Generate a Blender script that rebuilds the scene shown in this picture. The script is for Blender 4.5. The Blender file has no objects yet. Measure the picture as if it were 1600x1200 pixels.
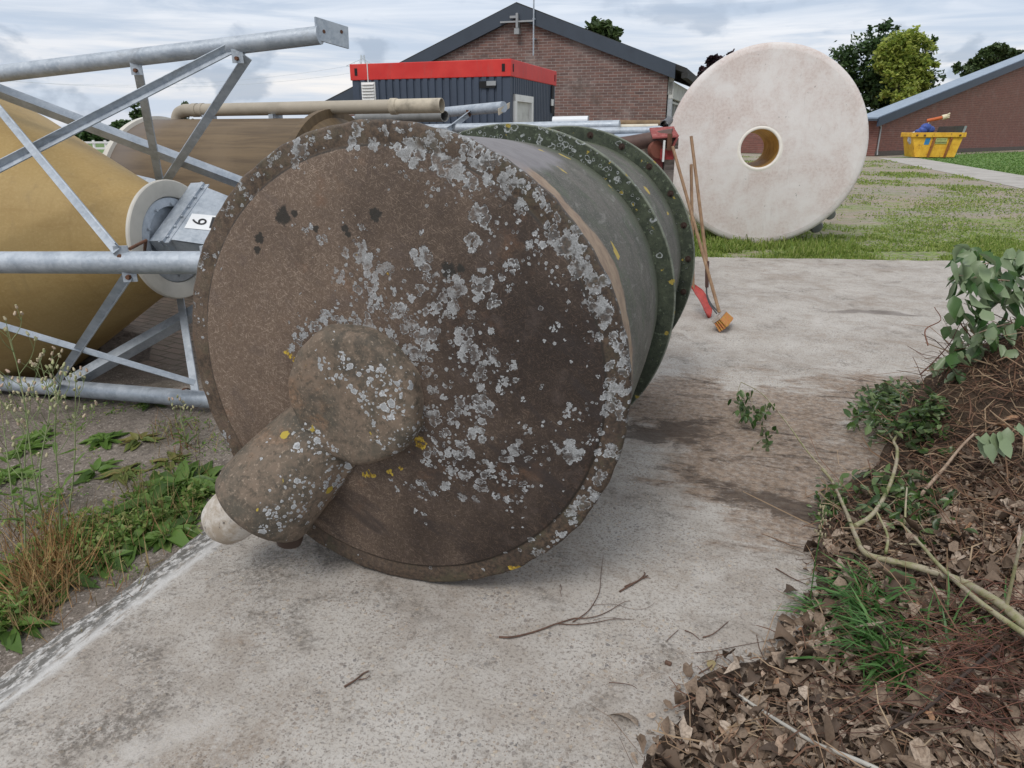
import bpy, math, random
import numpy as np
from mathutils import Vector, Matrix

R = math.radians
random.seed(7)
rng = np.random.default_rng(7)
scn = bpy.context.scene
COL = scn.collection

# ------------------------------------------------------------------ camera, world, sun, exposure
FPX, HORIZON, EYE = 1120.0, 208.0, 1.6          # focal length and horizon in photo pixels (1600 wide), eye height in metres
PITCH = math.atan((600 - HORIZON) / FPX)
CP, SP = math.cos(PITCH), math.sin(PITCH)
cam = bpy.data.cameras.new("camera")
cam.sensor_width = 36.0
cam.lens = 36.0 * FPX / 1600.0
cam.clip_start, cam.clip_end = 0.05, 3000
cam_o = bpy.data.objects.new("camera", cam)
cam_o.location = (0, 0, EYE)
cam_o.rotation_euler = (math.pi / 2 - PITCH, 0, 0)
COL.objects.link(cam_o)
scn.camera = cam_o

SUN_EL, SUN_AZ = R(52), R(-150)                 # azimuth from +Y towards +X: the bright patch of cloud is behind the camera, to the left
world = bpy.data.worlds.new("World")
scn.world = world
world.use_nodes = True

sun = bpy.data.lights.new("sun", 'SUN')
sun.energy, sun.angle, sun.color = 1.4, R(22), (1.0, 0.96, 0.9)
sun_o = bpy.data.objects.new("sun", sun)
sd = Vector((math.sin(SUN_AZ) * math.cos(SUN_EL), math.cos(SUN_AZ) * math.cos(SUN_EL), math.sin(SUN_EL)))
sun_o.rotation_euler = sd.to_track_quat('Z', 'Y').to_euler()
COL.objects.link(sun_o)

vs = scn.view_settings
scn.display_settings.display_device = 'sRGB'
vs.view_transform, vs.look, vs.gamma, vs.use_curve_mapping = 'Standard', 'None', 1, False
vs.exposure = 0.28
scn.cycles.max_bounces = 6
scn.cycles.diffuse_bounces = 3
scn.cycles.transparent_max_bounces = 6
scn.cycles.use_denoising = True


# ------------------------------------------------------------------ node helper
class G:
    def __init__(s, nt):
        s.nt = nt

    def n(s, typ, ins=None, **props):
        nd = s.nt.nodes.new(typ)
        for k, v in props.items():
            setattr(nd, k, v)
        for k, v in (ins or {}).items():
            s.put(nd.inputs[k], v)
        return nd

    def put(s, sock, v):
        if isinstance(v, bpy.types.NodeSocket):
            s.nt.links.new(v, sock)
        elif v is not None:
            if sock.type == 'RGBA' and len(v) == 3:
                v = (*v, 1)
            sock.default_value = v

    def m(s, op, a, b=None, c=None, clamp=False):
        nd = s.n('ShaderNodeMath', operation=op, use_clamp=clamp)
        for i, v in enumerate((a, b, c)):
            if v is not None:
                s.put(nd.inputs[i], v)
        return nd.outputs[0]

    def vm(s, op, a, b=None):
        nd = s.n('ShaderNodeVectorMath', operation=op)
        s.put(nd.inputs[0], a)
        if b is not None:
            s.put(nd.inputs[3 if op == 'SCALE' else 1], b)
        return nd.outputs['Value' if op in ('LENGTH', 'DOT_PRODUCT', 'DISTANCE') else 'Vector']

    def mix(s, f, a, b, blend='MIX'):
        nd = s.n('ShaderNodeMix', data_type='RGBA', blend_type=blend)
        s.put(nd.inputs[0], f); s.put(nd.inputs[6], a); s.put(nd.inputs[7], b)
        return nd.outputs[2]

    def ramp(s, f, stops, interp='LINEAR'):
        nd = s.n('ShaderNodeValToRGB', {0: f})
        cr = nd.color_ramp
        cr.interpolation = interp
        while len(cr.elements) < len(stops):
            cr.elements.new(0.5)
        for e, (p, c) in zip(cr.elements, stops):
            e.position = p
            e.color = (c, c, c, 1) if isinstance(c, (int, float)) else (*c, 1)
        return nd.outputs[0]

    def noise(s, vec, scale, detail=4, rough=0.55, dist=0.0):
        nd = s.n('ShaderNodeTexNoise', {'Scale': scale, 'Detail': detail, 'Roughness': rough, 'Distortion': dist})
        if vec is not None:
            s.put(nd.inputs['Vector'], vec)
        return nd.outputs[0]

    def noisec(s, vec, scale, detail=3):
        nd = s.n('ShaderNodeTexNoise', {'Scale': scale, 'Detail': detail, 'Vector': vec})
        return nd.outputs[1]

    def vor(s, vec, scale, feature='F1', rand=1.0):
        return s.n('ShaderNodeTexVoronoi', {'Scale': scale, 'Vector': vec, 'Randomness': rand}, feature=feature)

    def mr(s, v, a, b, c=0.0, d=1.0, smooth=True):
        nd = s.n('ShaderNodeMapRange', {0: v, 1: a, 2: b, 3: c, 4: d}, interpolation_type='SMOOTHSTEP' if smooth else 'LINEAR')
        return nd.outputs[0]

    def xyz(s, v):
        return s.n('ShaderNodeSeparateXYZ', {0: v}).outputs

    def comb(s, x=0.0, y=0.0, z=0.0):
        return s.n('ShaderNodeCombineXYZ', {0: x, 1: y, 2: z}).outputs[0]

    def mul(s, v, vec):
        return s.vm('MULTIPLY', v, vec)

    def obj(s):
        return s.n('ShaderNodeTexCoord').outputs['Object']

    def pos(s):
        return s.n('ShaderNodeNewGeometry').outputs['Position']

    def island(s):
        return s.n('ShaderNodeNewGeometry').outputs['Random Per Island']

    def blob(s, pos, cx, cy, rx, ry, rot=0.0, p=None):
        """1 at the middle of an ellipse on the ground, 0 at its edge"""
        x, y, _ = s.xyz(pos)
        dx, dy = s.m('SUBTRACT', x, cx), s.m('SUBTRACT', y, cy)
        c, sn = math.cos(rot), math.sin(rot)
        u = s.m('ADD', s.m('MULTIPLY', dx, c / rx), s.m('MULTIPLY', dy, sn / rx))
        v = s.m('SUBTRACT', s.m('MULTIPLY', dy, c / ry), s.m('MULTIPLY', dx, sn / ry))
        d = s.m('SQRT', s.m('ADD', s.m('MULTIPLY', u, u), s.m('MULTIPLY', v, v)))
        return s.m('SUBTRACT', 1.0, d)


def mat(name, fn, rough=0.8, metal=0.0, spec=0.4, trans=None):
    m = bpy.data.materials.new(name)
    m.use_nodes = True
    g = G(m.node_tree)
    b = m.node_tree.nodes['Principled BSDF']
    b.inputs['Roughness'].default_value = rough
    b.inputs['Metallic'].default_value = metal
    b.inputs['Specular IOR Level'].default_value = spec
    r = fn(g)
    if isinstance(r, dict):
        g.put(b.inputs['Base Color'], r['c'])
        if 'r' in r:
            g.put(b.inputs['Roughness'], r['r'])
        if 'm' in r:
            g.put(b.inputs['Metallic'], r['m'])
        if 'h' in r:
            bp = g.n('ShaderNodeBump', {'Height': r['h'], 'Distance': r.get('d', 0.01), 'Strength': r.get('s', 1.0)})
            g.put(b.inputs['Normal'], bp.outputs[0])
        col = r['c']
    else:
        g.put(b.inputs['Base Color'], r)
        col = r
    if trans:
        t = g.n('ShaderNodeBsdfTranslucent')
        g.put(t.inputs[0], col)
        mx = g.n('ShaderNodeMixShader', {0: trans})
        g.put(mx.inputs[1], b.outputs[0]); g.put(mx.inputs[2], t.outputs[0])
        g.put(m.node_tree.nodes['Material Output'].inputs[0], mx.outputs[0])
    return m


def flat(name, c, rough=0.7, var=0.25, scale=8.0, **kw):
    """a plain colour broken up by dirt and wear"""
    def fn(g):
        o = g.obj()
        a = g.noise(o, scale, 6, 0.65)
        d = tuple(x * (1 - var) for x in c)
        l = tuple(min(1, x * (1 + var * 0.6)) for x in c)
        return {'c': g.ramp(a, [(0.3, d), (0.5, c), (0.72, l)]), 'h': g.noise(o, scale * 6, 4), 'd': 0.002, 's': 0.4}
    return mat(name, fn, rough, **kw)


# sky: blue Nishita sky almost wholly behind streaky, bright overcast cloud
def build_world():
    nt = world.node_tree
    g = G(nt)
    bg = nt.nodes['Background']
    sky = g.n('ShaderNodeTexSky', sky_type='NISHITA', sun_disc=False, sun_elevation=SUN_EL, sun_rotation=SUN_AZ)
    dirv = g.n('ShaderNodeTexCoord').outputs['Generated']
    x, y, z = g.xyz(dirv)
    streak = g.noise(g.mul(dirv, (2.2, 2.2, 26)), 1.6, 6, 0.6, 0.5)
    broad = g.noise(g.mul(dirv, (2.0, 2.0, 9)), 1.5, 4, 0.5, 0.3)
    puff = g.noise(g.mul(dirv, (9, 9, 17)), 1.15, 5, 0.52, 0.2)
    elev = g.mr(z, 0.0, 0.2)
    # values as seen at a Background strength of 0.1
    low = g.mix(g.mr(streak, 0.36, 0.66), (5.4, 6.0, 7.0), (8.8, 8.2, 7.75))
    high = g.mix(g.mr(streak, 0.34, 0.7), (4.3, 5.05, 6.2), (6.9, 7.5, 8.4))
    cloud = g.mix(elev, low, high)
    cloud = g.mix(g.m('MULTIPLY', g.mr(broad, 0.42, 0.62), 0.4), cloud, (4.9, 5.7, 7.0))
    pmask = g.m('MULTIPLY', g.mr(puff, 0.54, 0.64), g.m('MULTIPLY', g.mr(z, 0.0, 0.03), g.mr(z, 0.2, 0.09)))
    cloud = g.mix(g.m('MULTIPLY', pmask, 0.75), cloud, (3.3, 3.9, 4.9))
    # brightened overhead, out of view, to keep up the light on the scene
    cloud = g.mix(g.mr(z, 0.2, 0.6), cloud, (7.6, 7.9, 8.3))
    col = g.mix(0.9, sky.outputs[0], cloud)
    g.put(bg.inputs[0], col)
    bg.inputs[1].default_value = 0.1


build_world()


# ------------------------------------------------------------------ photo pixel -> place
def ray(px, py):
    x, u = (px - 800) / FPX, (600 - py) / FPX
    return Vector((x, CP + u * SP, -SP + u * CP))


def gnd(px, py, z=0.0):
    r = ray(px, py)
    t = (z - EYE) / r.z
    return Vector((r.x * t, r.y * t, z))


def at(px, py, Y):
    r = ray(px, py)
    t = Y / r.y
    return Vector((r.x * t, Y, EYE + r.z * t))


def onplane(px, py, p0, nrm):
    r = ray(px, py)
    c = Vector((0, 0, EYE))
    t = (Vector(p0) - c).dot(nrm) / r.dot(nrm)
    return c + r * t


# ------------------------------------------------------------------ mesh helper
class MB:
    def __init__(s):
        s.v, s.f, s.mi, s.cur = [], [], [], 0

    def add(s, vs_, fs):
        o = len(s.v)
        s.v += [tuple(p) for p in vs_]
        s.f += [tuple(i + o for i in f) for f in fs]
        s.mi += [s.cur] * len(fs)
        return s

    def box(s, c, size, rot=None):
        hx, hy, hz = (q / 2 for q in size)
        pts = [Vector((x * hx, y * hy, z * hz)) for z in (-1, 1) for y in (-1, 1) for x in (-1, 1)]
        if rot is not None:
            pts = [rot @ p for p in pts]
        c = Vector(c)
        return s.add([p + c for p in pts], [(0, 2, 3, 1), (4, 5, 7, 6), (0, 1, 5, 4), (2, 6, 7, 3), (0, 4, 6, 2), (1, 3, 7, 5)])

    def bar(s, p0, p1, w, h, up=(0, 0, 1)):
        """rectangular bar from p0 to p1"""
        p0, p1 = Vector(p0), Vector(p1)
        d = (p1 - p0).normalized()
        a = d.cross(Vector(up)).normalized()
        b = a.cross(d)
        pts = [p + a * (sx * w / 2) + b * (sy * h / 2) for p in (p0, p1) for sx, sy in ((-1, -1), (1, -1), (1, 1), (-1, 1))]
        return s.add(pts, [(3, 2, 1, 0), (4, 5, 6, 7), (0, 1, 5, 4), (1, 2, 6, 5), (2, 3, 7, 6), (3, 0, 4, 7)])

    def angle(s, p0, p1, w, t, out, up=(0, 0, 1)):
        """angle iron: one flange flat against the plane with normal `out`, the other standing out from its upper edge"""
        p0, p1, out = Vector(p0), Vector(p1), Vector(out)
        d = (p1 - p0).normalized()
        b = out - d * out.dot(d)
        b.normalize()
        a = b.cross(d)
        if a.dot(Vector(up)) < 0:
            a = -a
        prof = [(0, 0), (w, 0), (w, w), (w - t, w), (w - t, t), (0, t)]
        pts = [p + a * (u - w / 2) + b * v for p in (p0, p1) for u, v in prof]
        fs = [tuple(range(5, -1, -1)), tuple(range(6, 12))] + [(i, (i + 1) % 6, 6 + (i + 1) % 6, 6 + i) for i in range(6)]
        return s.add(pts, fs)

    def tube(s, path, rad, n=10, cap=True):
        path = [Vector(p) for p in path]
        if not hasattr(rad, '__len__'):
            rad = [rad] * len(path)
        rings, a = [], None
        for i, p in enumerate(path):
            d = (path[min(i + 1, len(path) - 1)] - path[max(i - 1, 0)]).normalized()
            if a is None:
                a = d.orthogonal().normalized()
            else:
                a = (a - d * a.dot(d)).normalized()
            b = d.cross(a)
            rings.append([p + (a * math.cos(k * 2 * math.pi / n) + b * math.sin(k * 2 * math.pi / n)) * rad[i] for k in range(n)])
        vs_ = [q for r in rings for q in r]
        fs = [(i * n + k, i * n + (k + 1) % n, (i + 1) * n + (k + 1) % n, (i + 1) * n + k) for i in range(len(path) - 1) for k in range(n)]
        if cap:
            fs += [tuple(range(n - 1, -1, -1)), tuple(range((len(path) - 1) * n, len(path) * n))]
        return s.add(vs_, fs)

    def hollow(s, p0, p1, r, t, n=20):
        p0, p1 = Vector(p0), Vector(p1)
        d = (p1 - p0).normalized()
        return s.lathe([(r - t, 0), (r, 0), (r, (p1 - p0).length), (r - t, (p1 - p0).length), (r - t, 0)], p0, d, n)

    def lathe(s, prof, org=(0, 0, 0), axis=(0, 0, 1), n=32, x=None):
        """prof: (radius, distance along the axis)"""
        axis, org = Vector(axis).normalized(), Vector(org)
        a = Vector(x) if x is not None else axis.orthogonal()
        a = (a - axis * a.dot(axis)).normalized()
        b = axis.cross(a)
        vs_, idx = [], []
        for r, h in prof:
            if r < 1e-6:
                idx.append([len(vs_)] * n)
                vs_.append(org + axis * h)
            else:
                idx.append(list(range(len(vs_), len(vs_) + n)))
                vs_ += [org + axis * h + (a * math.cos(2 * math.pi * k / n) + b * math.sin(2 * math.pi * k / n)) * r for k in range(n)]
        fs = []
        for i in range(len(prof) - 1):
            p, q = idx[i], idx[i + 1]
            for k in range(n):
                k2 = (k + 1) % n
                f = []
                for e in (p[k], p[k2], q[k2], q[k]):
                    if e not in f:
                        f.append(e)
                if len(f) > 2:
                    fs.append(tuple(f))
        return s.add(vs_, fs)

    def poly(s, pts):
        return s.add(pts, [tuple(range(len(pts)))])

    def prism(s, pts, vec):
        pts = [Vector(p) for p in pts]
        n = len(pts)
        vec = Vector(vec)
        return s.add(pts + [p + vec for p in pts], [tuple(range(n)), tuple(range(2 * n - 1, n - 1, -1))] + [(i, i + n, (i + 1) % n + n, (i + 1) % n) for i in range(n)])

    def sphere(s, c, r, n=12, sq=(1, 1, 1), rot=None):
        c = Vector(c)
        o = len(s.v)
        prof = [(math.sin(math.pi * i / (n // 2)), -math.cos(math.pi * i / (n // 2))) for i in range(n // 2 + 1)]
        t = MB().lathe(prof, n=n)
        for p in t.v:
            q = Vector((p[0] * sq[0], p[1] * sq[1], p[2] * sq[2])) * r
            s.v.append(tuple((rot @ q if rot is not None else q) + c))
        s.f += [tuple(i + o for i in f) for f in t.f]
        s.mi += [s.cur] * len(t.f)
        return s


def link_mesh(name, me, mats, parent=None, smooth=0.7, bevel=0.0, recalc=False):
    o = bpy.data.objects.new(name, me)
    COL.objects.link(o)
    for m in (mats if isinstance(mats, (list, tuple)) else [mats]):
        me.materials.append(m)
    if smooth:
        me.shade_smooth()
        me.set_sharp_from_angle(angle=smooth)
    if parent is not None:
        o.parent = parent
    if bevel:
        b = o.modifiers.new("bevel", 'BEVEL')
        b.width, b.segments, b.limit_method, b.angle_limit = bevel, 2, 'ANGLE', R(40)
    return o


def fix_normals(me):
    import bmesh
    bm = bmesh.new()
    bm.from_mesh(me)
    bmesh.ops.recalc_face_normals(bm, faces=bm.faces)
    bm.to_mesh(me)
    bm.free()


def part(name, mb, mats, root=None, local=False, smooth=0.7, bevel=0.0):
    """mesh object from world-space geometry, stored in the frame of the thing it belongs to"""
    vs_ = mb.v
    if root is not None and not local:
        inv = world_mx(root).inverted()
        vs_ = [tuple(inv @ Vector(p)) for p in vs_]
    me = bpy.data.meshes.new(name)
    me.from_pydata(vs_, [], mb.f)
    fix_normals(me)
    o = link_mesh(name, me, mats, root, smooth, bevel)
    if max(mb.mi, default=0):
        me.polygons.foreach_set('material_index', mb.mi)
    return o


def world_mx(o):
    m = o.matrix_basis.copy()
    while o.parent is not None:
        o = o.parent
        m = o.matrix_basis @ m
    return m


def tag(o, label=None, cat=None, group=None, kind=None):
    for k, v in (('label', label), ('category', cat), ('group', group), ('kind', kind)):
        if v:
            o[k] = v
    return o


def thing(name, loc, label, cat, rz=0.0, group=None):
    o = bpy.data.objects.new(name, None)
    o.empty_display_size = 0.1
    o.location = loc
    o.rotation_euler = (0, 0, rz)
    COL.objects.link(o)
    return tag(o, label, cat, group)


def solo(name, mb, mats, base, label, cat, group=None, smooth=0.7, bevel=0.0):
    """a thing that is one mesh, its origin at its base"""
    base = Vector(base)
    me = bpy.data.meshes.new(name)
    me.from_pydata([tuple(Vector(p) - base) for p in mb.v], [], mb.f)
    fix_normals(me)
    o = link_mesh(name, me, mats, None, smooth, bevel)
    if max(mb.mi, default=0):
        me.polygons.foreach_set('material_index', mb.mi)
    o.location = base
    return tag(o, label, cat, group)


def struct(name, mb, mats, smooth=0.7):
    me = bpy.data.meshes.new(name)
    me.from_pydata(mb.v, [], mb.f)
    return tag(link_mesh(name, me, mats, None, smooth), kind='structure')


# ------------------------------------------------------------------ scattering of small leaves, all in one mesh
LEAF_V = np.array([(0, 0, 0), (.32, .22, .05), (0, .25, 0), (-.32, .22, .05), (.42, .52, .06), (0, .55, -.01), (-.42, .52, .06), (.25, .82, .02), (0, .84, -.03), (-.25, .82, .02), (0, 1.08, -.1)], float)
LEAF_F = [(0, 1, 2), (0, 2, 3), (1, 4, 5, 2), (2, 5, 6, 3), (4, 7, 8, 5), (5, 8, 9, 6), (7, 10, 8), (8, 10, 9)]
QUAD_V = np.array([(-.5, 0, 0), (.5, 0, 0), (.35, 1, .1), (-.35, 1, .1)], float)
QUAD_F = [(0, 1, 2, 3)]
BLADE_V = np.array([(-.5, 0, 0), (.5, 0, 0), (.35, .55, .06), (-.35, .55, .06), (0, 1, .22)], float)
BLADE_F = [(0, 1, 2, 3), (3, 2, 4)]


def frames(yaw, pitch, roll):
    """n rotation matrices: a leaf along +Y is rolled about itself, pitched up, then turned about Z"""
    cy, sy, cp, sp, cr, sr = np.cos(yaw), np.sin(yaw), np.cos(pitch), np.sin(pitch), np.cos(roll), np.sin(roll)
    o, z = np.ones_like(cy), np.zeros_like(cy)
    Rz = np.stack([np.stack([cy, -sy, z], -1), np.stack([sy, cy, z], -1), np.stack([z, z, o], -1)], -2)
    Rx = np.stack([np.stack([o, z, z], -1), np.stack([z, cp, -sp], -1), np.stack([z, sp, cp], -1)], -2)
    Ry = np.stack([np.stack([cr, z, sr], -1), np.stack([z, o, z], -1), np.stack([-sr, z, cr], -1)], -2)
    return Rz @ Rx @ Ry


def scatter(P, yaw, pitch, roll, width, length, tv=LEAF_V, tf=LEAF_F, jitter=0.0, curl=0.0):
    n = len(P)
    M = frames(np.asarray(yaw, float), np.asarray(pitch, float), np.asarray(roll, float))
    t = np.repeat(tv[None], n, 0).copy()
    if jitter:
        t += rng.normal(0, jitter, t.shape)
    if curl:
        c1, c2, c3 = rng.normal(0, curl, n)[:, None], rng.normal(0, curl, n)[:, None], rng.normal(0, curl, n)[:, None]
        t[:, :, 2] += c1 * np.abs(t[:, :, 0]) * 1.6 + c2 * t[:, :, 1] ** 2 + c3 * t[:, :, 0] * t[:, :, 1]
    t[:, :, 0] *= np.asarray(width)[:, None]
    t[:, :, 1] *= np.asarray(length)[:, None]
    t[:, :, 2] *= np.asarray(length)[:, None]
    V = np.einsum('nij,nkj->nki', M, t) + np.asarray(P)[:, None]
    k = tv.shape[0]
    F = [tuple(np.array(f) + i * k) for i in range(n) for f in tf]
    return V.reshape(-1, 3), F


def leaf_mesh(name, V, F, m, base=(0, 0, 0), parent=None, smooth=0.0):
    V = np.asarray(V, float) - np.asarray(base, float)
    me = bpy.data.meshes.new(name)
    me.from_pydata(V.tolist(), [], [[int(i) for i in f] for f in F])
    o = link_mesh(name, me, m, parent, smooth)
    if smooth == 0.0:
        me.shade_smooth()
    if parent is None:
        o.location = base
    return o


def smoothpath(pts, k=5):
    """Catmull-Rom through pts"""
    pts = [Vector(p) for p in pts]
    q = [pts[0] * 2 - pts[1]] + pts + [pts[-1] * 2 - pts[-2]]
    out = []
    for i in range(1, len(q) - 2):
        a, b, c, d = q[i - 1:i + 3]
        for j in range(k):
            t = j / k
            out.append(0.5 * ((2 * b) + (c - a) * t + (2 * a - 5 * b + 4 * c - d) * t * t + (3 * b - a - 3 * c + d) * t ** 3))
    out.append(pts[-1])
    return out


def taper(n, r0, r1):
    return [r0 + (r1 - r0) * i / (n - 1) for i in range(n)]


# ------------------------------------------------------------------ materials of the setting
DRUM_YAW = 0.3147                                # the slab and the drum on it share this direction
SLAB_O = gnd(0, 1060)                            # a point on the slab's left edge


def m_slab(g):
    o, p = g.obj(), g.pos()
    x, y, z = g.xyz(o)
    big = g.noise(o, 1.3, 5, 0.6, 0.3)
    mid = g.noise(o, 7, 6, 0.7)
    fine = g.noise(o, 90, 5, 0.7)
    c = g.mix(g.mr(big, 0.35, 0.65), (0.325, 0.288, 0.252), (0.445, 0.412, 0.374))
    c = g.mix(g.m('MULTIPLY', g.mr(mid, 0.38, 0.64), 0.45), c, (0.52, 0.495, 0.465))
    c = g.mix(g.m('MULTIPLY', g.mr(fine, 0.50, 0.66), 0.8), c, (0.15, 0.128, 0.112))
    c = g.mix(g.m('MULTIPLY', g.mr(g.noise(o, 34, 6, 0.8), 0.53, 0.66), 0.6), c, (0.16, 0.13, 0.105))
    # pebbles showing in the worn surface
    v1 = g.vor(g.vm('ADD', o, g.vm('SCALE', g.noisec(o, 60), 0.012)), 62)
    cc = g.xyz(v1.outputs['Color'])
    peb = g.m('MULTIPLY', g.mr(v1.outputs['Distance'], 0.46, 0.36), g.m('GREATER_THAN', cc[0], 0.62))
    pc = g.ramp(cc[1], [(0.0, (0.12, 0.115, 0.115)), (0.3, (0.24, 0.20, 0.17)), (0.6, (0.42, 0.34, 0.26)), (0.85, (0.5, 0.45, 0.38)), (1.0, (0.16, 0.16, 0.17))])
    patchy = g.mr(g.noise(o, 3.4, 5, 0.65, 0.5), 0.38, 0.62, 0.15, 1.0)
    peb = g.m('MULTIPLY', peb, patchy)
    c = g.mix(g.m('MULTIPLY', peb, 0.8), c, pc)
    v2 = g.vor(o, 150)
    c2 = g.xyz(v2.outputs['Color'])
    peb2 = g.m('MULTIPLY', g.mr(v2.outputs['Distance'], 0.5, 0.3), g.m('GREATER_THAN', c2[0], 0.66))
    c = g.mix(g.m('MULTIPLY', g.m('MULTIPLY', peb2, patchy), 0.85), c, g.ramp(c2[1], [(0, (0.07, 0.065, 0.065)), (0.5, (0.26, 0.2, 0.16)), (1, (0.55, 0.49, 0.42))]))
    # dark blotches of algae, heavier towards the drum side
    al = g.m('ADD', g.noise(o, 3.1, 6, 0.7, 0.4), g.m('MULTIPLY', g.mr(x, 1.3, 0.1), 0.09))
    alg = g.m('MULTIPLY', g.mr(al, 0.52, 0.68), g.mr(g.noise(o, 42, 6, 0.8), 0.40, 0.58))
    c = g.mix(g.m('MULTIPLY', alg, 0.72), c, (0.10, 0.085, 0.07))
    br_ = g.m('MULTIPLY', g.mr(g.noise(o, 1.9, 6, 0.7, 0.6), 0.52, 0.66), g.mr(g.noise(o, 55, 5, 0.75), 0.36, 0.56))
    c = g.mix(g.m('MULTIPLY', br_, 0.5), c, (0.235, 0.18, 0.135))
    # whitish scrubbed patches
    wp = g.mr(g.noise(o, 2.3, 5, 0.65, 0.8), 0.56, 0.7)
    c = g.mix(g.m('MULTIPLY', wp, g.m('MULTIPLY', g.mr(fine, 0.35, 0.6), 0.45)), c, (0.58, 0.55, 0.52))
    # spilled earth and drag marks across the middle
    q = g.mul(g.vm('ADD', p, g.vm('SCALE', g.noisec(p, 1.6), 0.7)), (1.0, 1.0, 0.0))
    st = None
    for bx in STAIN:
        b = g.blob(q, *bx)
        st = b if st is None else g.m('MAXIMUM', st, b)
    dr = g.noise(g.mul(o, (2.0, 9.0, 1.0)), 1.5, 6, 0.65, 0.6)
    sm = g.mr(g.m('ADD', st, g.m('ADD', g.m('MULTIPLY', g.m('SUBTRACT', dr, 0.5), 1.6), g.m('MULTIPLY', g.m('SUBTRACT', g.noise(p, 2.2, 6, 0.65, 0.6), 0.5), 2.4))), -0.08, 0.42)
    sm = g.m('MULTIPLY', sm, g.mr(g.noise(o, 30, 6, 0.8), 0.36, 0.56, 0.45, 1.0))
    earth = g.mix(g.mr(g.noise(o, 24, 6, 0.75), 0.35, 0.65), (0.115, 0.074, 0.049), (0.285, 0.205, 0.145))
    c = g.mix(g.m('MULTIPLY', sm, 0.86), c, earth)
    dm = g.m('MULTIPLY', sm, g.mr(g.noise(g.mul(o, (1.0, 3.5, 1.0)), 3.2, 6, 0.7, 0.8), 0.52, 0.64))
    c = g.mix(g.m('MULTIPLY', dm, 0.8), c, (0.04, 0.028, 0.022))
    bl_ = g.m('ADD', g.m('MAXIMUM', g.blob(q, BLK[0].x, BLK[0].y, 0.5, 0.3, 0.2), g.blob(q, BLK[1].x, BLK[1].y, 0.55, 0.2, -0.5)), g.m('MULTIPLY', g.m('SUBTRACT', g.noise(g.mul(p, (1, 1.6, 1)), 5, 6, 0.7, 0.8), 0.5), 2.6))
    c = g.mix(g.m('MULTIPLY', g.mr(bl_, 0.15, 0.6), 0.75), c, (0.05, 0.034, 0.025))
    # two smears of dark dirt further off
    s2 = g.mr(g.m('ADD', g.blob(q, 3.75, 6.95, 0.5, 0.14, -0.1), g.m('MULTIPLY', g.m('SUBTRACT', dr, 0.5), 1.4)), 0.1, 0.5)
    c = g.mix(g.m('MULTIPLY', s2, 0.6), c, (0.10, 0.08, 0.07))
    # lime-washed left edge with dark moss in it
    wob = g.m('MULTIPLY', g.m('SUBTRACT', g.noise(o, 5, 4), 0.5), 0.08)
    e = g.m('ADD', x, wob)
    lime = g.m('MULTIPLY', g.mr(e, 0.15, 0.11), g.mr(g.noise(g.mul(o, (30, 6, 6)), 1.6, 5, 0.7), 0.36, 0.52))
    c = g.mix(g.m('MULTIPLY', lime, 0.85), c, (0.56, 0.55, 0.54))
    moss = g.m('MULTIPLY', g.mr(e, 0.115, 0.06), g.mr(g.noise(g.mul(o, (16, 7, 7)), 2.2, 6, 0.75), 0.42, 0.54))
    c = g.mix(g.m('MULTIPLY', moss, 0.85), c, (0.075, 0.07, 0.06))
    h = g.m('ADD', g.m('MULTIPLY', fine, 0.6), g.m('ADD', g.m('MULTIPLY', peb, 0.35), g.m('MULTIPLY', mid, 1.0)))
    return {'c': c, 'h': h, 'd': 0.006, 's': 0.7, 'r': 0.9}


def _st(px, py, rx, ry, rot):
    a = gnd(px, py)
    return (a.x, a.y, rx, ry, rot)


BLK = [gnd(1110, 640), gnd(1270, 728)]
STAIN = [_st(1105, 590, 0.75, 0.55, 0.0), _st(1190, 640, 0.6, 0.7, 0.3), _st(1290, 620, 0.85, 0.75, 0.0), _st(1320, 720, 0.6, 0.5, 0.5),
         _st(1430, 590, 0.8, 0.5, 0.0), _st(1230, 700, 0.55, 0.5, 0.0), _st(1420, 700, 0.8, 0.8, 0.0)]
M_SLAB = mat('concrete', m_slab, 0.9)


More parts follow.
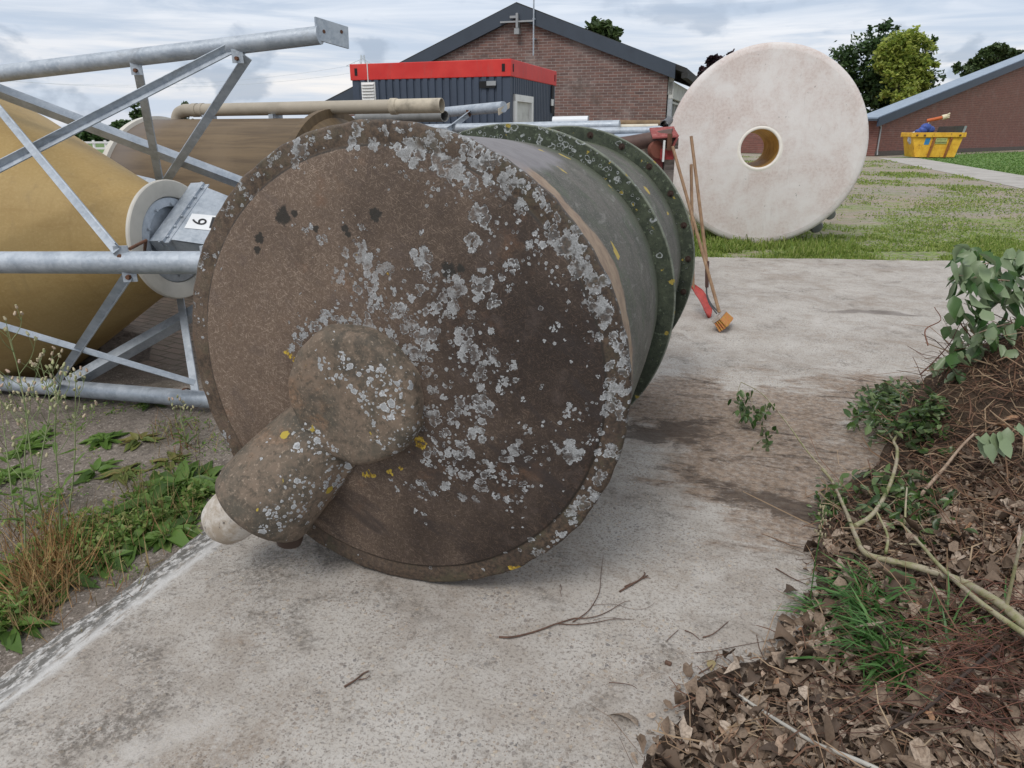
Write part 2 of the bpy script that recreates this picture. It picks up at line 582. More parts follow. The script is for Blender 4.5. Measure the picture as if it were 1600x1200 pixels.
def m_ground(g):
    p = g.pos()
    x, y, z = g.xyz(p)
    big = g.noise(p, 0.9, 6, 0.65)
    fine = g.noise(p, 55, 6, 0.75)
    # bare gritty soil, left
    v = g.vor(p, 75)
    vc = g.xyz(v.outputs['Color'])
    soil = g.mix(g.mr(big, 0.35, 0.65), (0.155, 0.128, 0.105), (0.26, 0.222, 0.188))
    soil = g.mix(g.m('MULTIPLY', g.mr(g.noise(p, 26, 7, 0.8), 0.47, 0.6), 0.7), soil, (0.085, 0.070, 0.058))
    soil = g.mix(g.m('MULTIPLY', g.mr(g.noise(p, 120, 5, 0.8), 0.50, 0.62), 0.7), soil, (0.36, 0.31, 0.27))
    soil = g.mix(g.m('MULTIPLY', g.mr(v.outputs['Distance'], 0.5, 0.3), g.m('GREATER_THAN', vc[0], 0.5)), soil, g.ramp(vc[1], [(0, (0.10, 0.085, 0.075)), (0.5, (0.28, 0.23, 0.20)), (1, (0.44, 0.39, 0.35))]))
    soil = g.mix(g.m('MULTIPLY', g.mr(g.noise(p, 2.2, 5, 0.7), 0.5, 0.68), 0.7), soil, (0.085, 0.075, 0.055))
    # old clay pavers further back, sunk in dirt
    rot = g.n('ShaderNodeVectorRotate', {'Vector': g.vm('ADD', p, g.vm('SCALE', g.noisec(p, 2.0), 0.06)), 'Angle': 0.5}, rotation_type='Z_AXIS')
    br = g.n('ShaderNodeTexBrick', {'Vector': rot.outputs[0], 'Color1': (0.27, 0.20, 0.165, 1), 'Color2': (0.19, 0.155, 0.13, 1), 'Mortar': (0.085, 0.075, 0.055, 1),
                                    'Scale': 1.0, 'Mortar Size': 0.012, 'Brick Width': 0.21, 'Row Height': 0.1, 'Mortar Smooth': 0.5})
    pav = g.mix(g.m('MULTIPLY', g.mr(g.noise(p, 3, 5, 0.7), 0.4, 0.62), 0.6), br.outputs[0], (0.16, 0.13, 0.10))
    left = g.mix(g.mr(y, 4.6, 5.4), soil, pav)
    # gravel yard with grass growing through, right
    v2 = g.vor(p, 38)
    grav = g.mix(g.mr(fine, 0.35, 0.65), (0.15, 0.13, 0.10), (0.36, 0.315, 0.26))
    grav = g.mix(g.m('MULTIPLY', g.mr(g.noise(p, 5, 6, 0.8), 0.48, 0.62), 0.55), grav, (0.40, 0.36, 0.31))
    grav = g.mix(g.m('MULTIPLY', g.mr(g.noise(g.mul(p, (0.3, 1, 1)), 0.8, 6, 0.7), 0.45, 0.62), 0.6), grav, (0.33, 0.25, 0.18))
    grass = g.mix(g.mr(g.noise(p, 14, 6, 0.75), 0.35, 0.65), (0.09, 0.14, 0.028), (0.24, 0.31, 0.07))
    gm = g.noise(g.mul(p, (0.55, 1.0, 1.0)), 0.75, 7, 0.72, 0.3)
    near = g.m('ADD', g.m('MULTIPLY', g.mr(y, 15.5, 10.6), 0.17), g.m('MULTIPLY', g.mr(y, 13, 24), -0.055))
    gmask = g.mr(g.m('ADD', gm, near), 0.465, 0.58)
    gmask = g.m('MULTIPLY', gmask, g.mr(g.noise(p, 9, 6, 0.8), 0.40, 0.56))
    yard = g.mix(gmask, grav, grass)
    c = g.mix(g.mr(g.m('ADD', x, g.m('MULTIPLY', y, -0.05)), 0.3, 1.2), left, yard)
    h = g.m('ADD', fine, g.m('MULTIPLY', big, 3))
    return {'c': c, 'h': h, 'd': 0.012, 's': 0.8, 'r': 0.95}


M_GROUND = mat('gritty_ground', m_ground, 0.95)


def m_lawn(g):
    p = g.pos()
    a = g.noise(p, 1.2, 6, 0.7)
    b = g.noise(g.mul(p, (1, 0.35, 1)), 6, 6, 0.8)
    c = g.ramp(g.m('ADD', g.m('MULTIPLY', a, 0.5), g.m('MULTIPLY', b, 0.5)), [(0.36, (0.055, 0.11, 0.02)), (0.5, (0.10, 0.20, 0.035)), (0.62, (0.22, 0.33, 0.10))])
    d = g.mr(g.noise(g.mul(p, (1, 0.3, 1)), 9, 4, 0.7), 0.62, 0.7)
    return {'c': g.mix(g.m('MULTIPLY', d, 0.5), c, (0.45, 0.5, 0.38)), 'h': b, 'd': 0.05}


M_LAWN = mat('lawn_grass', m_lawn, 0.9)
M_FIELD = mat('field_grass', lambda g: g.ramp(g.noise(g.mul(g.pos(), (0.1, 0.5, 1)), 0.6, 5), [(0.3, (0.09, 0.15, 0.045)), (0.7, (0.15, 0.23, 0.07))]), 0.95)
M_PATH = mat('path_concrete', lambda g: {'c': g.ramp(g.noise(g.mul(g.pos(), (0.6, 0.6, 1)), 1.6, 7, 0.75), [(0.3, (0.27, 0.25, 0.22)), (0.55, (0.40, 0.375, 0.345)), (0.75, (0.48, 0.455, 0.42))])}, 0.9)


def brick_mat(name, ax, c1, c2, mortar, soot=0.0, k=1.0):
    def fn(g):
        o = g.obj()
        x, y, z = g.xyz(o)
        u = x if ax == 'x' else y
        vec = g.comb(u, z, 0.0)
        br = g.n('ShaderNodeTexBrick', {'Vector': vec, 'Color1': (*c1, 1), 'Color2': (*c2, 1), 'Mortar': (*mortar, 1), 'Scale': 1.0, 'Mortar Size': 0.0065 * k,
                                        'Brick Width': 0.221 * k, 'Row Height': 0.0655 * k, 'Mortar Smooth': 0.2, 'Bias': 0.0})
        c = br.outputs[0]
        if k > 1.5:      # far wall: only its courses still show
            c = g.mix(g.mr(g.noise(g.mul(vec, (2.2, 7, 1)), 1.0, 4), 0.38, 0.62), c1, c2)
            ln = g.m('PINGPONG', z, 0.075)
            c = g.mix(g.m('MULTIPLY', g.mr(ln, 0.052, 0.068), 0.55), c, mortar)
        c = g.mix(g.m('MULTIPLY', g.mr(g.noise(g.mul(vec, (4.5, 15, 1)), 1.0, 3), 0.5, 0.7), 0.45), c, tuple(0.5 * q for q in c2))
        pale = g.mr(g.noise(vec, 0.9, 6, 0.7), 0.48, 0.7)
        c = g.mix(g.m('MULTIPLY', pale, 0.45 if k < 1.5 else 0.12), c, (0.42, 0.36, 0.33))
        stain = g.mr(g.noise(g.mul(vec, (0.9, 1.3, 1)), 1.0, 6, 0.7, 0.4), 0.52, 0.68)
        c = g.mix(g.m('MULTIPLY', stain, soot), c, (0.085, 0.065, 0.055))
        return {'c': c, 'h': br.outputs[1], 'd': -0.006, 'r': 0.9}
    return mat(name, fn, 0.9)


M_BRICK_X = brick_mat('red_brick_gable', 'x', (0.215, 0.118, 0.097), (0.135, 0.085, 0.077), (0.33, 0.29, 0.265), 0.6, 0.92)
M_BRICK_Y = brick_mat('red_brick_side', 'y', (0.265, 0.125, 0.095), (0.165, 0.085, 0.075), (0.36, 0.32, 0.29), 0.6)
M_FBRICK_X = brick_mat('brown_brick_gable', 'x', (0.225, 0.092, 0.073), (0.165, 0.074, 0.062), (0.30, 0.20, 0.17), 0.2, 1.7)
M_FBRICK_Y = brick_mat('brown_brick_side', 'y', (0.225, 0.092, 0.073), (0.165, 0.074, 0.062), (0.30, 0.20, 0.17), 0.2, 1.7)

M_SLATE = flat('dark_grey_sheet', (0.045, 0.058, 0.078), 0.55, 0.15, 3)
M_ROOF = flat('dark_roofing', (0.035, 0.035, 0.034), 0.85, 0.4, 6)
M_FROOF = flat('pale_roof_sheet', (0.26, 0.32, 0.40), 0.5, 0.15, 1.5)
M_WHITE = flat('white_paint', (0.72, 0.72, 0.70), 0.5, 0.12, 6)
M_CREAM = flat('weathered_white', (0.52, 0.52, 0.49), 0.6, 0.3, 5)
M_GLASS = flat('dark_window_glass', (0.05, 0.065, 0.08), 0.08, 0.3, 2)
M_BLACK = flat('black_opening', (0.012, 0.012, 0.013), 0.8, 0.2, 5)
M_PLASTICGREY = flat('grey_plastic', (0.30, 0.31, 0.32), 0.5, 0.15, 5)
M_RED = mat('red_paint', lambda g: {'c': g.mix(g.m('MULTIPLY', g.mr(g.noise(g.mul(g.obj(), (7, 7, 1.2)), 1.6, 6, 0.75), 0.52, 0.68), 0.35), g.mix(g.mr(g.noise(g.obj(), 2.5, 5), 0.35, 0.65), (0.56, 0.026, 0.022), (0.64, 0.045, 0.035)), (0.33, 0.10, 0.085)), 'r': 0.5}, 0.5)
M_NAVY = flat('dark_blue_paint', (0.052, 0.068, 0.098), 0.5, 0.12, 4)


def m_galv(g):
    o = g.obj()
    a = g.noise(o, 9, 6, 0.7)
    v = g.vor(g.vm('ADD', o, g.vm('SCALE', g.noisec(o, 20), 0.04)), 55)
    sp = g.xyz(v.outputs['Color'])[0]
    c = g.mix(g.mr(a, 0.35, 0.66), (0.32, 0.36, 0.41), (0.44, 0.48, 0.53))
    c = g.mix(g.m('MULTIPLY', g.m('SUBTRACT', sp, 0.3), 0.35), c, (0.60, 0.64, 0.68))
    dirt = g.mr(g.noise(o, 3.5, 7, 0.75, 0.5), 0.56, 0.72)
    c = g.mix(g.m('MULTIPLY', dirt, 0.55), c, (0.15, 0.145, 0.14))
    wh = g.mr(g.noise(o, 15, 5, 0.7), 0.6, 0.7)
    c = g.mix(g.m('MULTIPLY', wh, 0.4), c, (0.66, 0.68, 0.70))
    return {'c': c, 'r': g.mr(a, 0.3, 0.7, 0.42, 0.65), 'm': 0.35, 'h': g.noise(o, 60, 4), 'd': 0.0015}


M_GALV = mat('galvanised_steel', m_galv, 0.5)
M_RUST = flat('rusty_steel', (0.12, 0.055, 0.032), 0.85, 0.5, 20)
M_DARKSTEEL = flat('dark_steel', (0.085, 0.085, 0.088), 0.55, 0.35, 12)

# ------------------------------------------------------------------ the ground, slab, yard, path, lawn, field
mb = MB()
mb.poly([(-900, -60, -0.03), (900, -60, -0.03), (900, 1500, -0.03), (-900, 1500, -0.03)])
struct('ground', mb, M_GROUND)

mb = MB()
sl_dir = Vector((math.sin(DRUM_YAW), math.cos(DRUM_YAW), 0))
edge = [SLAB_O + sl_dir * (-4 + 0.04 * i) for i in range(460)]
far = gnd(1110, 402)
far2 = gnd(1530, 408)
k = 0
for i, p in enumerate(edge):
    if p.y > far.y + 0.75:
        k = i
        break
edge = edge[:k]
nx = Vector((math.cos(DRUM_YAW), -math.sin(DRUM_YAW), 0))
rr = random.Random(3)
e2 = []
w = 0
for p in edge:
    w = 0.8 * w + rr.gauss(0, 0.005)
    e2.append(p + nx * w)
outl = e2 + [far + (far - far2) * 0.02 + Vector((0.0, 0, 0))] + [far + (far2 - far) * t + Vector((0, rr.gauss(0, 0.03), 0)) for t in [0.04 * i for i in range(1, 60)]] + [Vector((11, -4, 0))]
inv_slab = Matrix.Translation(SLAB_O) @ Matrix.Rotation(-DRUM_YAW, 4, 'Z')
loc = [tuple(inv_slab.inverted() @ p) for p in outl]
me = bpy.data.meshes.new('concrete_slab')
n = len(loc)
me.from_pydata(loc + [(a, b, c - 0.12) for a, b, c in loc], [], [tuple(range(n - 1, -1, -1))] + [(i, (i + 1) % n, n + (i + 1) % n, n + i) for i in range(n)])
fix_normals(me)
slab = link_mesh('concrete_slab', me, M_SLAB, None, 0.5)
slab.matrix_basis = inv_slab
tag(slab, kind='structure')

pa, pb, pc_, pd = gnd(1372, 246.5), gnd(1432, 246), gnd(1640, 280), gnd(1640, 302)
mb = MB().poly([(*p.xy, -0.022) for p in (pa, pd, pc_, pb)])
struct('path', mb, M_PATH)
mb = MB().poly([(*p.xy, -0.026) for p in (gnd(1385, 245.6), pb, pc_ + Vector((0, 0, 0)), gnd(1900, 300), gnd(1900, 224))])
struct('lawn', mb, M_LAWN)
mb = MB().poly([(-400, 56, -0.024), (2, 56, -0.024), (2, 320, -0.024), (-400, 320, -0.024)])
struct('field', mb, M_FIELD)
# ------------------------------------------------------------------ the lichen-covered tank on its side
DR = 0.8216
DRUM_O = Vector((-0.415, 2.323, 0.0))
A_AX = Vector((math.sin(DRUM_YAW), math.cos(DRUM_YAW), 0))
E1 = Vector((math.cos(DRUM_YAW), -math.sin(DRUM_YAW), 0))


def face(px, py, dep=0.0):
    """photo pixel -> (x, z) on the tank's end plate, dep metres in front of it"""
    q = onplane(px, py, DRUM_O - A_AX * dep, A_AX)
    return (q - DRUM_O).dot(E1), q.z


def zf(X, Y):
    return face(280 + X / 1.622, 180 + Y / 1.622)


LICHEN = """590,95,35 650,110,25 690,130,30 640,60,20 735,95,22 760,115,25 700,150,25 740,165,20 780,165,18 830,160,25 870,235,18 830,200,15 850,130,15 910,200,14
930,230,14 940,290,16 970,320,30 1000,350,28 1010,385,18 1030,400,25 1060,430,25 1040,460,15 1070,490,28 1080,520,15 1060,560,12 1110,570,20 1120,600,18 1130,640,22
1095,640,15 1100,690,25 1130,690,15 1090,720,20 1110,740,18 1080,750,14 1130,770,18 1070,800,10 1100,855,22 1070,920,20 1050,960,18 1020,980,22 990,1000,18 1000,1030,14
970,1060,14 910,1110,18 895,1075,10 310,80,24 300,120,16 440,75,18 490,72,14 520,40,14 545,75,10 450,35,18 160,185,12 170,205,10 200,150,8 130,230,10 70,360,8 60,390,7
560,40,10 610,70,15 680,50,16 720,50,14 790,90,16 115,810,12 120,830,8 770,250,26 750,320,22 785,275,15 625,360,30 637,410,12 660,400,10 712,430,25 690,470,30 650,490,18
770,430,28 800,465,20 790,420,15 848,380,18 840,435,8 480,360,28 510,400,24 540,385,16 430,345,14 465,325,10 495,450,20 420,410,14 520,470,15 370,310,15 330,290,8 345,280,8
470,285,10 560,490,20 600,520,20 580,500,12 555,435,10 460,435,10 635,560,28 660,545,14 745,505,10 730,560,20 745,600,25 780,630,15 770,655,15 800,595,14 830,665,15
850,628,14 820,680,8 955,535,12 715,198,7 925,685,7 878,715,7 990,735,12 985,750,8 995,850,30 960,830,10 1040,825,8 860,835,22 840,855,18 885,790,14 905,845,8 890,865,10
380,505,18 360,530,18 330,550,16 310,575,16 295,590,10 400,500,14 430,520,16 465,515,16 500,530,22 520,545,14 550,550,16 590,590,20 620,600,20 605,620,15 640,640,16 560,570,10
660,760,22 640,740,15 685,800,16 760,800,24 790,730,20 770,720,22 740,740,15 720,735,15 700,760,18 650,690,14 680,705,12 720,825,14 740,850,16 790,875,15 710,850,16 680,850,15
650,840,12 640,870,14 700,890,16 740,905,14 770,930,18 680,930,16 650,950,10 800,900,16 830,905,14 840,970,14 810,955,14 880,935,14 720,960,14 630,930,12 600,935,8 560,940,10
545,915,6 625,1003,8 850,930,14 760,965,12 890,330,10 905,300,9 1000,300,14 960,260,12 875,180,14 800,120,16 230,120,9 250,100,10 340,60,10 380,50,9 45,450,6 50,520,6"""
YELLOW = "290,600,13 303,612,8 622,822,18 495,900,13 480,905,8 545,897,10 572,885,7 850,1148,17 862,1150,9 470,558,8 460,350,5 540,398,4"
MOSS = "270,255,26 300,248,12 210,310,17 205,340,12 505,250,19 430,285,12 438,300,9 690,390,22 720,385,12 355,285,10"


def parse(s):
    return [tuple(float(q) for q in t.split(',')) for t in s.split()]


def patch_field(X, Z, spots, lobes=0.07, seed=1, cluster=True):
    r_ = np.random.default_rng(seed)
    val = np.zeros_like(X)
    kids = []
    for (a, b, r) in spots:
        cx, cz = zf(a, b)
        rad = r / 1.622 * 2.55 / FPX
        if not cluster:
            kids.append((cx, cz, rad * 1.1))
            continue
        for k_ in range(int(4 + r // 2.6)):
            an, q = r_.uniform(0, 6.28), math.sqrt(r_.uniform(0, 1)) * 0.85
            kids.append((cx + rad * q * math.cos(an), cz + rad * q * math.sin(an), min(rad * r_.uniform(0.16, 0.46), 0.017)))
    for (cx, cz, rad) in kids:
        dx, dz = X - cx, Z - cz
        near_ = (np.abs(dx) < rad * 1.8) & (np.abs(dz) < rad * 1.8)
        dx, dz = dx[near_], dz[near_]
        th = np.arctan2(dz, dx)
        ph = r_.uniform(0, 6.28, 4)
        rl = rad * (1 + lobes * np.sin(3 * th + ph[0]) + lobes * 0.8 * np.sin(5 * th + ph[1]) + lobes * .6 * np.sin(9 * th + ph[2]) + lobes * .5 * np.sin(15 * th + ph[3]))
        v = 1 - np.sqrt(dx * dx + dz * dz) / rl
        val[near_] = np.maximum(val[near_], np.clip(v, 0, 1))
    return val


def voronoi_lichen(g, o, dens, scale):
    """lobed round patches; each cell carries one patch with the chance `dens`"""
    w = g.vm('ADD', o, g.vm('SCALE', g.vm('SUBTRACT', g.noisec(o, scale * 1.7, 5), (0.5, 0.5, 0.5)), 0.55 / scale))
    v = g.vor(w, scale)
    c = g.xyz(v.outputs['Color'])
    rad = g.m('ADD', 0.16, g.m('MULTIPLY', c[0], 0.34))
    val = g.m('SUBTRACT', 1.0, g.m('DIVIDE', v.outputs['Distance'], rad))
    return g.m('MULTIPLY', val, g.m('LESS_THAN', c[1], dens))


def lichen_col(g, o, val):
    rings = g.noise(g.comb(g.m('MULTIPLY', val, 7.0), g.noise(o, 30, 3), 0.0), 1.4, 3)
    grit = g.noise(o, 260, 4, 0.75)
    c = g.mix(g.mr(val, 0.05, 0.45), (0.62, 0.635, 0.655), (0.36, 0.37, 0.38))
    c = g.mix(g.m('MULTIPLY', g.mr(rings, 0.5, 0.62), 0.45), c, (0.20, 0.205, 0.20))
    return g.mix(g.m('MULTIPLY', g.mr(grit, 0.48, 0.64), 0.8), c, (0.14, 0.14, 0.135))


def m_plate(g):
    o = g.obj()
    x, y, z = g.xyz(o)
    A = lambda nm: g.n('ShaderNodeAttribute', attribute_name=nm).outputs['Fac']
    rimd = A('rim')
    fibre = None
    for ang, sc in ((0.4, 1.0), (1.5, 1.1), (2.5, 0.9)):
        rt = g.n('ShaderNodeVectorRotate', {'Vector': o, 'Angle': ang}, rotation_type='Y_AXIS').outputs[0]
        nn = g.noise(g.mul(rt, (60 * sc, 60, 330 * sc)), 1.0, 3, 0.6, 0.6)
        fibre = nn if fibre is None else g.m('MAXIMUM', fibre, nn)
    big = g.noise(o, 2.6, 6, 0.62, 0.4)
    # paler brown at the left, darker towards the right and the bottom
    side = g.m('ADD', g.m('MULTIPLY', x, 0.58), g.m('MULTIPLY', z, -0.16))
    t = g.mr(g.m('ADD', side, g.m('MULTIPLY', g.m('SUBTRACT', big, 0.5), 1.2)), -0.55, 0.30)
    c = g.mix(t, (0.145, 0.102, 0.074), (0.027, 0.0185, 0.0145))
    c = g.mix(g.m('MULTIPLY', g.mr(fibre, 0.56, 0.70), 0.8), c, g.mix(t, (0.385, 0.30, 0.235), (0.088, 0.058, 0.043)))
    dk = g.noise(o, 48, 6, 0.75)
    c = g.mix(g.m('MULTIPLY', g.mr(dk, 0.52, 0.68), 0.6), c, g.mix(t, (0.115, 0.078, 0.062), (0.032, 0.023, 0.022)))
    sm = g.noise(o, 7, 6, 0.7, 0.3)
    c = g.mix(g.m('MULTIPLY', g.mr(sm, 0.52, 0.70), 0.45), c, (0.10, 0.075, 0.065))
    orange = g.mr(g.noise(g.mul(o, (1, 1, 1)), 5.2, 5, 0.6), 0.58, 0.72)
    c = g.mix(g.m('MULTIPLY', orange, 0.4), c, (0.24, 0.125, 0.07))
    # darker drag streaks running down to the lower right
    rt = g.n('ShaderNodeVectorRotate', {'Vector': o, 'Angle': -0.6}, rotation_type='Y_AXIS').outputs[0]
    stn = g.mr(g.noise(g.mul(rt, (2.0, 1, 9.0)), 1.3, 5, 0.6, 0.5), 0.50, 0.66)
    c = g.mix(g.m('MULTIPLY', g.m('MULTIPLY', stn, g.mr(g.m('SUBTRACT', z, g.m('MULTIPLY', x, 0.8)), 0.9, 0.3, 0.12, 0.7)), 1.0), c, (0.035, 0.027, 0.025))
    # rim of the plate: dirtier and mossy
    rc = g.mix(g.mr(g.noise(o, 55, 6, 0.75), 0.38, 0.64), (0.036, 0.028, 0.022), (0.120, 0.082, 0.055))
    rc = g.mix(g.m('MULTIPLY', g.mr(g.noise(o, 9, 5, 0.7), 0.5, 0.62), 0.6), rc, (0.075, 0.07, 0.042))
    c = g.mix(g.m('MULTIPLY', g.mr(rimd, 0.2, 0.8), g.mr(g.noise(o, 6, 4, 0.6), 0.35, 0.6, 0.4, 0.9)), c, rc)
    groove = g.m('MULTIPLY', g.mr(rimd, 0.02, 0.4), g.mr(rimd, 0.98, 0.5))
    c = g.mix(g.m('MULTIPLY', groove, g.mr(g.noise(o, 14, 5, 0.7), 0.3, 0.55)), c, (0.035, 0.028, 0.022))
    ms = g.mr(g.m('ADD', A('moss'), g.m('MULTIPLY', g.m('SUBTRACT', g.noise(o, 55, 6, 0.75), 0.5), 1.1)), 0.16, 0.42)
    ms = g.m('MULTIPLY', ms, g.mr(A('moss'), 0.0, 0.1))
    c = g.mix(g.m('MULTIPLY', ms, 0.9), c, (0.022, 0.021, 0.018))
    # lichen
    fine = g.noise(o, 75, 6, 0.72)
    d = A('dens')
    v1 = voronoi_lichen(g, o, g.m('MULTIPLY', d, 0.85), 26)
    v2 = voronoi_lichen(g, o, g.m('MULTIPLY', d, 1.0), 58)
    v = g.m('MAXIMUM', A('lich'), g.m('MAXIMUM', v1, v2))
    lv = g.m('ADD', v, g.m('MULTIPLY', g.m('SUBTRACT', g.noise(o, 140, 6, 0.75), 0.52), 1.5))
    lm = g.m('MULTIPLY', g.mr(lv, 0.03, 0.17), g.mr(v, 0.0, 0.06))
    lm = g.m('MULTIPLY', lm, g.mr(g.noise(o, 11, 4, 0.6), 0.3, 0.55, 0.45, 0.95))
    # old patches die back in the middle and leave a ring
    hole = g.m('MULTIPLY', g.mr(v, 0.18, 0.42), g.mr(g.noise(o, 24, 3, 0.5), 0.46, 0.58))
    lm = g.m('MULTIPLY', lm, g.m('SUBTRACT', 1.0, g.m('MULTIPLY', hole, 0.85)))
    c = g.mix(lm, c, lichen_col(g, o, v))
    yv = g.m('ADD', A('yel'), g.m('MULTIPLY', g.m('SUBTRACT', fine, 0.5), 1.2))
    yl = g.m('MULTIPLY', g.mr(yv, 0.12, 0.2), g.mr(A('yel'), 0.0, 0.05))
    c = g.mix(yl, c, g.mix(g.mr(fine, 0.42, 0.6), (0.22, 0.13, 0.018), (0.56, 0.40, 0.055)))
    h = g.m('ADD', g.m('MULTIPLY', fibre, 0.5), g.m('ADD', g.m('MULTIPLY', lm, g.m('ADD', 0.7, fine)), g.m('MULTIPLY', dk, 0.5)))
    return {'c': c, 'h': h, 'd': 0.004, 's': 0.8, 'r': g.mr(lm, 0, 1, 0.62, 0.95)}


M_PLATE = mat('weathered_brown_polyester', m_plate, 0.7, spec=0.35)


def m_hub(g):
    o = g.obj()
    x, y, z = g.xyz(o)
    a = g.noise(o, 7, 6, 0.68, 0.3)
    b = g.noise(o, 34, 6, 0.75)
    c = g.mix(g.mr(a, 0.34, 0.62), (0.092, 0.080, 0.062), (0.185, 0.138, 0.102))
    c = g.mix(g.m('MULTIPLY', g.mr(g.noise(o, 4.2, 5, 0.7), 0.55, 0.7), 0.5), c, (0.28, 0.155, 0.085))
    c = g.mix(g.m('MULTIPLY', g.mr(b, 0.48, 0.64), 0.75), c, (0.065, 0.055, 0.042))
    c = g.mix(g.m('MULTIPLY', g.mr(g.noise(o, 5.5, 6, 0.75), 0.52, 0.64), 0.7), c, (0.06, 0.055, 0.045))
    c = g.mix(g.m('MULTIPLY', g.mr(g.noise(o, 90, 4, 0.7), 0.56, 0.68), 0.5), c, (0.42, 0.33, 0.25))
    d = None
    for cx, cz, r in ((0.0, 0.80, 0.15), (0.07, 0.66, 0.13), (-0.24, 0.47, 0.15), (-0.32, 0.36, 0.10), (-0.14, 0.88, 0.10), (-0.26, 0.58, 0.1)):
        dd = g.m('SQRT', g.m('ADD', g.m('POWER', g.m('SUBTRACT', x, cx), 2.0), g.m('POWER', g.m('SUBTRACT', z, cz), 2.0)))
        q = g.m('SUBTRACT', 1.0, g.m('DIVIDE', dd, r))
        d = q if d is None else g.m('MAXIMUM', d, q)
    d = g.m('MULTIPLY', g.mr(d, 0.0, 0.6, 0.02, 1.0), g.mr(g.noise(o, 9, 3), 0.36, 0.54, 0.05, 1.0))
    v = g.m('MAXIMUM', voronoi_lichen(g, o, d, 30), voronoi_lichen(g, o, g.m('MULTIPLY', d, 1.1), 62))
    lv = g.m('ADD', v, g.m('MULTIPLY', g.m('SUBTRACT', g.noise(o, 75, 6, 0.72), 0.52), 1.1))
    lm = g.m('MULTIPLY', g.mr(lv, 0.05, 0.12), g.mr(v, 0.0, 0.05))
    c = g.mix(lm, c, lichen_col(g, o, v))
    yv = voronoi_lichen(g, g.vm('ADD', o, (3.3, 1.1, 0.7)), g.mr(d, 0.1, 0.6, 0.02, 0.14), 21)
    yl = g.m('MULTIPLY', g.mr(g.m('ADD', yv, g.m('MULTIPLY', g.m('SUBTRACT', b, 0.5), 1.0)), 0.1, 0.2), g.mr(yv, 0.0, 0.05))
    c = g.mix(yl, c, (0.40, 0.30, 0.05))
    return {'c': c, 'h': g.m('ADD', b, g.m('MULTIPLY', lm, 0.9)), 'd': 0.0028, 's': 0.7, 'r': 0.85}


M_HUB = mat('mossy_brown_casing', m_hub, 0.85)


def m_barrel(g):
    o = g.obj()
    x, y, z = g.xyz(o)
    a = g.noise(o, 5, 6, 0.7)
    b = g.noise(o, 120, 4, 0.75)
    c = g.mix(g.mr(a, 0.35, 0.65), (0.062, 0.062, 0.048), (0.125, 0.112, 0.096))
    scr = g.mr(g.noise(g.mul(o, (7, 2, 7)), 2.2, 6, 0.75, 0.6), 0.57, 0.66)
    c = g.mix(g.m('MULTIPLY', scr, 0.35), c, (0.36, 0.34, 0.32))
    c = g.mix(g.m('MULTIPLY', g.mr(b, 0.52, 0.66), 0.6), c, (0.30, 0.28, 0.25))
    c = g.mix(g.m('MULTIPLY', g.mr(g.noise(o, 38, 6, 0.8), 0.52, 0.66), 0.55), c, (0.045, 0.045, 0.036))
    # green algae along the flanges
    near = g.m('MAXIMUM', g.mr(g.m('ABSOLUTE', g.m('SUBTRACT', y, 1.28)), 0.30, 0.05), g.mr(g.m('ABSOLUTE', g.m('SUBTRACT', y, 2.4)), 0.22, 0.03))
    ga = g.m('MULTIPLY', g.mr(g.m('ADD', g.noise(o, 9, 6, 0.7), g.m('MULTIPLY', near, 0.2)), 0.5, 0.68), 0.6)
    c = g.mix(ga, c, (0.075, 0.095, 0.055))
    # bare tan strip right behind the end plate, then a lighter grey patch on top
    edge_ = g.m('ADD', y, g.m('MULTIPLY', g.m('SUBTRACT', g.noise(o, 4, 5, 0.6), 0.5), 0.30))
    band = g.m('MULTIPLY', g.mr(edge_, 0.29, 0.26), g.m('MULTIPLY', g.m('GREATER_THAN', x, 0.12), g.mr(z, 1.58, 1.48)))
    c = g.mix(g.m('MULTIPLY', band, 0.95), c, g.mix(g.mr(g.noise(o, 25, 5), 0.35, 0.65), (0.33, 0.24, 0.165), (0.24, 0.165, 0.115)))
    top = g.m('MULTIPLY', g.mr(g.m('ADD', z, g.m('MULTIPLY', g.noise(o, 6, 4), 0.06)), 1.50, 1.53), g.mr(y, 1.0, 0.85))
    c = g.mix(g.m('MULTIPLY', top, 0.8), c, g.mix(g.noise(o, 18, 5), (0.15, 0.135, 0.145), (0.29, 0.275, 0.285)))
    yv = voronoi_lichen(g, o, g.mr(z, 1.1, 1.5, 0.0, 0.16), 9)
    c = g.mix(g.mr(g.m('ADD', yv, g.m('MULTIPLY', g.m('SUBTRACT', a, 0.5), 0.8)), 0.25, 0.33), c, (0.44, 0.32, 0.07))
    return {'c': c, 'h': g.m('ADD', b, a), 'd': 0.002, 's': 0.7, 'r': 0.72}


M_BARREL = mat('green_grey_barrel', m_barrel, 0.72)


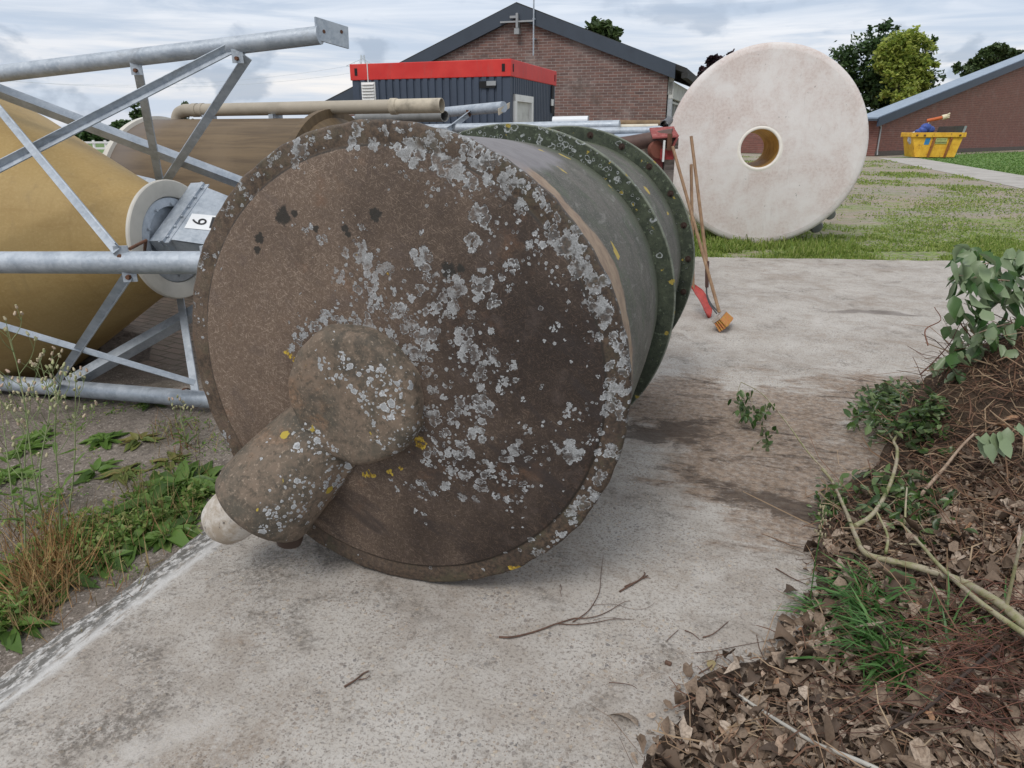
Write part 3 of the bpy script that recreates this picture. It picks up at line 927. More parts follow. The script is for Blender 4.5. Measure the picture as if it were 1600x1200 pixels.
def m_flange(g):
    o = g.obj()
    x, y, z = g.xyz(o)
    a = g.noise(o, 14, 6, 0.7)
    b = g.noise(o, 70, 5, 0.75)
    c = g.mix(g.mr(a, 0.35, 0.65), (0.030, 0.038, 0.026), (0.064, 0.076, 0.050))
    c = g.mix(g.m('MULTIPLY', g.mr(b, 0.55, 0.64), 0.85), c, (0.02, 0.024, 0.018))
    c = g.mix(g.m('MULTIPLY', g.mr(g.noise(o, 40, 5, 0.7), 0.58, 0.68), 0.5), c, (0.20, 0.24, 0.16))
    rad_ = g.m('SQRT', g.m('ADD', g.m('MULTIPLY', x, x), g.m('POWER', g.m('SUBTRACT', z, DR), 2.0)))
    c = g.mix(g.m('MULTIPLY', g.mr(rad_, 0.812, 0.819), g.mr(a, 0.3, 0.6, 0.35, 0.9)), c, (0.22, 0.235, 0.19))
    # blotches that darken the flange towards its bottom
    c = g.mix(g.m('MULTIPLY', g.mr(g.noise(o, 6, 5, 0.7), 0.46, 0.6), g.mr(z, 0.9, 0.2, 0.0, 0.8)), c, (0.022, 0.024, 0.016))
    d = g.m('MULTIPLY', g.mr(z, 1.05, 1.6, 0.03, 0.95), g.mr(y, 1.6, 1.4, 0.12, 1.0))
    v = g.m('MAXIMUM', voronoi_lichen(g, o, d, 17), voronoi_lichen(g, o, d, 36))
    lv = g.m('ADD', v, g.m('MULTIPLY', g.m('SUBTRACT', g.noise(o, 70, 6, 0.72), 0.52), 0.9))
    ring = g.m('MULTIPLY', g.mr(lv, 0.10, 0.17), g.mr(v, 0.45, 0.25))
    c = g.mix(g.m('MULTIPLY', ring, 0.85), c, (0.36, 0.38, 0.38))
    yv = voronoi_lichen(g, g.vm('ADD', o, (1.7, 0, 0.4)), 0.22, 24)
    c = g.mix(g.mr(g.m('ADD', yv, g.m('MULTIPLY', g.m('SUBTRACT', b, 0.5), 1.2)), 0.3, 0.4), c, (0.30, 0.23, 0.05))
    return {'c': c, 'h': g.m('ADD', b, ring), 'd': 0.004, 's': 0.8, 'r': 0.9}


M_FLANGE = mat('mossy_green_flange', m_flange, 0.9)

M_BOLT = flat('rusted_bolt', (0.045, 0.026, 0.02), 0.9, 0.4, 60)
drum = thing('polyester_tank', DRUM_O, 'big brown tank lying on its side, its round end plate spotted with grey lichen', 'tank', -DRUM_YAW)


def build_plate():
    ns = 760
    prof = []
    for i in range(1, 166):
        r = 0.738 * i / 165
        prof.append((r, -0.007 - 0.030 * (1 - (r / 0.738) ** 2), 0.0))
    for i in range(1, 9):
        t = i / 8
        s = t * t * (3 - 2 * t)
        prof.append((0.738 + 0.012 * t, -0.007 * (1 - s), t * 0.9))
    for i in range(1, 15):
        r = 0.750 + 0.064 * i / 14
        prof.append((r, -0.002 * math.sin(i / 14 * math.pi), 1.0))
    prof += [(0.8185, 0.003, 1.0), (DR, 0.009, 1.0), (DR, 0.030, 1.0), (0.815, 0.036, 1.0), (0.79, 0.037, 1.0)]
    pr = np.array(prof)
    th = np.arange(ns) * 2 * np.pi / ns
    r = pr[:, 0][:, None] + np.where(pr[:, 0] > 0.8, 1, 0)[:, None] * 0.0012 * (np.sin(17 * th) + np.sin(31 * th + 1) + np.sin(53 * th + 2) - 3)[None]
    X = r * np.cos(th)[None]
    Z = DR + r * np.sin(th)[None]
    Y = np.repeat(pr[:, 1][:, None], ns, 1)
    rim = np.repeat(pr[:, 2][:, None], ns, 1)
    V = np.stack([X, Y, Z], -1).reshape(-1, 3)
    nr = len(prof)
    i, k_ = np.meshgrid(np.arange(nr - 1), np.arange(ns), indexing='ij')
    k2 = (k_ + 1) % ns
    F = np.stack([i * ns + k_, i * ns + k2, (i + 1) * ns + k2, (i + 1) * ns + k_], -1).reshape(-1, 4)
    me = bpy.data.meshes.new('end_plate')
    c0 = len(V)
    V = np.vstack([V, [[0, -0.037, DR]]])
    tris = [(c0, (q + 1) % ns, q) for q in range(ns)]
    me.from_pydata(V.tolist(), [], F.tolist() + tris)
    x, z = V[:, 0], V[:, 2]
    lich = patch_field(x, z, parse(LICHEN))
    dens = np.zeros(len(V))
    for (a, b, rr_) in parse(LICHEN):
        cx, cz = zf(a, b)
        s = rr_ / 1.622 * 2.55 / FPX * 1.3 + 0.012
        dens += 0.20 * np.exp(-((x - cx) ** 2 + (z - cz) ** 2) / (2 * s * s))
    rr2 = np.hypot(x, z - DR)
    dens = np.clip(dens, 0, 0.5) + np.where((rr2 > 0.72), 0.03, 0.0)
    for nm, arr in (('lich', lich), ('yel', patch_field(x, z, parse(YELLOW), 0.2, 5)), ('moss', patch_field(x, z, parse(MOSS), 0.12, 6, False)), ('dens', dens),
                    ('rim', np.append(rim.reshape(-1), 0.0))):
        at_ = me.attributes.new(nm, 'FLOAT', 'POINT')
        at_.data.foreach_set('value', np.ascontiguousarray(arr, dtype=np.float32))
    return link_mesh('end_plate', me, M_PLATE, drum, 0.9)


build_plate()
axC = (0, 0, DR)
mb = MB().lathe([(0.795, 0.036), (0.79, 0.12), (0.775, 0.5), (0.758, 1.0), (0.742, 1.298)], axC, (0, 1, 0), 128)
part('barrel', mb, M_BARREL, drum, local=True)
mb = MB().lathe([(0.742, 1.324), (0.742, 2.405)], axC, (0, 1, 0), 128)
part('rear_barrel', mb, M_BARREL, drum, local=True)
L1, L2 = 1.30, 2.42


def flange(yc, name='flange'):
    mb = MB().lathe([(0.735, yc - 0.02), (0.735, yc - 0.016), (0.752, yc - 0.013), (0.812, yc - 0.012), (0.8195, yc - 0.008), (DR, yc), (DR, yc + 0.012), (0.8195, yc + 0.022), (0.735, yc + 0.024)], axC, (0, 1, 0), 160)
    return part(name, mb, M_FLANGE, drum, local=True)


flange(L1)
fl2 = flange(L2)
mb = MB().lathe([(0.0, 2.47), (0.735, 2.445)], axC, (0, 1, 0), 96)
part('closing_plate', mb, M_BARREL, drum, local=True)
bolt0 = None
for i in range(24):
    an = R(90 - 27.5 + 1.6) - i * R(15) + R(30)
    p = (0.782 * math.cos(an), L2 - 0.012, DR + 0.782 * math.sin(an))
    if p[0] < -0.1:
        continue
    if bolt0 is None:
        bb = MB().lathe([(0.0, -0.016), (0.008, -0.016), (0.0085, -0.009), (0.0085, -0.004), (0.019, -0.004), (0.019, 0.002)], (0, 0, 0), (0, 1, 0), 10)
        bolt0 = part('bolt', bb, M_BOLT, fl2, local=True)
        bolt0.location = p
    else:
        b = bolt0.copy()
        COL.objects.link(b)
        b.parent = fl2
        b.location = p


# hub and outlet elbow in front of the plate: one moulded casing (joined and smoothed)
HB = Vector((-0.108, 0.0, 0.752))
mb = MB().lathe([(0.262, 0.02), (0.250, -0.02), (0.246, -0.06), (0.243, -0.085), (0.237, -0.100), (0.226, -0.110), (0.208, -0.115), (0.17, -0.117), (0.11, -0.119), (0.05, -0.120), (0, -0.120)], HB, (0, 1, 0), 96)
mb.v = [tuple(Vector(p) + Vector((0.004 * math.sin(p[2] * 31) + 0.003 * math.sin(p[2] * 67 + 1), 0.0035 * math.sin(p[0] * 29 + p[2] * 23) + 0.002 * math.sin(p[0] * 71), 0.004 * math.sin(p[0] * 33 + 2)))) for p in mb.v]
part('outlet_hub', mb, M_HUB, drum, local=True, smooth=1.2)
mb = MB()
pth = [Vector((-0.12, 0.09, 0.74)), Vector((-0.26, 0.055, 0.59)), Vector((-0.36, -0.02, 0.475)), Vector((-0.435, -0.115, 0.375)), Vector((-0.48, -0.14, 0.312))]
mb2 = MB().tube(smoothpath(pth, 4), [0.160] * 5 + [0.164, 0.168, 0.172, 0.176] + [0.180, 0.183, 0.186, 0.188, 0.189, 0.190, 0.190, 0.190], 32)
mb.add(mb2.v, mb2.f)
en, ed_ = pth[-1], (pth[-1] - pth[-2]).normalized()
mb.lathe([(0.0, -0.03), (0.189, -0.03), (0.189, -0.012), (0.182, 0.015), (0.160, 0.034), (0.12, 0.044), (0.0, 0.048)], en, ed_, 32)
mb.prism([(-0.20, 0.02, 0.66), (-0.42, 0.02, 0.46), (-0.50, 0.02, 0.36), (-0.37, 0.02, 0.21), (-0.26, 0.02, 0.31), (-0.10, 0.02, 0.54)], (0, -0.07, 0))
casing = part('outlet_casing', mb, M_HUB, drum, local=True)
rm = casing.modifiers.new('remesh', 'REMESH')
rm.mode, rm.voxel_size, rm.use_smooth_shade = 'VOXEL', 0.0075, True
sm_ = casing.modifiers.new('smooth', 'SMOOTH')
sm_.factor, sm_.iterations = 0.5, 5


def m_cap(g):
    o = g.obj()
    a = g.noise(o, 9, 6, 0.7)
    c = g.mix(g.mr(a, 0.38, 0.6), (0.36, 0.30, 0.235), (0.60, 0.565, 0.52))
    dk = g.mr(g.noise(g.mul(o, (60, 60, 25)), 1.0, 6, 0.75), 0.6, 0.66)
    c = g.mix(g.m('MULTIPLY', dk, 0.8), c, (0.06, 0.055, 0.05))
    return {'c': c, 'h': a, 'd': 0.003}


M_CAP = mat('stained_white_cap', m_cap, 0.6)
cc = Vector((-0.612, -0.165, 0.252))
axd = Vector((-0.72, -0.10, -0.62)).normalized()
mb = MB().lathe([(0.0, 0.094), (0.033, 0.091), (0.064, 0.078), (0.088, 0.050), (0.097, 0.015), (0.100, -0.02), (0.100, -0.14)], cc, axd, 40)
part('pipe_cap', mb, M_CAP, drum, local=True)
mb = MB().lathe([(0.0, 0.05), (0.03, 0.05), (0.045, 0.04), (0.05, 0.02), (0.05, -0.09), (0.0, -0.09)], (-0.385, -0.13, 0.205), (-0.15, -0.05, -1), 24)
part('bottom_knob', mb, flat('dark_brown_knob', (0.05, 0.03, 0.022), 0.5), drum, local=True)

# ------------------------------------------------------------------ yellow silo lying in its galvanised leg frame
CR = at(272, 375, 4.5)                           # middle of the outlet ring
AXS = (at(0, 383, 4.95) - CR).normalized()   # from the outlet towards the silo's body


def m_gold(g):
    o = g.obj()
    a = g.noise(o, 2.2, 5, 0.6)
    b = g.noise(g.mul(o, (1, 1, 1)), 60, 5, 0.7)
    st = g.noise(g.mul(o, (0.6, 6, 6)), 2.0, 5, 0.6, 0.3)
    c = g.mix(g.mr(a, 0.35, 0.66), (0.335, 0.225, 0.085), (0.375, 0.262, 0.108))
    c = g.mix(g.m('MULTIPLY', g.mr(b, 0.45, 0.66), 0.35), c, (0.46, 0.33, 0.15))
    c = g.mix(g.m('MULTIPLY', g.mr(st, 0.52, 0.68), 0.18), c, (0.23, 0.13, 0.04))
    ox = g.vm('DOT_PRODUCT', o, tuple(AXS))
    seam = g.m('PINGPONG', ox, 0.21)
    c = g.mix(g.m('MULTIPLY', g.mr(seam, 0.012, 0.0), 0.16), c, (0.22, 0.14, 0.05))
    wind = g.noise(g.comb(g.m('MULTIPLY', ox, 60.0), 0.0, 0.0), 1.0, 3)
    c = g.mix(g.m('MULTIPLY', g.mr(wind, 0.5, 0.7), 0.16), c, (0.25, 0.16, 0.06))
    run = g.mr(g.noise(g.mul(o, (9, 9, 0.7)), 1.0, 5, 0.65, 0.4), 0.56, 0.70)
    c = g.mix(g.m('MULTIPLY', run, 0.28), c, (0.20, 0.145, 0.075))
    return {'c': c, 'h': g.m('ADD', b, st), 'd': 0.003, 's': 0.6, 'r': 0.62}


M_GOLD = mat('gold_polyester', m_gold, 0.62, spec=0.3)
M_IVORY = flat('ivory_polyester', (0.56, 0.53, 0.47), 0.5, 0.18, 4)

SN = -AXS
silo = thing('feed_silo', (CR.x - 1.5, CR.y + 0.4, 0), 'yellow cone-bottomed silo lying in its galvanised leg frame, outlet facing the drum', 'silo')
mb = MB().lathe([(0.29, 0.0), (0.30, 0.10), (0.335, 0.17), (0.46, 0.41), (0.93, 1.30), (1.0, 1.46), (1.02, 1.62), (1.02, 3.6), (0.9, 3.9), (0.0, 4.1)], CR, AXS, 128)
part('cone_and_body', mb, M_GOLD, silo)
mb = MB().lathe([(0.30, 0.02), (0.355, 0.012), (0.362, 0.006), (0.362, -0.012), (0.356, -0.018), (0.272, -0.020), (0.262, -0.012), (0.258, 0.05), (0.0, 0.06)], CR, AXS, 72)
part('outlet_ring', mb, M_IVORY, silo)
mb = MB().lathe([(0.257, 0.05), (0.257, -0.004), (0.250, -0.010), (0.206, -0.012), (0.200, -0.004), (0.198, 0.02), (0.0, 0.02)], CR, AXS, 64)
hx = Vector((0, 0, 1)).cross(SN).normalized()
up = SN.cross(hx)
for kk in range(10):
    an = kk * math.pi / 5 + 0.2
    q = CR + SN * 0.016 + (hx * math.cos(an) + up * math.sin(an)) * 0.217
    mb.lathe([(0.0, 0.008), (0.009, 0.008), (0.010, 0.0)], q, SN, 6)
part('outlet_plate', mb, M_GALV, silo)

# discharge boot: bolted frame, box behind it, sloping cover with the number sticker
pA = onplane(252, 380, CR + SN * 0.09, SN)
pB = onplane(316, 289, CR + SN * 0.09, SN)
ed = (pB - pA).normalized()
perp = SN.cross(ed).normalized()
boot = part('discharge_boot', MB().prism([pA + SN * -0.075 + perp * 0.02, pB + SN * -0.075 + perp * 0.02, pB + SN * -0.075 - perp * 0.26, pA + SN * -0.075 - perp * 0.26], SN * 0.10), M_GALV, silo)
fr = MB().bar(pA - ed * 0.01, pB + ed * 0.01, 0.035, 0.012, up=SN)
fr.bar(pA + SN * 0.03 + perp * 0.0, pB + SN * 0.03 + perp * 0.0, 0.008, 0.05, up=SN)
L_ = (pB - pA).length
for kk in range(6):
    q = pA + ed * (L_ * (kk + 0.5) / 6) + SN * 0.03 + perp * 0.006
    fr.lathe([(0.0, 0.01), (0.008, 0.01), (0.008, 0)], q, perp, 6)
part('boot_frame', fr, M_GALV, silo)
cov = [pA + SN * 0.055 + ed * 0.03, pB + SN * 0.055 - ed * 0.03]
e2a = cov[0] + SN * 0.30 + ed * 0.05 - perp * 0.12
e2b = cov[1] + SN * 0.30 - ed * 0.05 - perp * 0.12
cv = MB().prism([cov[0], cov[1], e2b, e2a], -perp * 0.012)
cv.poly([cov[0], e2a, e2a - perp * 0.2, cov[0] - perp * 0.2 - SN * 0.04])
cv.poly([cov[1], e2b, e2b - perp * 0.2, cov[1] - perp * 0.2 - SN * 0.04])
cover = part('boot_cover', cv, M_GALV, silo)
cn = (cov[1] - cov[0]).cross(e2a - cov[0]).normalized()
if cn.dot(Vector((0, 0, EYE)) - cov[0]) < 0:
    cn = -cn
s1, s2, s3, s4 = [onplane(*q, cov[0] + cn * 0.003, cn) for q in ((288, 356), (300, 333.5), (352, 338.5), (340, 361))]
lab = part('number_sticker', MB().poly([s1, s2, s3, s4]), flat('white_sticker', (0.78, 0.79, 0.80), 0.4, 0.05), cover)
sx, sy = (s4 - s1).normalized(), (s2 - s1)
sy = (sy - sx * sy.dot(sx)).normalized()
hgt = (s2 - s1).dot(sy)
M_INK = flat('black_ink', (0.018, 0.018, 0.02), 0.5, 0.1)
fc = bpy.data.curves.new('digit', 'FONT')
fc.body, fc.size, fc.extrude = '6', hgt * 0.98, 0.0006
fc.align_x = fc.align_y = 'CENTER'
fc.materials.append(M_INK)
tmp_ = bpy.data.objects.new('digit_outline', fc)
COL.objects.link(tmp_)
dgm = bpy.data.meshes.new_from_object(tmp_.evaluated_get(bpy.context.evaluated_depsgraph_get()))
bpy.data.objects.remove(tmp_)
fo = bpy.data.objects.new('digit', dgm)
COL.objects.link(fo)
fo.parent = lab
mid = s1 + sx * (hgt * 0.62) + sy * (hgt * 0.5) + cn * 0.002
rotm = Matrix((( -sy).to_tuple(), (sx).to_tuple(), cn.to_tuple())).transposed()
# the figure lies on its side: its top points back along the sticker
rotm = Matrix((sy, -sx, cn)).transposed()
fo.matrix_basis = world_mx(lab).inverted() @ (Matrix.Translation(mid) @ rotm.to_4x4())
ik = MB()
q0 = s1 + sx * hgt * 1.12 + sy * hgt * 0.14 + cn * 0.002
for (a0, b0, a1, b1) in ((0, 0, 0.14, 0.74), (0.14, 0.0, 0.9, 0.1), (0.14, 0.6, 0.9, 0.74)):
    ik.prism([q0 + sx * hgt * a0 + sy * hgt * b0, q0 + sx * hgt * a1 + sy * hgt * b0, q0 + sx * hgt * a1 + sy * hgt * b1, q0 + sx * hgt * a0 + sy * hgt * b1], cn * 0.0008)
part('printed_mark', ik, M_INK, lab)

# legs (pipes) and angle-iron braces
PR = 0.052


def ext(p, q, t):
    return p + (p - q) * t


T1, T0 = at(500, 55, 4.3), at(0, 115, 4.65)
M1, M0 = at(322, 410.5, 3.25), at(0, 410, 3.42)
B1, B0 = gnd(318, 624, 0.055), gnd(60, 603, 0.055)
F1, F0 = at(470, 345, 5.2), at(120, 262, 5.9)
legs = {}
for key, (p1, p0, e0, e1_) in {'T': (T1, T0, 0.45, 0.0), 'M': (M1, M0, 0.6, 0.06), 'B': (B1, B0, 0.9, 0.35), 'F': (F1, F0, 0.55, 0.0)}.items():
    a, b = ext(p0, p1, e0), ext(p1, p0, e1_)
    legs[key] = (a, b)
    lg = part('leg', MB().tube([a, b], PR if key != 'T' else 0.047, 24), M_GALV, silo)
    pl = MB()
    if key == 'T':
        nn = Vector((0.80, -0.60, 0.06)).normalized()
        cs = [onplane(*q, b, nn) for q in ((493, 26), (544, 42), (545.5, 76), (496, 62))]
        pl.prism(cs, -nn * 0.012)
        cen = sum(cs, Vector()) / 4
        for u_, v_ in ((0.55, 0.35), (-0.55, -0.1)):
            q = cen + (cs[1] - cs[0]) * 0.5 * u_ + (cs[0] - cs[3]) * 0.5 * v_
            pl.cur = 1
            pl.lathe([(0.0, 0.002), (0.010, 0.002), (0.010, 0)], q, nn, 10)
            pl.cur = 0
    else:
        pl.box(b, (0.014, 0.22, 0.18), Matrix.Rotation(-0.25, 3, 'Z'))
    part('foot_plate', pl, [M_GALV, M_RUST], lg)
    if key == 'B':
        part('rust_collar', MB().lathe([(PR + 0.001, -0.01), (PR + 0.004, -0.006), (PR + 0.004, 0.006), (PR + 0.001, 0.01)], gnd(290, 620, 0.055) + Vector((0, 0, 0.0)), (b - a), 24), M_RUST, lg)


def on_leg(key, px, py=None, by='x'):
    """the point of a leg that shows at photo column px"""
    a, b = legs[key]
    lo, hi = 0.0, 1.0
    for _ in range(40):
        mdl = (lo + hi) / 2
        q = a.lerp(b, mdl)
        y, z = q.y, q.z - EYE
        d = y * CP - z * SP
        if 800 + FPX * q.x / d < px:
            lo = mdl
        else:
            hi = mdl
    return a.lerp(b, lo)


def on_leg_t(key, t):
    return legs[key][0].lerp(legs[key][1], t)


def brace(p, q, out, w=0.06, off=0.05, name='brace', up=(0, 0, 1)):
    out = Vector(out).normalized()
    br = part(name, MB().angle(p + out * off, q + out * off, w, 0.006, out, up), M_GALV, silo, smooth=0.3)
    return br


oTM = (T1 - M1).cross(T0 - T1)
oTM = oTM if oTM.y < 0 else -oTM
oTM.normalize()
oMB = (M1 - B1).cross(B0 - B1)
oMB = oMB if oMB.y < 0 else -oMB
oMB.normalize()
oTF = (T1 - F1).cross(T0 - T1)
oTF = oTF if oTF.z > 0 else -oTF
oTF.normalize()
oBF = (B1 - F1).cross(F0 - F1)
oBF = oBF if oBF.z < 0 else -oBF
oBF.normalize()


def through(key, px, a, b_key_px):
    pass


def line_to(p, px, py, n0, n):
    """extend from p through the plane point seen at (px, py)"""
    return onplane(px, py, n0, n)


# front upper face: long brace to the top leg, and the one crossing it
tA = on_leg('T', 372)
brace(line_to(None, -120, 332, M1, oTM), tA - Vector((0, 0, 0.03)), oTM, 0.043, 0.012)
brace(line_to(None, -80, 74, T1, oTM), on_leg('M', 196) + Vector((0, 0, 0.02)), oTM, 0.042, 0.05)
# front lower face
brace(line_to(None, -120, 453, M1, oMB), on_leg('B', 318) + Vector((0, 0, 0.17)), oMB, 0.038, 0.06)
brace(on_leg('M', 204) - Vector((0, 0, 0.03)), on_leg('B', 88) + Vector((0, 0, 0.03)), oMB, 0.045, 0.02, up=(0, 0, -1))
# rear upper face
brace(line_to(None, -160, 84, T1, oTF), line_to(None, 478, 326, F1, oTF), oTF, 0.06, -0.02)
brace(tA + Vector((0.06, 0.02, -0.03)), line_to(None, 250, 296, F1, oTF), oTF, 0.048, -0.06)
# struts: top leg to rear leg, rear leg to bottom leg
sF = onplane(262, 345, F1, oTF)
mb = MB().bar(on_leg('T', 212) - Vector((0, 0, 0.04)), sF, 0.05, 0.014, up=oTF)
part('strut', mb, M_GALV, silo)
mb = MB().bar(sF, on_leg('B', 307) + Vector((0, 0, 0.03)), 0.045, 0.014, up=(0.2, -1, 0))
part('strut', mb, M_GALV, silo)
# rear lower face
brace(on_leg('B', 98) + Vector((0, 0.05, 0.03)), line_to(None, 330, 466, F1, oBF), oBF, 0.07, 0.0, up=(0, 0, -1))
# bolted lugs

for q in (tA + Vector((0, -0.03, -0.06)), on_leg('T', 213) - Vector((0, 0.02, 0.06)), on_leg('M', 196) + Vector((0, -0.02, 0.045)), on_leg('M', 203) - Vector((0, 0.02, 0.05))):
    lug = MB()
    lug.box(q, (0.06, 0.012, 0.07), Matrix.Rotation(0.25, 3, 'Z'))
    lug.cur = 1
    lug.lathe([(0, 0.016), (0.011, 0.016), (0.012, 0)], q + Vector((0, -0.006, -0.012)), (-0.2, -1, 0), 6)
    part('bolted_lug', lug, [M_GALV, M_RUST], silo)
# chain hook between the middle leg and the ring
hk = MB().tube([on_leg('M', 196) + Vector((0.02, 0.02, 0.06)), on_leg('M', 208) + Vector((0, 0.15, 0.08)), CR + Vector((-0.05, -0.30, -0.05))], 0.008, 8)
part('tie_rod', hk, M_RUST, silo)

# wooden chock under the cone
mb = MB()
c0 = gnd(188, 562)
mb.box((c0.x, c0.y + 0.12, 0.10), (0.34, 0.22, 0.24), Matrix.Rotation(0.5, 3, 'Z') @ Matrix.Rotation(0.35, 3, 'Y'))
mb.box((c0.x - 0.22, c0.y + 0.10, 0.03), (0.4, 0.2, 0.12), Matrix.Rotation(0.3, 3, 'Z'))


def m_oldwood(g):
    o = g.obj()
    a = g.noise(g.mul(o, (4, 40, 40)), 1.0, 6, 0.7, 0.4)
    return {'c': g.ramp(a, [(0.3, (0.10, 0.08, 0.066)), (0.5, (0.22, 0.185, 0.16)), (0.7, (0.34, 0.29, 0.255))]), 'h': a, 'd': 0.012}


M_OLDWOOD = mat('grey_old_wood', m_oldwood, 0.9)
solo('wooden_chock', mb, M_OLDWOOD, (c0.x, c0.y, -0.03), 'weathered grey block of wood wedged under the yellow cone', 'chock', bevel=0.012)


# ------------------------------------------------------------------ brown tank behind, with its filling pipe
def m_browntank(g):
    o = g.obj()
    x, y, z = g.xyz(o)
    ang = g.m('ARCTAN2', g.m('SUBTRACT', z, 0.87), y)
    uv = g.comb(x, g.m('MULTIPLY', ang, 0.9), 0.0)
    st = g.noise(g.mul(uv, (0.7, 9, 1)), 1.2, 6, 0.65, 0.4)
    a = g.noise(o, 1.3, 5, 0.6)
    c = g.mix(g.mr(st, 0.32, 0.66), (0.085, 0.056, 0.030), (0.150, 0.102, 0.054))
    c = g.mix(g.m('MULTIPLY', g.mr(a, 0.45, 0.66), 0.5), c, (0.17, 0.12, 0.07))
    lft = g.mr(x, 0.6, 0.15)
    c = g.mix(g.m('MULTIPLY', lft, 0.7), c, (0.15, 0.125, 0.11))
    return {'c': c, 'h': st, 'd': 0.004, 'r': 0.65}


M_BTANK = mat('brown_polyester', m_browntank, 0.65)
M_PIPE = flat('beige_plastic_pipe', (0.36, 0.315, 0.25), 0.5, 0.2, 4)
M_PIPEEND = flat('stained_pale_pipe', (0.46, 0.40, 0.31), 0.55, 0.45, 7)
TD = Vector((0.945, -0.327, 0)).normalized()
BT = at(258, 300, 8.0)
btank = thing('brown_silo_tank', (BT.x, BT.y, 0), 'long brown tank lying behind the frame with a beige pipe along its top', 'tank', math.atan2(TD.y, TD.x))
bz = 0.875
mb = MB().lathe([(0.0, -0.10), (0.5, -0.06), (0.80, 0.0), (0.86, 0.02), (0.862, 2.2), (0.8, 2.27), (0.0, 2.33)], (0, 0, bz), (1, 0, 0), 96)
part('tank_body', mb, M_BTANK, btank, local=True)
mb = MB().lathe([(0.85, 0.0), (0.893, 0.0), (0.893, 0.06), (0.85, 0.07)], (0, 0, bz), (1, 0, 0), 96)
part('end_rim', mb, M_IVORY, btank, local=True)
mb = MB().lathe([(0.85, 2.10), (0.935, 2.10), (0.94, 2.12), (0.94, 2.17), (0.85, 2.18)], (0, 0, bz), (1, 0, 0), 96)
part('lid_rim', mb, M_BTANK, btank, local=True)
px0 = Vector((0.15, 0.05, bz + 0.862 + 0.085))
pz = px0.z
pth = [Vector((0.26, 0.03, pz - 0.24)), Vector((0.27, 0.03, pz - 0.12)), Vector((0.31, 0.03, pz - 0.035)), Vector((0.40, 0.03, pz))]
pp = MB().tube(smoothpath(pth, 5) + [Vector((0.55, 0.03, pz))], 0.062, 20)
pp.lathe([(0.062, 0), (0.067, 0.0), (0.067, 0.06), (0.062, 0.06)], (0.50, 0.03, pz), (1, 0, 0), 20)
pp.lathe([(0.062, 0), (0.067, 0.0), (0.067, 0.04), (0.062, 0.04)], (0.60, 0.03, pz), (1, 0, 0), 20)
pp.tube([(0.55, 0.03, pz), (2.82, 0.0, pz + 0.01)], 0.0615, 20)
pipe_p = part('filling_pipe', pp, M_PIPE, btank, local=True)
pe = MB().hollow((2.82, 0.0, pz + 0.01), (3.30, 0.0, pz + 0.013), 0.064, 0.006, 24)
pe.lathe([(0.064, -0.035), (0.072, -0.03), (0.072, 0.03), (0.064, 0.035)], (2.82, 0.0, pz + 0.01), (1, 0, 0), 24)
part('pipe_end', pe, M_PIPEEND, pipe_p, local=True)
sd2 = MB()
for q in (0.7, 1.5, 2.05):
    part('pipe_saddle', MB().box((q, 0.02, bz + 0.862 + 0.012), (0.05, 0.16, 0.05)), M_GALV, btank, local=True)

# ------------------------------------------------------------------ steel behind the drum
fA, fB = at(700, 175, 8.6), at(787, 167, 8.0)
rack = thing('steel_leg_frame', (0.0, 8.3, 0), 'galvanised leg frame lying behind the drum, square foot plate in front of the blue cabin', 'frame')
dd = (fB - fA)
part('leg', MB().tube([fA - dd * 4.0, fB], 0.055, 20), M_GALV, rack)
nn = Vector((0.75, -0.66, 0.0)).normalized()
cs = [onplane(*q, fB, nn) for q in ((779, 170), (797, 160), (796, 169), (780, 180))]
part('foot_plate', MB().prism(cs, -nn * 0.012), [M_PIPEEND], rack)
part('leg', MB().tube([at(560, 204, 8.4), at(968, 196, 7.4)], 0.05, 20), M_GALV, rack)
part('brace', MB().angle(at(733, 178, 8.32), at(700, 203, 7.9), 0.055, 0.006, (0.2, -1, 0)), M_GALV, rack, smooth=0.3)
for (qx, qy, qq) in ((640, 230, 8.6), (900, 230, 7.9)):
    q = at(qx, 200, qq)
    part('leg', MB().tube([(q.x, q.y + 0.05, 0.0), (q.x, q.y + 0.05, q.z - 0.02)], 0.045, 16), M_GALV, rack)
lg = MB()
lg.box(at(732, 177, 8.3), (0.05, 0.02, 0.07))
part('bolted_lug', lg, M_RUST, rack)

GP = 'pipes laid across the trestle behind the drum'


def lay_pipe(p, q, r, m, label, hollow=True, elbow=None):
    p, q = Vector(p), Vector(q)
    mb_ = MB().hollow(p, q, r, r * 0.1, 20) if hollow else MB().tube([p, q], r, 20)
    if elbow:
        mb_.tube(smoothpath([q, q + (q - p).normalized() * 0.12, q + (q - p).normalized() * 0.22 + Vector(elbow)], 5), r * 1.03, 16)
    m_ = m if isinstance(m, list) else [m]
    return solo('pipe', mb_, m_, p, label, 'pipe', GP)


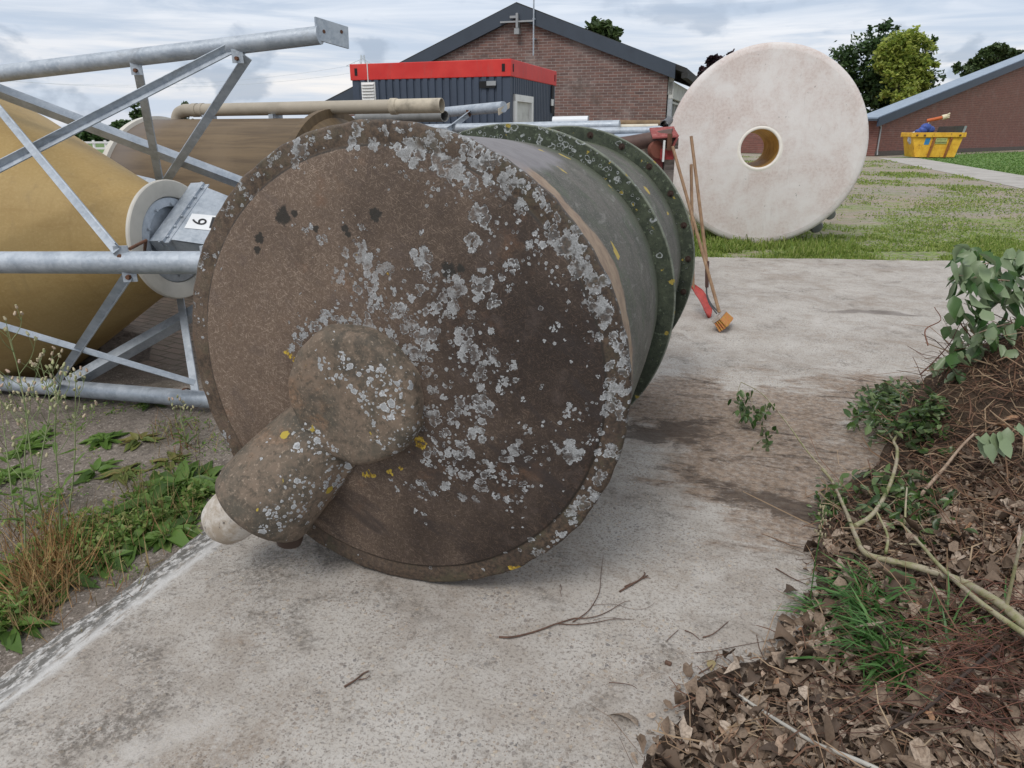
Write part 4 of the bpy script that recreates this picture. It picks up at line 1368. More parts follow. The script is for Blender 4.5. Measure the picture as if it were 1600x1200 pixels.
M_GREYPIPE = flat('dark_grey_pipe', (0.20, 0.20, 0.195), 0.5, 0.3, 5)
M_WPIPE = flat('white_pipe', (0.68, 0.69, 0.71), 0.4, 0.08, 4)
M_BROWNPIPE = flat('brown_steel_pipe', (0.21, 0.14, 0.075), 0.7, 0.4, 6)
M_REDBROWN = flat('red_brown_steel', (0.095, 0.055, 0.045), 0.6, 0.3, 8)
lay_pipe(at(560, 184, 8.5), at(695, 181.5, 7.4), 0.052, M_GREYPIPE, 'dark grey pipe with a black open end, right under the beige filling pipe')
lay_pipe(at(864, 189, 7.7), at(919, 188, 7.6), 0.042, M_WPIPE, 'short thick white pipe in front of the brick gable')
lay_pipe(at(880, 194, 8.1), at(1031, 193, 8.0), 0.036, M_BROWNPIPE, 'long brown pipe lying right of the short white one')
lay_pipe(at(930, 199, 7.5), at(1028, 197.5, 7.4), 0.024, flat('cream_pipe', (0.60, 0.55, 0.45), 0.5), 'thin cream pipe directly above the galvanised one')
lay_pipe(at(900, 206, 7.3), at(1012, 204.5, 7.2), 0.038, M_GALV, 'galvanised pipe ending in a bend beside the red bracket', elbow=(0.02, -0.02, -0.09))
lay_pipe(at(960, 215, 7.2), at(1018, 213.5, 7.1), 0.032, flat('blue_grey_pipe', (0.30, 0.35, 0.42), 0.45), 'blue-grey pipe under the galvanised bend')
lay_pipe(at(1020, 204, 8.4), at(1043, 204, 7.6), 0.022, M_GALV, 'thin galvanised pipe end beside the white disc')
lay_pipe(at(1046, 188, 8.6), at(1038, 195, 7.5), 0.042, M_DARKSTEEL, 'dark round pipe end pointing at the camera, near the white disc')
q1, q2 = at(925, 222, 7.4), at(1035, 218, 7.2)
tr = thing('trestle', (q1.x, q1.y + 0.1, 0), 'low wooden trestle carrying the pipes behind the drum', 'trestle')
for q in (q1, q2):
    part('beam', MB().box((q.x, q.y + 0.25, q.z - 0.03), (0.09, 1.5, 0.09)), M_OLDWOOD, tr)
    for dy in (-0.35, 0.8):
        part('post', MB().box((q.x, q.y + dy, (q.z - 0.08) / 2), (0.09, 0.09, q.z - 0.08)), M_OLDWOOD, tr)

# red-brown conveyor end on its stand
cA, cB = at(985, 224, 6.9), at(1052, 213, 6.75)
conv = thing('auger_end', (cB.x - 0.2, cB.y, 0), 'red-brown auger tube end with a faded red channel cover, above the leaning tools', 'machine')
part('tube', MB().tube([cA + (cA - cB) * 0.6, cB], 0.068, 24), M_REDBROWN, conv)


def m_fred(g):
    o = g.obj()
    return {'c': g.ramp(g.noise(o, 30, 6, 0.75), [(0.3, (0.16, 0.035, 0.032)), (0.55, (0.29, 0.075, 0.068)), (0.72, (0.36, 0.18, 0.16))])}


M_FRED = mat('faded_red_paint', m_fred, 0.75)
k1, k2 = at(1018, 209, 6.75), at(1057, 206.5, 6.7)
ch = MB()
kd = (k2 - k1)
vz = Vector((0, 0, 1))
ch.prism([k1 + vz * 0.02 + Vector((0, 0.12, 0.03)), k2 + vz * 0.02 + Vector((0, 0.12, 0.03)), k2 + Vector((0, -0.06, -0.03)), k1 + Vector((0, -0.06, -0.03))], (0, 0.0, -0.012))
ch.prism([k2 + Vector((0, 0.12, 0.04)), k2 + Vector((0.01, -0.07, -0.03)), k2 + Vector((-0.03, -0.07, -0.13)), k2 + Vector((-0.03, 0.10, -0.13))], (-0.012, 0, 0))
M_DRED = flat('dull_red_paint', (0.26, 0.03, 0.028), 0.6, 0.3, 8)
part('channel_cover', ch, M_FRED, conv)
part('bearing_plate', MB().box(at(1042, 241, 6.7), (0.12, 0.02, 0.09)), M_DRED, conv)
part('drive_wheel', MB().lathe([(0, -0.03), (0.075, -0.03), (0.08, 0.0), (0.075, 0.03), (0, 0.03)], at(1026, 234, 6.75), (0.3, -1, 0.1), 32), flat('orange_red_wheel', (0.17, 0.055, 0.036), 0.7), conv)
part('gusset', MB().box(at(1046, 222, 6.66), (0.04, 0.02, 0.14)), M_RUST, conv)
part('guard_strip', MB().box(at(1037, 236, 6.66), (0.016, 0.02, 0.18)), M_WHITE, conv)
bs = at(1030, 240, 6.8)
part('post', MB().box((bs.x, bs.y + 0.08, bs.z / 2 - 0.03), (0.09, 0.09, bs.z)), M_FRED, conv)
part('stand_foot', MB().box((bs.x, bs.y + 0.08, 0.02), (0.5, 0.5, 0.04)), M_FRED, conv)

# ------------------------------------------------------------------ tools leaning there


def m_handle(g):
    o = g.obj()
    a = g.noise(g.mul(o, (40, 40, 3)), 1.0, 5, 0.7)
    return {'c': g.ramp(a, [(0.3, (0.165, 0.095, 0.055)), (0.55, (0.30, 0.185, 0.105)), (0.75, (0.40, 0.27, 0.17))]), 'r': 0.6}


M_HANDLE = mat('worn_ash_handle', m_handle, 0.6)
bh = gnd(1133, 514)
br = thing('yard_broom', (bh.x, bh.y, 0), 'yard broom leaning with its bristles on the concrete, head nearest the camera of the tools', 'broom')
b_lo, b_hi = at(1124, 488, bh.y + 0.02), at(1051, 229, 6.62)
part('handle', MB().tube([b_lo, b_hi], [0.0145, 0.0135], 14), M_HANDLE, br)
hc = at(1124, 494, bh.y + 0.02)
ax1 = Vector((0.42, 0.88, 0.0)).normalized()
nrm_ = Vector((0.62, -0.30, -0.72)).normalized()
nrm_ = (nrm_ - ax1 * nrm_.dot(ax1)).normalized()
oth = nrm_.cross(ax1)
rm_ = Matrix((ax1, oth, nrm_)).transposed()
part('stock', MB().box(hc, (0.30, 0.075, 0.028), rm_), flat('grey_broom_stock', (0.36, 0.31, 0.27), 0.7), br, bevel=0.004)
M_BRISTLE = mat('bristle', lambda g: {'c': g.mix(g.mr(g.noise(g.obj(), 40, 3), 0.4, 0.6), (0.46, 0.25, 0.06), (0.50, 0.19, 0.07)), 'h': g.noise(g.mul(g.obj(), (160, 160, 30)), 1, 2), 'd': 0.01}, 0.8)
bm_ = MB()
for i in range(17):
    for j in range(4):
        p = hc + ax1 * (-0.138 + 0.01725 * i) + oth * (-0.027 + 0.018 * j) + nrm_ * 0.012
        t = p + nrm_ * (0.088 + rr.uniform(-.004, .004)) + oth * ((j - 1.5) * 0.005) + ax1 * ((i - 8) * 0.0015)
        bm_.tube([p, t], [0.0072, 0.0095], 6)
part('bristles', bm_, M_BRISTLE, br)

fk_lo, fk_hi = at(1105, 417, 6.35), at(1080, 213, 6.68)
fk = thing('hoe', (fk_lo.x, 6.3, 0), 'long-handled hoe with a dark bent steel neck, standing behind the broom', 'hoe')
part('handle', MB().tube([fk_lo, fk_hi], [0.015, 0.014], 14), M_HANDLE, fk)
part('socket', MB().tube([at(1105, 408, 6.355), at(1104.5, 449, 6.33)], [0.019, 0.016], 14), flat('red_brown_sleeve', (0.10, 0.055, 0.045), 0.5), fk)
tn = MB()
for dx in (0.0, 0.03):
    tn.tube(smoothpath([at(1104, 447, 6.33), at(1104.5, 460, 6.32), at(1109, 475, 6.29) + Vector((dx * .4, 0, 0)), at(1121, 491, 6.2) + Vector((dx, 0.02, 0))], 4), 0.007, 8)
part('bent_tines', tn, M_DARKSTEEL, fk)

sh_b = gnd(1108, 497)
sh = thing('red_shovel', (sh_b.x, sh_b.y, 0), 'shovel with a red blade and the shortest wooden handle of the three tools', 'shovel')
sh_hi, sh_lo = at(1080, 257, 6.9), at(1083, 452, 6.62)
part('handle', MB().tube([sh_lo, sh_hi], [0.015, 0.0145], 14), M_HANDLE, sh)
p1, p2 = at(1083, 445, 6.62), Vector((sh_b.x, sh_b.y, 0.0))
dv = (p2 - p1)
wv = Vector((0.55, 0.83, 0)).normalized()
nv = dv.cross(wv).normalized()
vv, ff = [], []
for i in range(9):
    t = i / 8
    wd = 0.10 * (0.35 + 0.65 * min(1, t * 4)) * (1.0 if t < 0.75 else 1.0 - 0.9 * ((t - 0.75) / 0.25) ** 2)
    for j in range(7):
        s = (j - 3) / 3
        vv.append(p1 + dv * t + wv * (wd * s) + nv * (0.03 * (s * s) + 0.035 * math.sin(t * 2.6) - 0.03))
for i in range(8):
    for j in range(6):
        a = i * 7 + j
        ff.append((a, a + 1, a + 8, a + 7))
bl = part('blade', MB().add(vv, ff), flat('worn_red_blade', (0.42, 0.055, 0.042), 0.5, 0.35, 15), sh)
so = bl.modifiers.new('thickness', 'SOLIDIFY')
so.thickness = 0.003

# ------------------------------------------------------------------ white tank with the hole through it
def m_wtank(g):
    o = g.obj()
    a = g.noise(o, 1.5, 6, 0.65, 0.3)
    b = g.noise(o, 26, 6, 0.75)
    fine = g.noise(o, 120, 4, 0.75)
    c = g.mix(g.mr(a, 0.32, 0.66), (0.75, 0.665, 0.625), (0.85, 0.815, 0.79))
    pk = g.m('MULTIPLY', g.mr(a, 0.60, 0.40), g.mr(b, 0.42, 0.62))
    c = g.mix(g.m('MULTIPLY', pk, 0.42), c, (0.56, 0.44, 0.39))
    c = g.mix(g.m('MULTIPLY', g.mr(fine, 0.54, 0.68), 0.25), c, (0.50, 0.44, 0.41))
    mk = g.mr(g.noise(o, 10, 3, 0.5), 0.70, 0.72)
    c = g.mix(g.m('MULTIPLY', mk, g.m('MULTIPLY', g.mr(b, 0.5, 0.6), 0.7)), c, (0.14, 0.13, 0.11))
    dr_ = g.mr(g.noise(g.mul(o, (14, 14, 0.8)), 1.0, 5, 0.7), 0.58, 0.70)
    c = g.mix(g.m('MULTIPLY', dr_, g.mr(g.noise(o, 2.4, 3), 0.45, 0.6, 0.0, 0.35)), c, (0.50, 0.44, 0.40))
    sc_ = g.mr(g.noise(g.mul(o, (30, 30, 3.0)), 1.2, 4, 0.7, 1.2), 0.66, 0.70)
    c = g.mix(g.m('MULTIPLY', sc_, 0.4), c, (0.36, 0.32, 0.29))
    w = g.mr(g.noise(g.mul(o, (2, 2, 12)), 1.3, 5, 0.6), 0.55, 0.7)
    c = g.mix(g.m('MULTIPLY', w, 0.3), c, (0.83, 0.80, 0.78))
    return {'c': c, 'h': b, 'd': 0.003, 'r': 0.6}


M_WTANK = mat('chalky_white_polyester', m_wtank, 0.6, trans=0.22)
M_AMBER = mat('amber_lining', lambda g: {'c': g.ramp(g.noise(g.obj(), 6, 6, 0.7), [(0.3, (0.42, 0.21, 0.04)), (0.5, (0.66, 0.40, 0.10)), (0.72, (0.78, 0.56, 0.22))])}, 0.45, trans=0.5)
WY = 11.27
wb = gnd(1195, 378)
wc = at(1195, 226, WY + 0.02)
WR = 1.44
wt = thing('white_tank', (wc.x, WY, -0.02), 'tall white round tank end with a hole through its middle, standing on the grass', 'tank')
wax = Vector((0.225, 1.0, -0.012)).normalized()
wc = Vector((wc.x, WY, WR - 0.04))
hole = at(1187, 232, WY)
off = hole - wc
prof = [(WR - 0.10, 0.0), (WR - 0.045, 0.010), (WR - 0.014, 0.036), (WR, 0.085), (WR - 0.012, 0.3), (WR - 0.06, 1.4), (WR - 0.14, 1.75), (WR * 0.7, 1.88), (0.60, 1.92)]
ncs = 128
xx = Vector((0, 0, 1)).cross(wax).normalized()
# front face as a ring between the outer edge and the (slightly off-centre) hole
vs_, fs_ = [], []
HR = 0.275
for i in range(25):
    t = i / 24
    for k_ in range(ncs):
        an = 2 * math.pi * k_ / ncs
        po = wc + (xx * math.cos(an) + vz * math.sin(an)) * (WR - 0.10)
        pi = wc + Vector((off.x, off.x * 0.0, off.z)) + (xx * math.cos(an) + vz * math.sin(an)) * (HR + 0.05)
        q = pi.lerp(po, t)
        vs_.append(q - wax * (0.035 * (1 - t) ** 1.5))
for i in range(24):
    for k_ in range(ncs):
        k2_ = (k_ + 1) % ncs
        fs_.append((i * ncs + k_, i * ncs + k2_, (i + 1) * ncs + k2_, (i + 1) * ncs + k_))
shell = MB().add(vs_, fs_)
shell.lathe(prof, wc, wax, ncs, x=xx)
part('tank_shell', shell, M_WTANK, wt, smooth=0.9)
hc_ = wc + Vector((off.x, 0, off.z)) - wax * 0.035
mb = MB().lathe([(HR + 0.055, 0.006), (HR + 0.03, -0.006), (HR + 0.012, -0.008), (HR, 0.0), (HR - 0.004, 0.03)], hc_, wax, 72)
part('hole_lip', mb, flat('yellowed_white_lip', (0.80, 0.75, 0.68), 0.5, 0.1), wt)
mb = MB().lathe([(HR - 0.004, 0.03), (HR - 0.01, 0.5), (HR - 0.02, 1.2), (HR - 0.03, 1.90), (0.62, 1.95)], hc_, wax, 72)
part('inner_tube', mb, M_AMBER, wt)
for (q0_, q1_, r) in (((1262, 338), (1277, 356), 0.105), ((1280, 324), (1299, 336), 0.088)):
    p, q = at(*q0_, WY + 0.75), at(*q1_, WY + 0.35)
    d_ = (q - p).normalized()
    mb = MB().lathe([(r, -0.5), (r, 0), (r * 0.98, 0.02), (r * 0.8, 0.05), (0.0, 0.06)], q - d_ * 0.05, d_, 28)
    part('pipe_stub', mb, M_GREYPIPE, wt)

# ------------------------------------------------------------------ cabin with the red band
cab_c = at(797, 92, 10.9)
cab_h = cab_c.z
cz = math.atan2(0.33, 0.944)
cabin = thing('site_cabin', (cab_c.x, cab_c.y, 0), 'dark blue site cabin with a red roof band, in front of the brick gable', 'cabin')
u1 = Vector((-0.944, 0.33, 0)).normalized()
u2 = Vector((0.33, 0.944, 0)).normalized()
cl, cd = 2.52, 2.25
cab0 = Vector((cab_c.x, cab_c.y, 0))


def corr(p0, u, length, z0, z1, nrm, pitch=0.115, depth=0.022):
    """trapezoid sheet wall"""
    prof_ = []
    x = 0.0
    while x < length - 1e-6:
        for f, d_ in ((0.0, 0), (0.12, 0), (0.2, 1), (0.8, 1), (0.88, 0)):
            xx_ = x + f * pitch
            if xx_ < length:
                prof_.append((xx_, d_ * depth))
        x += pitch
    prof_.append((length, 0))
    vs2, fs2 = [], []
    for (a_, d_) in prof_:
        for z_ in (z0, z1):
            q = p0 + u * a_ + nrm * d_
            vs2.append((q.x, q.y, z_))
    for i in range(len(prof_) - 1):
        fs2.append((2 * i, 2 * i + 2, 2 * i + 3, 2 * i + 1))
    return vs2, fs2


zt = cab_h - 0.225
mb = MB()
mb.add(*corr(cab0 + u1 * 0.10, u1, cl - 0.2, 0.15, zt, -u2, depth=0.02))
part('long_wall', mb, M_NAVY, cabin, smooth=0.3)
mb = MB()
dw0, dw1 = 0.13, 0.98
mb.add(*corr(cab0 + u2 * dw1, u2, cd - dw1 - 0.1, 0.15, zt, -u1, 0.085, 0.016))
mb.add(*corr(cab0 + u2 * 0.10, u2, dw1 - 0.10, 2.13, zt, -u1, 0.085, 0.016))
part('end_wall', mb, M_NAVY, cabin, smooth=0.3)
mb = MB()
ctr = cab0 + u1 * cl / 2 + u2 * cd / 2
rcab = Matrix((u1, u2, Vector((0, 0, 1)))).transposed()
mb.box(ctr + Vector((0, 0, 1.2)), (cl - 0.16, cd - 0.16, 2.2), rcab)
part('inner_shell', mb, M_NAVY, cabin)
for a_, b_ in ((0, 0), (cl, 0), (cl, cd), (0, cd)):
    q = cab0 + u1 * (a_ - 0.05 * (1 if a_ else -1)) + u2 * (b_ - 0.05 * (1 if b_ else -1))
    part('corner_post', MB().box(q + Vector((0, 0, zt / 2)), (0.11, 0.11, zt), rcab), M_NAVY, cabin)
mb = MB().box(ctr + Vector((0, 0, cab_h - 0.1125)), (cl + 0.05, cd + 0.05, 0.225), rcab)
part('red_roof_band', mb, M_RED, cabin, bevel=0.008)
mb = MB()
for (q, u) in ((cab0 + u1 * 0.09 - u2 * 0.027, u1), (cab0 + u1 * (cl - 0.08) - u2 * 0.027, u1), (cab0 + u2 * 0.06 - u1 * 0.027, u2), (cab0 + u2 * (cd - 0.08) - u1 * 0.027, u2)):
    part('corner_casting', MB().box(q + Vector((0, 0, cab_h - 0.11)), (0.045, 0.006, 0.10) if u is u1 else (0.006, 0.035, 0.10), rcab), M_BLACK, cabin)
# louvred vent near the far end of the long wall
vq = cab0 + u1 * (cl - 0.28) - u2 * 0.03
mb = MB().box(vq + Vector((0, 0, cab_h - 0.39)), (0.23, 0.02, 0.27), rcab)
for i in range(6):
    mb.box(vq - u2 * 0.022 + Vector((0, 0, cab_h - 0.495 + i * 0.042)), (0.20, 0.03, 0.01), rcab @ Matrix.Rotation(R(35), 3, 'X'))
part('louvre_vent', mb, M_WHITE, cabin)
mb = MB().tube([vq + Vector((0, 0, cab_h - 0.42)), vq + Vector((0, 0, cab_h + 0.02))], 0.008, 6)
part('vent_cable', mb, M_WHITE, cabin)
# torn opening under the band, and a black notch by the far corner
mb = MB().box(cab0 + u1 * 0.33 - u2 * 0.034 + Vector((0, 0, zt - 0.10)), (0.24, 0.01, 0.09), rcab)
mb.cur = 1
mb.box(cab0 + u1 * 0.27 - u2 * 0.036 + Vector((0, 0, zt - 0.085)), (0.14, 0.01, 0.06), rcab)
part('wall_opening', mb, [M_BLACK, M_PLASTICGREY], cabin)
mb = MB().box(cab0 + u2 * (cd - 0.22) - u1 * 0.03 + Vector((0, 0, zt - 0.22)), (0.01, 0.13, 0.42), rcab)
mb.box(cab0 + u2 * (cd - 0.12) - u1 * 0.03 + Vector((0, 0, zt - 0.45)), (0.01, 0.06, 0.30), rcab)
mb.cur = 1
mb.box(cab0 + u2 * (cd - 0.26) - u1 * 0.04 + Vector((0, 0, zt - 0.27)), (0.02, 0.09, 0.10), rcab)
part('cable_inlet', mb, [M_BLACK, M_WHITE], cabin)
# door
dr_ = cab0 - u1 * 0.0
mb = MB()
for b_, wid in ((dw0 + 0.04, 0.08), (dw1 - 0.04, 0.08)):
    mb.box(dr_ + u2 * b_ + Vector((0, 0, 1.12)) - u1 * 0.012, (0.05, wid, 2.0), rcab)
mb.box(dr_ + u2 * (dw0 + dw1) / 2 + Vector((0, 0, 2.08)) - u1 * 0.013, (0.05, dw1 - dw0, 0.09), rcab)
part('door_frame', mb, M_WHITE, cabin)
door = part('door', MB().box(dr_ + u2 * (dw0 + dw1) / 2 + Vector((0, 0, 1.08)) + u1 * 0.03, (0.04, dw1 - dw0 - 0.16, 1.92), rcab), M_CREAM, cabin)
mb = MB().box(dr_ + u2 * (dw0 + 0.27) + Vector((0, 0, 1.45)) + u1 * 0.006, (0.012, 0.26, 0.60), rcab)
part('door_window', mb, M_GLASS, door)
part('handle', MB().box(dr_ + u2 * (dw0 + 0.14) + Vector((0, 0, 1.05)) - u1 * 0.01, (0.04, 0.03, 0.12), rcab), M_DARKSTEEL, door)


# ------------------------------------------------------------------ brick barn behind the cabin
gd = Vector((1, -0.33, 0)).normalized()
gn_ = Vector((-0.33, -1, 0)).normalized()        # outward, towards the camera
ap0 = at(808, 30, 18.0)
apx, reav, leav = onplane(808, 6, ap0, gn_), onplane(1052, 100, ap0, gn_), onplane(505, 163, ap0, gn_)
barn = thing('brick_barn', (apx.x, apx.y, 0), 'brown brick barn gable with dark grey verge boards, behind the blue cabin', 'barn', math.atan2(gd.y, gd.x))
bl_ = world_mx(barn).inverted()
a_l, r_l, l_l = bl_ @ apx, bl_ @ reav, bl_ @ leav
DEEP = 11.0
vt = 0.30                                        # verge board height
mb = MB()
gp = [(l_l.x + 0.12, 0.02, 0), (r_l.x - 0.10, 0.02, 0), (r_l.x - 0.10, 0.02, r_l.z - vt * 0.6), (0, 0.02, a_l.z - vt * 0.9), (l_l.x + 0.12, 0.02, l_l.z - vt * 0.6)]
mb.prism(gp, (0, 0.25, 0))
part('gable_wall', mb, M_BRICK_X, barn, local=True, smooth=0)
mb = MB()
mb.box(((r_l.x - 0.22), DEEP / 2 + 0.28, 0.55), (0.22, DEEP - 0.1, 1.1))
part('side_wall', mb, M_BRICK_Y, barn, local=True, smooth=0)
mb = MB()
mb.box((l_l.x + 0.24, DEEP / 2 + 0.28, (l_l.z - 0.3) / 2), (0.22, DEEP - 0.1, l_l.z - 0.3))
mb.prism([(l_l.x + 0.12, DEEP + 0.3, 0), (r_l.x - 0.10, DEEP + 0.3, 0), (r_l.x - 0.1, DEEP + 0.3, r_l.z - 0.25), (0, DEEP + 0.3, a_l.z - 0.3), (l_l.x + 0.12, DEEP + 0.3, l_l.z - 0.25)], (0, -0.2, 0))
part('rear_walls', mb, M_BRICK_Y, barn, local=True, smooth=0)


def board(p, q, h, th, y0):
    """verge board between two points, hanging h below them"""
    return [(p[0], y0, p[1]), (q[0], y0, q[1]), (q[0], y0, q[1] - h), (p[0], y0, p[1] - h)]


mb = MB()
vb = MB()
for (p, q) in (((l_l.x - 0.05, l_l.z - 0.02), (0.0, a_l.z)), ((0.0, a_l.z), (r_l.x + 0.06, r_l.z - 0.0))):
    vb.prism(board(p, q, vt, 0.05, -0.10), (0, 0.10, 0))
part('verge_board', vb, M_SLATE, barn, local=True, smooth=0)
rf = MB()
rf.prism([(l_l.x - 0.12, -0.05, l_l.z + 0.0), (0, -0.05, a_l.z + 0.03), (0, -0.05, a_l.z - 0.10), (l_l.x - 0.12, -0.05, l_l.z - 0.12)], (0, DEEP + 0.5, 0))
rf.prism([(0.0, -0.05, a_l.z + 0.03), (r_l.x + 0.30, -0.05, r_l.z - 0.09), (r_l.x + 0.30, -0.05, r_l.z - 0.20), (0, -0.05, a_l.z - 0.10)], (0, DEEP + 0.5, 0))
part('roof', rf, M_ROOF, barn, local=True, smooth=0)
gt = MB()
gt.box((r_l.x + 0.27, DEEP / 2, r_l.z - 0.24), (0.13, DEEP + 0.3, 0.11))
part('gutter', gt, M_ROOF, barn, local=True)
# side: pale fascia beam, concrete post, tall steel window
sdx = r_l.x - 0.08
fb = MB().box((sdx + 0.06, DEEP / 2 + 0.1, r_l.z - 0.52), (0.10, DEEP, 0.34))
fb.box((sdx + 0.04, 0.18, r_l.z - 0.36), (0.10, 0.16, 0.5))
part('fascia_beam', fb, M_CREAM, barn, local=True)
part('corner_post', MB().box((sdx + 0.045, 0.20, (r_l.z - 0.6) / 2), (0.09, 0.18, r_l.z - 0.6)), flat('grey_concrete_post', (0.40, 0.42, 0.44), 0.8), barn, local=True)
for i in range(3):
    wf = MB()
    y0_ = 0.35 + i * 3.4
    for yy in (y0_, y0_ + 0.8, y0_ + 1.6, y0_ + 2.4, y0_ + 3.2):
        wf.box((sdx + 0.03, yy, 1.1 + (r_l.z - 1.8) / 2), (0.05, 0.05, r_l.z - 1.8))
    for zz in (1.12, 1.7, r_l.z - 0.75):
        wf.box((sdx + 0.028, y0_ + 1.6, zz), (0.045, 3.2, 0.045))
    win = part('window', wf, M_CREAM, barn, local=True)
    part('panes', MB().box((sdx - 0.005, y0_ + 1.6, 1.1 + (r_l.z - 1.8) / 2), (0.02, 3.2, r_l.z - 1.8)), M_GLASS, win, local=True)
# lamp bracket like a small cross under the ridge
lb = MB()
lc = bl_ @ onplane(811, 35, ap0, gn_)
lb.box((lc.x, -0.14, lc.z), (0.80, 0.035, 0.034))
lb.box((lc.x + 0.0, -0.09, lc.z + 0.02), (0.05, 0.16, 0.30))
lb.box((lc.x + 0.0, -0.13, lc.z - 0.20), (0.11, 0.12, 0.12))
lb.box((lc.x - 0.1, -0.10, lc.z + 0.1), (0.16, 0.05, 0.05))
part('lamp_bracket', lb, M_PLASTICGREY, barn, local=True)
mt = MB()
mq0, mq1 = bl_ @ onplane(836.5, 88, ap0, gn_), bl_ @ onplane(835, -20, ap0, gn_)
mt.tube([(mq0.x, -0.16, mq0.z), (mq0.x + 0.0, -0.16, mq1.z + 0.8)], 0.017, 8)
mt.box((mq0.x, -0.07, mq0.z + 0.35), (0.05, 0.18, 0.03))
mt.box((mq0.x, -0.07, mq0.z + 0.75), (0.05, 0.18, 0.03))
part('antenna_mast', mt, M_GALV, barn, local=True)

# ------------------------------------------------------------------ long brick shed on the right
C = gnd(1366, 243.5)
E_ = gnd(1560, 235.3)
sdv = (E_ - C)
sdv.z = 0
SL = 44.0
sdv.normalize()
sn_ = Vector((sdv.y, -sdv.x, 0))
shed = thing('brick_shed', (C.x, C.y, 0), 'long red brick shed with a pale sloping roof edge, behind the yellow skip', 'shed', math.atan2(sdv.y, sdv.x))
sl_ = world_mx(shed).inverted()
ev = sl_ @ onplane(1367, 183, C, sn_)
rp = sl_ @ onplane(1596, 92, C, sn_)
slope = (rp.z - ev.z) / (rp.x - ev.x)
half = 42.0
rz_ = ev.z + slope * half
SD = 0.9
mb = MB().prism([(0, 0, 0), (2 * half, 0, 0), (2 * half, 0, ev.z - 0.1), (half, 0, rz_ - 0.1), (0, 0, ev.z - 0.1)], (0, 0.3, 0))
part('gable_wall', mb, M_FBRICK_X, shed, local=True, smooth=0)
mb = MB().box((0.12, SD / 2 + 0.3, (ev.z - 0.1) / 2), (0.24, SD, ev.z - 0.1))
part('side_wall', mb, M_FBRICK_Y, shed, local=True, smooth=0)
vb = MB()
for (p, q) in (((-0.75, ev.z - slope * 0.75), (half, rz_)), ((half, rz_), (2 * half + .7, ev.z - slope * .7))):
    vb.prism([(p[0], -0.28, p[1] + 0.1), (q[0], -0.28, q[1] + 0.1), (q[0], -0.28, q[1] - 0.5), (p[0], -0.28, p[1] - 0.5)], (0, 0.12, 0))
part('verge_board', vb, flat('navy_verge', (0.03, 0.042, 0.07), 0.5, 0.1, 1), shed, local=True, smooth=0)
rf = MB()
rf.prism([(-0.8, -0.2, ev.z - slope * 0.8 + 0.16), (half, -0.2, rz_ + 0.16), (half, -0.2, rz_ + 0.02), (-0.8, -0.2, ev.z - slope * 0.8 + 0.02)], (0, SD + 0.6, 0))
rf.prism([(half, -0.2, rz_ + 0.16), (2 * half + 0.7, -0.2, ev.z - slope * .7 + 0.16), (2 * half + .7, -0.2, ev.z - slope * .7 + 0.02), (half, -0.2, rz_ + 0.02)], (0, SD + 0.6, 0))
part('roof', rf, M_FROOF, shed, local=True, smooth=0)
rb_ = MB().box((half, SD + 9.6, (ev.z - 1.0) / 2), (2 * half - 0.4, 18.0, ev.z - 1.0))
part('rear_block', rb_, M_FBRICK_Y, shed, local=True, smooth=0)
part('gutter', MB().box((-0.85, SD / 2, ev.z - slope * 0.8 - 0.02), (0.16, SD + 0.4, 0.16)), M_SLATE, shed, local=True)
dp = MB()
dp.tube(smoothpath([(-0.55, -0.12, ev.z - 0.28), (-0.35, -0.12, ev.z - 0.45), (0.16, -0.08, ev.z - 0.65), (0.2, -0.08, ev.z - 1.0)], 3) + [Vector((0.2, -0.08, 0.35)), Vector((0.12, -0.16, 0.05))], 0.055, 10)
part('downpipe', dp, M_PLASTICGREY, shed, local=True)
part('plinth', MB().box((half, -0.03, 0.16), (2 * half, 0.05, 0.32)), flat('dark_plinth', (0.10, 0.085, 0.075), 0.9), shed, local=True)

# ------------------------------------------------------------------ yellow skip and what sticks out of it
k0, k1_ = gnd(1428, 246.2), gnd(1492, 246.6)
skd = (k1_ - k0)
sk_l = skd.length
skd.normalize()
skip = thing('skip', ((k0.x + k1_.x) / 2, (k0.y + k1_.y) / 2, -0.02), 'rusty yellow skip with sloping ends, standing on the lawn by the brick shed', 'skip', math.atan2(skd.y, skd.x) + 0.10)
hb, ht = sk_l * 0.5, sk_l * 0.655
HZ, DW = 1.62, 1.75


def m_skip(g):
    o = g.obj()
    a = g.noise(o, 2.5, 6, 0.7)
    c = g.mix(g.mr(a, 0.35, 0.65), (0.62, 0.32, 0.025), (0.78, 0.46, 0.045))
    ru = g.mr(g.noise(g.mul(o, (5, 5, 2.2)), 1.0, 7, 0.78, 0.5), 0.57, 0.66)
    return {'c': g.mix(g.m('MULTIPLY', ru, 0.85), c, (0.17, 0.065, 0.028)), 'r': 0.6}


M_SKIP = mat('rusty_yellow_paint', m_skip, 0.6)
t_ = 0.05
mb = MB()
mb.prism([(-hb, 0, 0.06), (hb, 0, 0.06), (ht, 0, HZ), (-ht, 0, HZ)], (0, t_, 0))
mb.prism([(-hb, DW - t_, 0.06), (hb, DW - t_, 0.06), (ht, DW - t_, HZ), (-ht, DW - t_, HZ)], (0, t_, 0))
mb.prism([(-hb, t_, 0.06), (-hb + t_, t_, 0.06), (-ht + t_, t_, HZ), (-ht, t_, HZ)], (0, DW - 2 * t_, 0))
mb.prism([(hb - t_, t_, 0.06), (hb, t_, 0.06), (ht, t_, HZ), (ht - t_, t_, HZ)], (0, DW - 2 * t_, 0))
mb.box((0, DW / 2, 0.09), (2 * hb - 2 * t_, DW - 2 * t_, 0.06))
part('hull', mb, M_SKIP, skip, local=True, smooth=0)
mb = MB()
mb.box((0, -0.06, HZ - 0.11), (2 * ht + 0.12, 0.12, 0.30))
